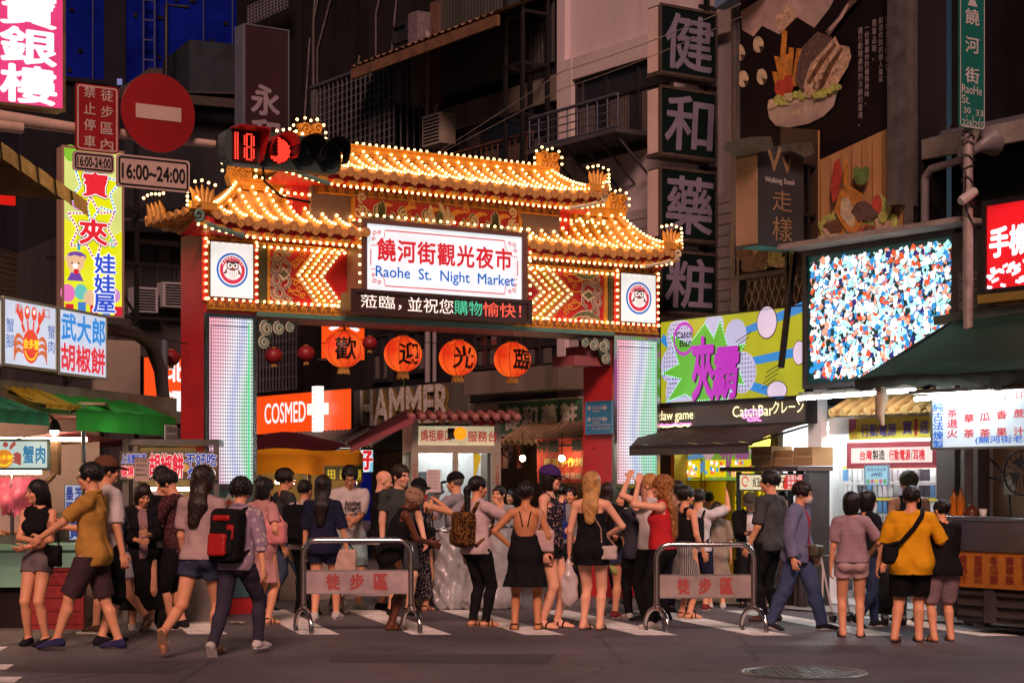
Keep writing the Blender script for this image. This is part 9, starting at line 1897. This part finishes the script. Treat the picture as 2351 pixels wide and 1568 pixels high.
bag(i, 'black shoulder strap bag across the dark slate T-shirt person', BK, (.17, .10, .02), (.09, .05, .08), [(.12, -.14, .3), (-.08, -.13, .47), (-.11, -.02, .53), (-.02, .13, .38)])
sack(i, 'clear drink bag with pale green juice held low in the slate T-shirt person\'s hand', mat('lime_drink', (.35, .42, .12), .3), 'L', .30, .07)
i = P('woman with long curly blonde hair in a red sleeveless top, hand raised to her head', 1520, 1441, 1090, 72, 'f', 'fair', hair=('curly', 'curlblonde', .024, .36), top=('top', C('red_top', (.48, .022, .028)), dict(neck='tank', sleeve=0, hem=-.02, loose=.04)), bottom=TRS(BK, loose=.012), shoes=SW, look=(0, 4), pose=dict(LH=(-.14, .24, 1.62), LE=(-.4, 1, -.3), RH=(.12, .26, 1.58), RE=(.6, 1, -.3), LF=(-.10, .05, 0), RF=(.1, -.05, 0)), vox=.0075)
P('fair-haired woman half hidden behind the red top woman, arm lifted', 1493, 1425, 1086, 60, 'f', 'fair', hair=('bun', 'blonde', .016), top=TEE(WT, sleeve=.5), bottom=TRS(BK), shoes=SB, pose=dict(LH=(-.12, .22, 1.66), LE=(-.6, .8, 0)), vox=.010)
P('dark-haired person behind the red top woman with a raised hair knot', 1556, 1404, 1102, -160, 'f', hair=('bun', 'black', .02), top=TEE(NV), bottom=TRS(NV), shoes=SB, vox=.011)
P('woman in a black top, white hairband and striped midi skirt, facing right', 1574, 1419, 1114, -55, 'f', hair=('bun', 'black', .02), top=('top', BK, dict(neck='tank', sleeve=0, hem=.1)), bottom=('skirt', C('stripe_skirt', (.05, .05, .055), 'vstripe', (.40, .38, .37)), dict(hem=-.58, flare=.13, rip=.04)), shoes=SDL, look=(-10, 2), pose=dict(RH=(.26, .08, .86)))
i = P('man in a white T-shirt pointing up towards the yellow arcade', 1604, 1400, 1122, -18, 'm', hair=HS, top=TEE(WT, sleeve=.85), bottom=SHT(NV, 1.), shoes=('shoe', C('shoe_red', 0), shm), pose=dict(LH=(-.05, .42, 1.34), RH=(.34, .34, 1.62), RE=(1, -.2, -.8), RC=20))
backpack(i, 'black drawstring backpack on the pointing man', BK, None, .13, .20, .06, .22)
P('woman in a loose beige dress facing the claw machines', 1645, 1397, 1150, 0, 'f', hair=('bob', 'brown', .016), top=('dress', C('beige', (.26, .20, .15)), dict(neck='crew', sleeve=.9, skirt=(-.50, .13), hem=-.05, loose=.04)), shoes=SW)
# right group
capm = C('olive_cap', (.06, .055, .04))
i = P('young man in an olive cap and black jacket looking at his phone', 1722, 1394, 1128, 172, 'm', hair=HS, cap=('cap', capm), top=TEE(WT, hem=-.1), jacket=('jacket', BK, dict(sleeve=1.9, neck='open', hem=-.06, loose=.03)), bottom=TRS(BK), shoes=SBW, look=(0, -26), pose=dict(RH=(.04, .30, 1.10), LH=(-.12, .26, 1.06)))
t = worn('phone', 'dark mobile phone in the olive cap man\'s hand', 'phone', i); q = MB(); c = i['arms']['R'][2]+i['s']*V3(-.03, .10, .03); q.box(c[0]-.04, c[0]+.04, c[1]-.005, c[1]+.09, c[2], c[2]+.012); q.build('phone_body', BLACK, t)
P('tall man in glasses, dark grey T-shirt and black trousers, facing left', 1768, 1426, 1078, 50, 'm', hair=('short', 'black', .022), top=TEE(C('slate_green', (.055, .06, .06)), sleeve=.9, hem=-.1), bottom=TRS(BK), shoes=('shoe', C('brown_shoe', 0), blk), glasses=True, look=(16, 2), g=1.06, pose=dict(LH=(-.26, .12, .86), RH=(.26, .0, .84)))
P('dark-haired person behind the tall glasses man, by the drinks kiosk', 1800, 1390, 1124, 150, 'm', top=TEE(DG), bottom=TRS(DG), shoes=SB, vox=.011)
i = P('man in a white face mask, blue shirt over red T-shirt, walking right', 1832, 1446, 1104, -118, 'm', hair=('short', 'darkbrown', .026), top=TEE(C('crimson', (.27, .022, .04)), hem=-.1), jacket=('overshirt', C('faded_blue', (.15, .15, .24)), dict(sleeve=1.95, neck='open', hem=-.12, loose=.04)), bottom=TRS(C('jeans_blue', (.055, .075, .15)), loose=.03), shoes=SBW, mask=C('mask_white', (.62, .52, .48)), look=(16, -8), lean=(3, 0, 0), pose=dict(LF=(-.10, .26, 0), RF=(.10, -.30, .02, -10, 12), RH=(.28, .04, .84), LH=(-.24, .1, .86)), vox=.0075)
bag(i, 'olive belt bag on the masked man\'s front', C('olive_nylon', (.07, .065, .035), rough=.5), (-.06, .20, .02), (.12, .06, .07), [(-.2, 0, .08), (0, -.15, .08), (.18, 0, .08)], name='belt_bag')
i = P('woman with a black bob in a mauve T-shirt and pale pink shorts, back turned', 1955, 1462, 1128, -6, 'f', hair=('bob', 'black', .024), top=TEE(C('mauve_tee', (.30, .20, .23)), sleeve=.8, hem=-.02, loose=.03), bottom=('shorts', C('pink_shorts', (.50, .34, .34)), dict(len=.36, loose=.02, flare=.02)), shoes=FL, look=(-20, 0), g=1.06, pose=dict(RH=(.24, .22, .98), RE=(1, -.5, -.6)), vox=.0075)
P('woman in a black T-shirt and dark jeans walking right behind the mauve T-shirt woman', 1992, 1440, 1124, -60, 'f', hair=('bob', 'black', .02), top=TEE(BK, hem=-.02), bottom=TRS(C('dark_jeans2', (.025, .035, .075))), shoes=SBW, glasses=True, pose=dict(LF=(-.1, .2, 0), RF=(.1, -.25, .05, 0, 30)))
P('tall fair-haired man in a dark tank top at the phone shop, back turned', 2086, 1428, 1080, 8, 'm', 'fair', hair=('tousled', 'olive', .026), top=('tank_top', C('navy_tank', (.025, .03, .045)), dict(neck='vest', sleeve=0)), bottom=SHT(DG), shoes=SB, vox=.010)
i = P('stout boy in a bright yellow T-shirt and black shorts, back turned', 2092, 1474, 1114, -8, 'm', hair=('short', 'black', .016), top=TEE(C('bright_yellow', (.68, .32, .012)), sleeve=1.0, hem=-.16, loose=.05), bottom=SHT(BK, .85, loose=.035), shoes=FL, look=(-8, 0), g=1.32, pose=dict(LF=(-.18, -.05, .01, -16, 6), RF=(.09, .10, 0, 4), LH=(-.36, .04, .82), RH=(.30, .26, 1.0)), vox=.0075)
bag(i, 'black sling bag across the yellow T-shirt boy\'s back', BK, (-.23, -.12, .06), (.09, .06, .10), [(-.12, -.20, .20), (.02, -.205, .36), (.11, -.15, .50), (.12, .0, .56), (.03, .18, .35)], sw=.026)
P('older woman with a hair knot in a black T-shirt and mauve shorts', 2165, 1472, 1144, 10, 'f', hair=('bun', 'black', .012), top=TEE(BK, sleeve=1.2, hem=-.12, loose=.05), bottom=SHT(C('mauve_shorts', (.22, .15, .16)), .95, loose=.03), shoes=FL, look=(22, 0), g=1.16, lean=(4, 0, 0), pose=dict(RF=(.12, .05, 0), LF=(-.13, -.04, 0), LH=(-.02, .28, 1.05), RH=(.06, .28, 1.05)), vox=.0075)
# others seen in the lane
for k, (lab, px, ft, hd, yw, sx, tp) in enumerate((('dim passer-by in grey farther down the lane behind the purple cap woman', 1312, 1372, 1116, 160, 'm', GY), ('dim passer-by in a blue shirt behind the purple cap woman\'s shoulder', 1292, 1362, 1110, -20, 'm', NV), ('woman with a phone behind the slate T-shirt person, in the lane', 1428, 1385, 1124, 150, 'f', WT), ('dim young woman behind the racerback dress woman\'s shoulder', 1176, 1365, 1120, 140, 'f', BK), ('dark-haired woman in white right of the blonde woman, facing the arcade', 1443, 1368, 1126, -60, 'f', WT), ('stall keeper in a dark shirt behind the steel juice counter', 2310, 1410, 1150, 120, 'm', BK), ('dim figure in black between the yellow arcade and the striped skirt woman', 1625, 1372, 1126, 30, 'm', BK))):
 P(lab, px, ft, hd, yw, sx, hair=('short' if sx == 'm' else 'long', 'black'), top=TEE(tp), bottom=TRS(BK), shoes=SB, vox=.012)
# big waste bags and a bin
for k, (px, Z, w, h, lab) in enumerate(((1022, 23.2, .30, 1.0, 'tall crumpled white waste bag left of the grey-shorts man'), (1125, 23.3, .34, 1.05, 'tall smooth grey waste bag right of the ponytail woman'))):
 t = thing('waste_bag', lab, 'waste bag', loc=(*at(px, Z), 0)); b = solid('bag_body', [SK((0, 0, 0), np.eye(3), h, 0.02, (w*.95, w*.8), (w*1.05, w*.9), (.05, 5, k)), EL((0, 0, .12), (w*1.08, w*.95, .16), None, .1)], .02, bagm, t, noise=(.02, .010)[k]); q = MB(); q.tube([(w*.96*math.cos(a), w*.82*math.sin(a), h-.02) for a in [R(15*j) for j in range(24)]], .015, 5, closed=True); q.build('hoop', STEEL, t)
t = thing('wheelie_bin', 'black bin on castors beside the yellow T-shirt boy', 'bin', loc=(*at(2048, 20.6), 0)); q = MB(); q.lathe([(.0, .12), (.16, .12), (.2, .85), (.0, .86)], n=16); q.build('bin_body', BLACK, t)
for x in (-.1, .1): q = MB(); q.tube([(x-.03, -.1, .07), (x+.03, -.1, .07)], .07, 14); q.build('castor', BLACK, t)
t = thing('hand_trolley', 'white folding hand trolley leaning beside the black tarpaulin', 'trolley', loc=(*at(1912, 20.9), 0), rz=R(20)); q = MB(); q.tube([(0, 0, .08), (-.1, .1, .75), (.12, .1, .75), (.22, 0, .08)], .014, 6); q.tube([(0, 0, .08), (-.25, -.2, .1), (-.03, -.2, .1), (.22, 0, .08)], .014, 6); q.bar((-.25, -.2, .1), (-.08, .08, .62), .02); q.build('frame', mat('trolley_white', (.42, .38, .36), .5), t)
for x in (.0, .22): q = MB(); q.tube([(x-.02, 0, .06), (x+.02, 0, .06)], .06, 12); q.build('castor', BLACK, t)
bpy.context.view_layer.update()
print('script time', round(time.time()-T0, 1), 'objects', len(bpy.data.objects))
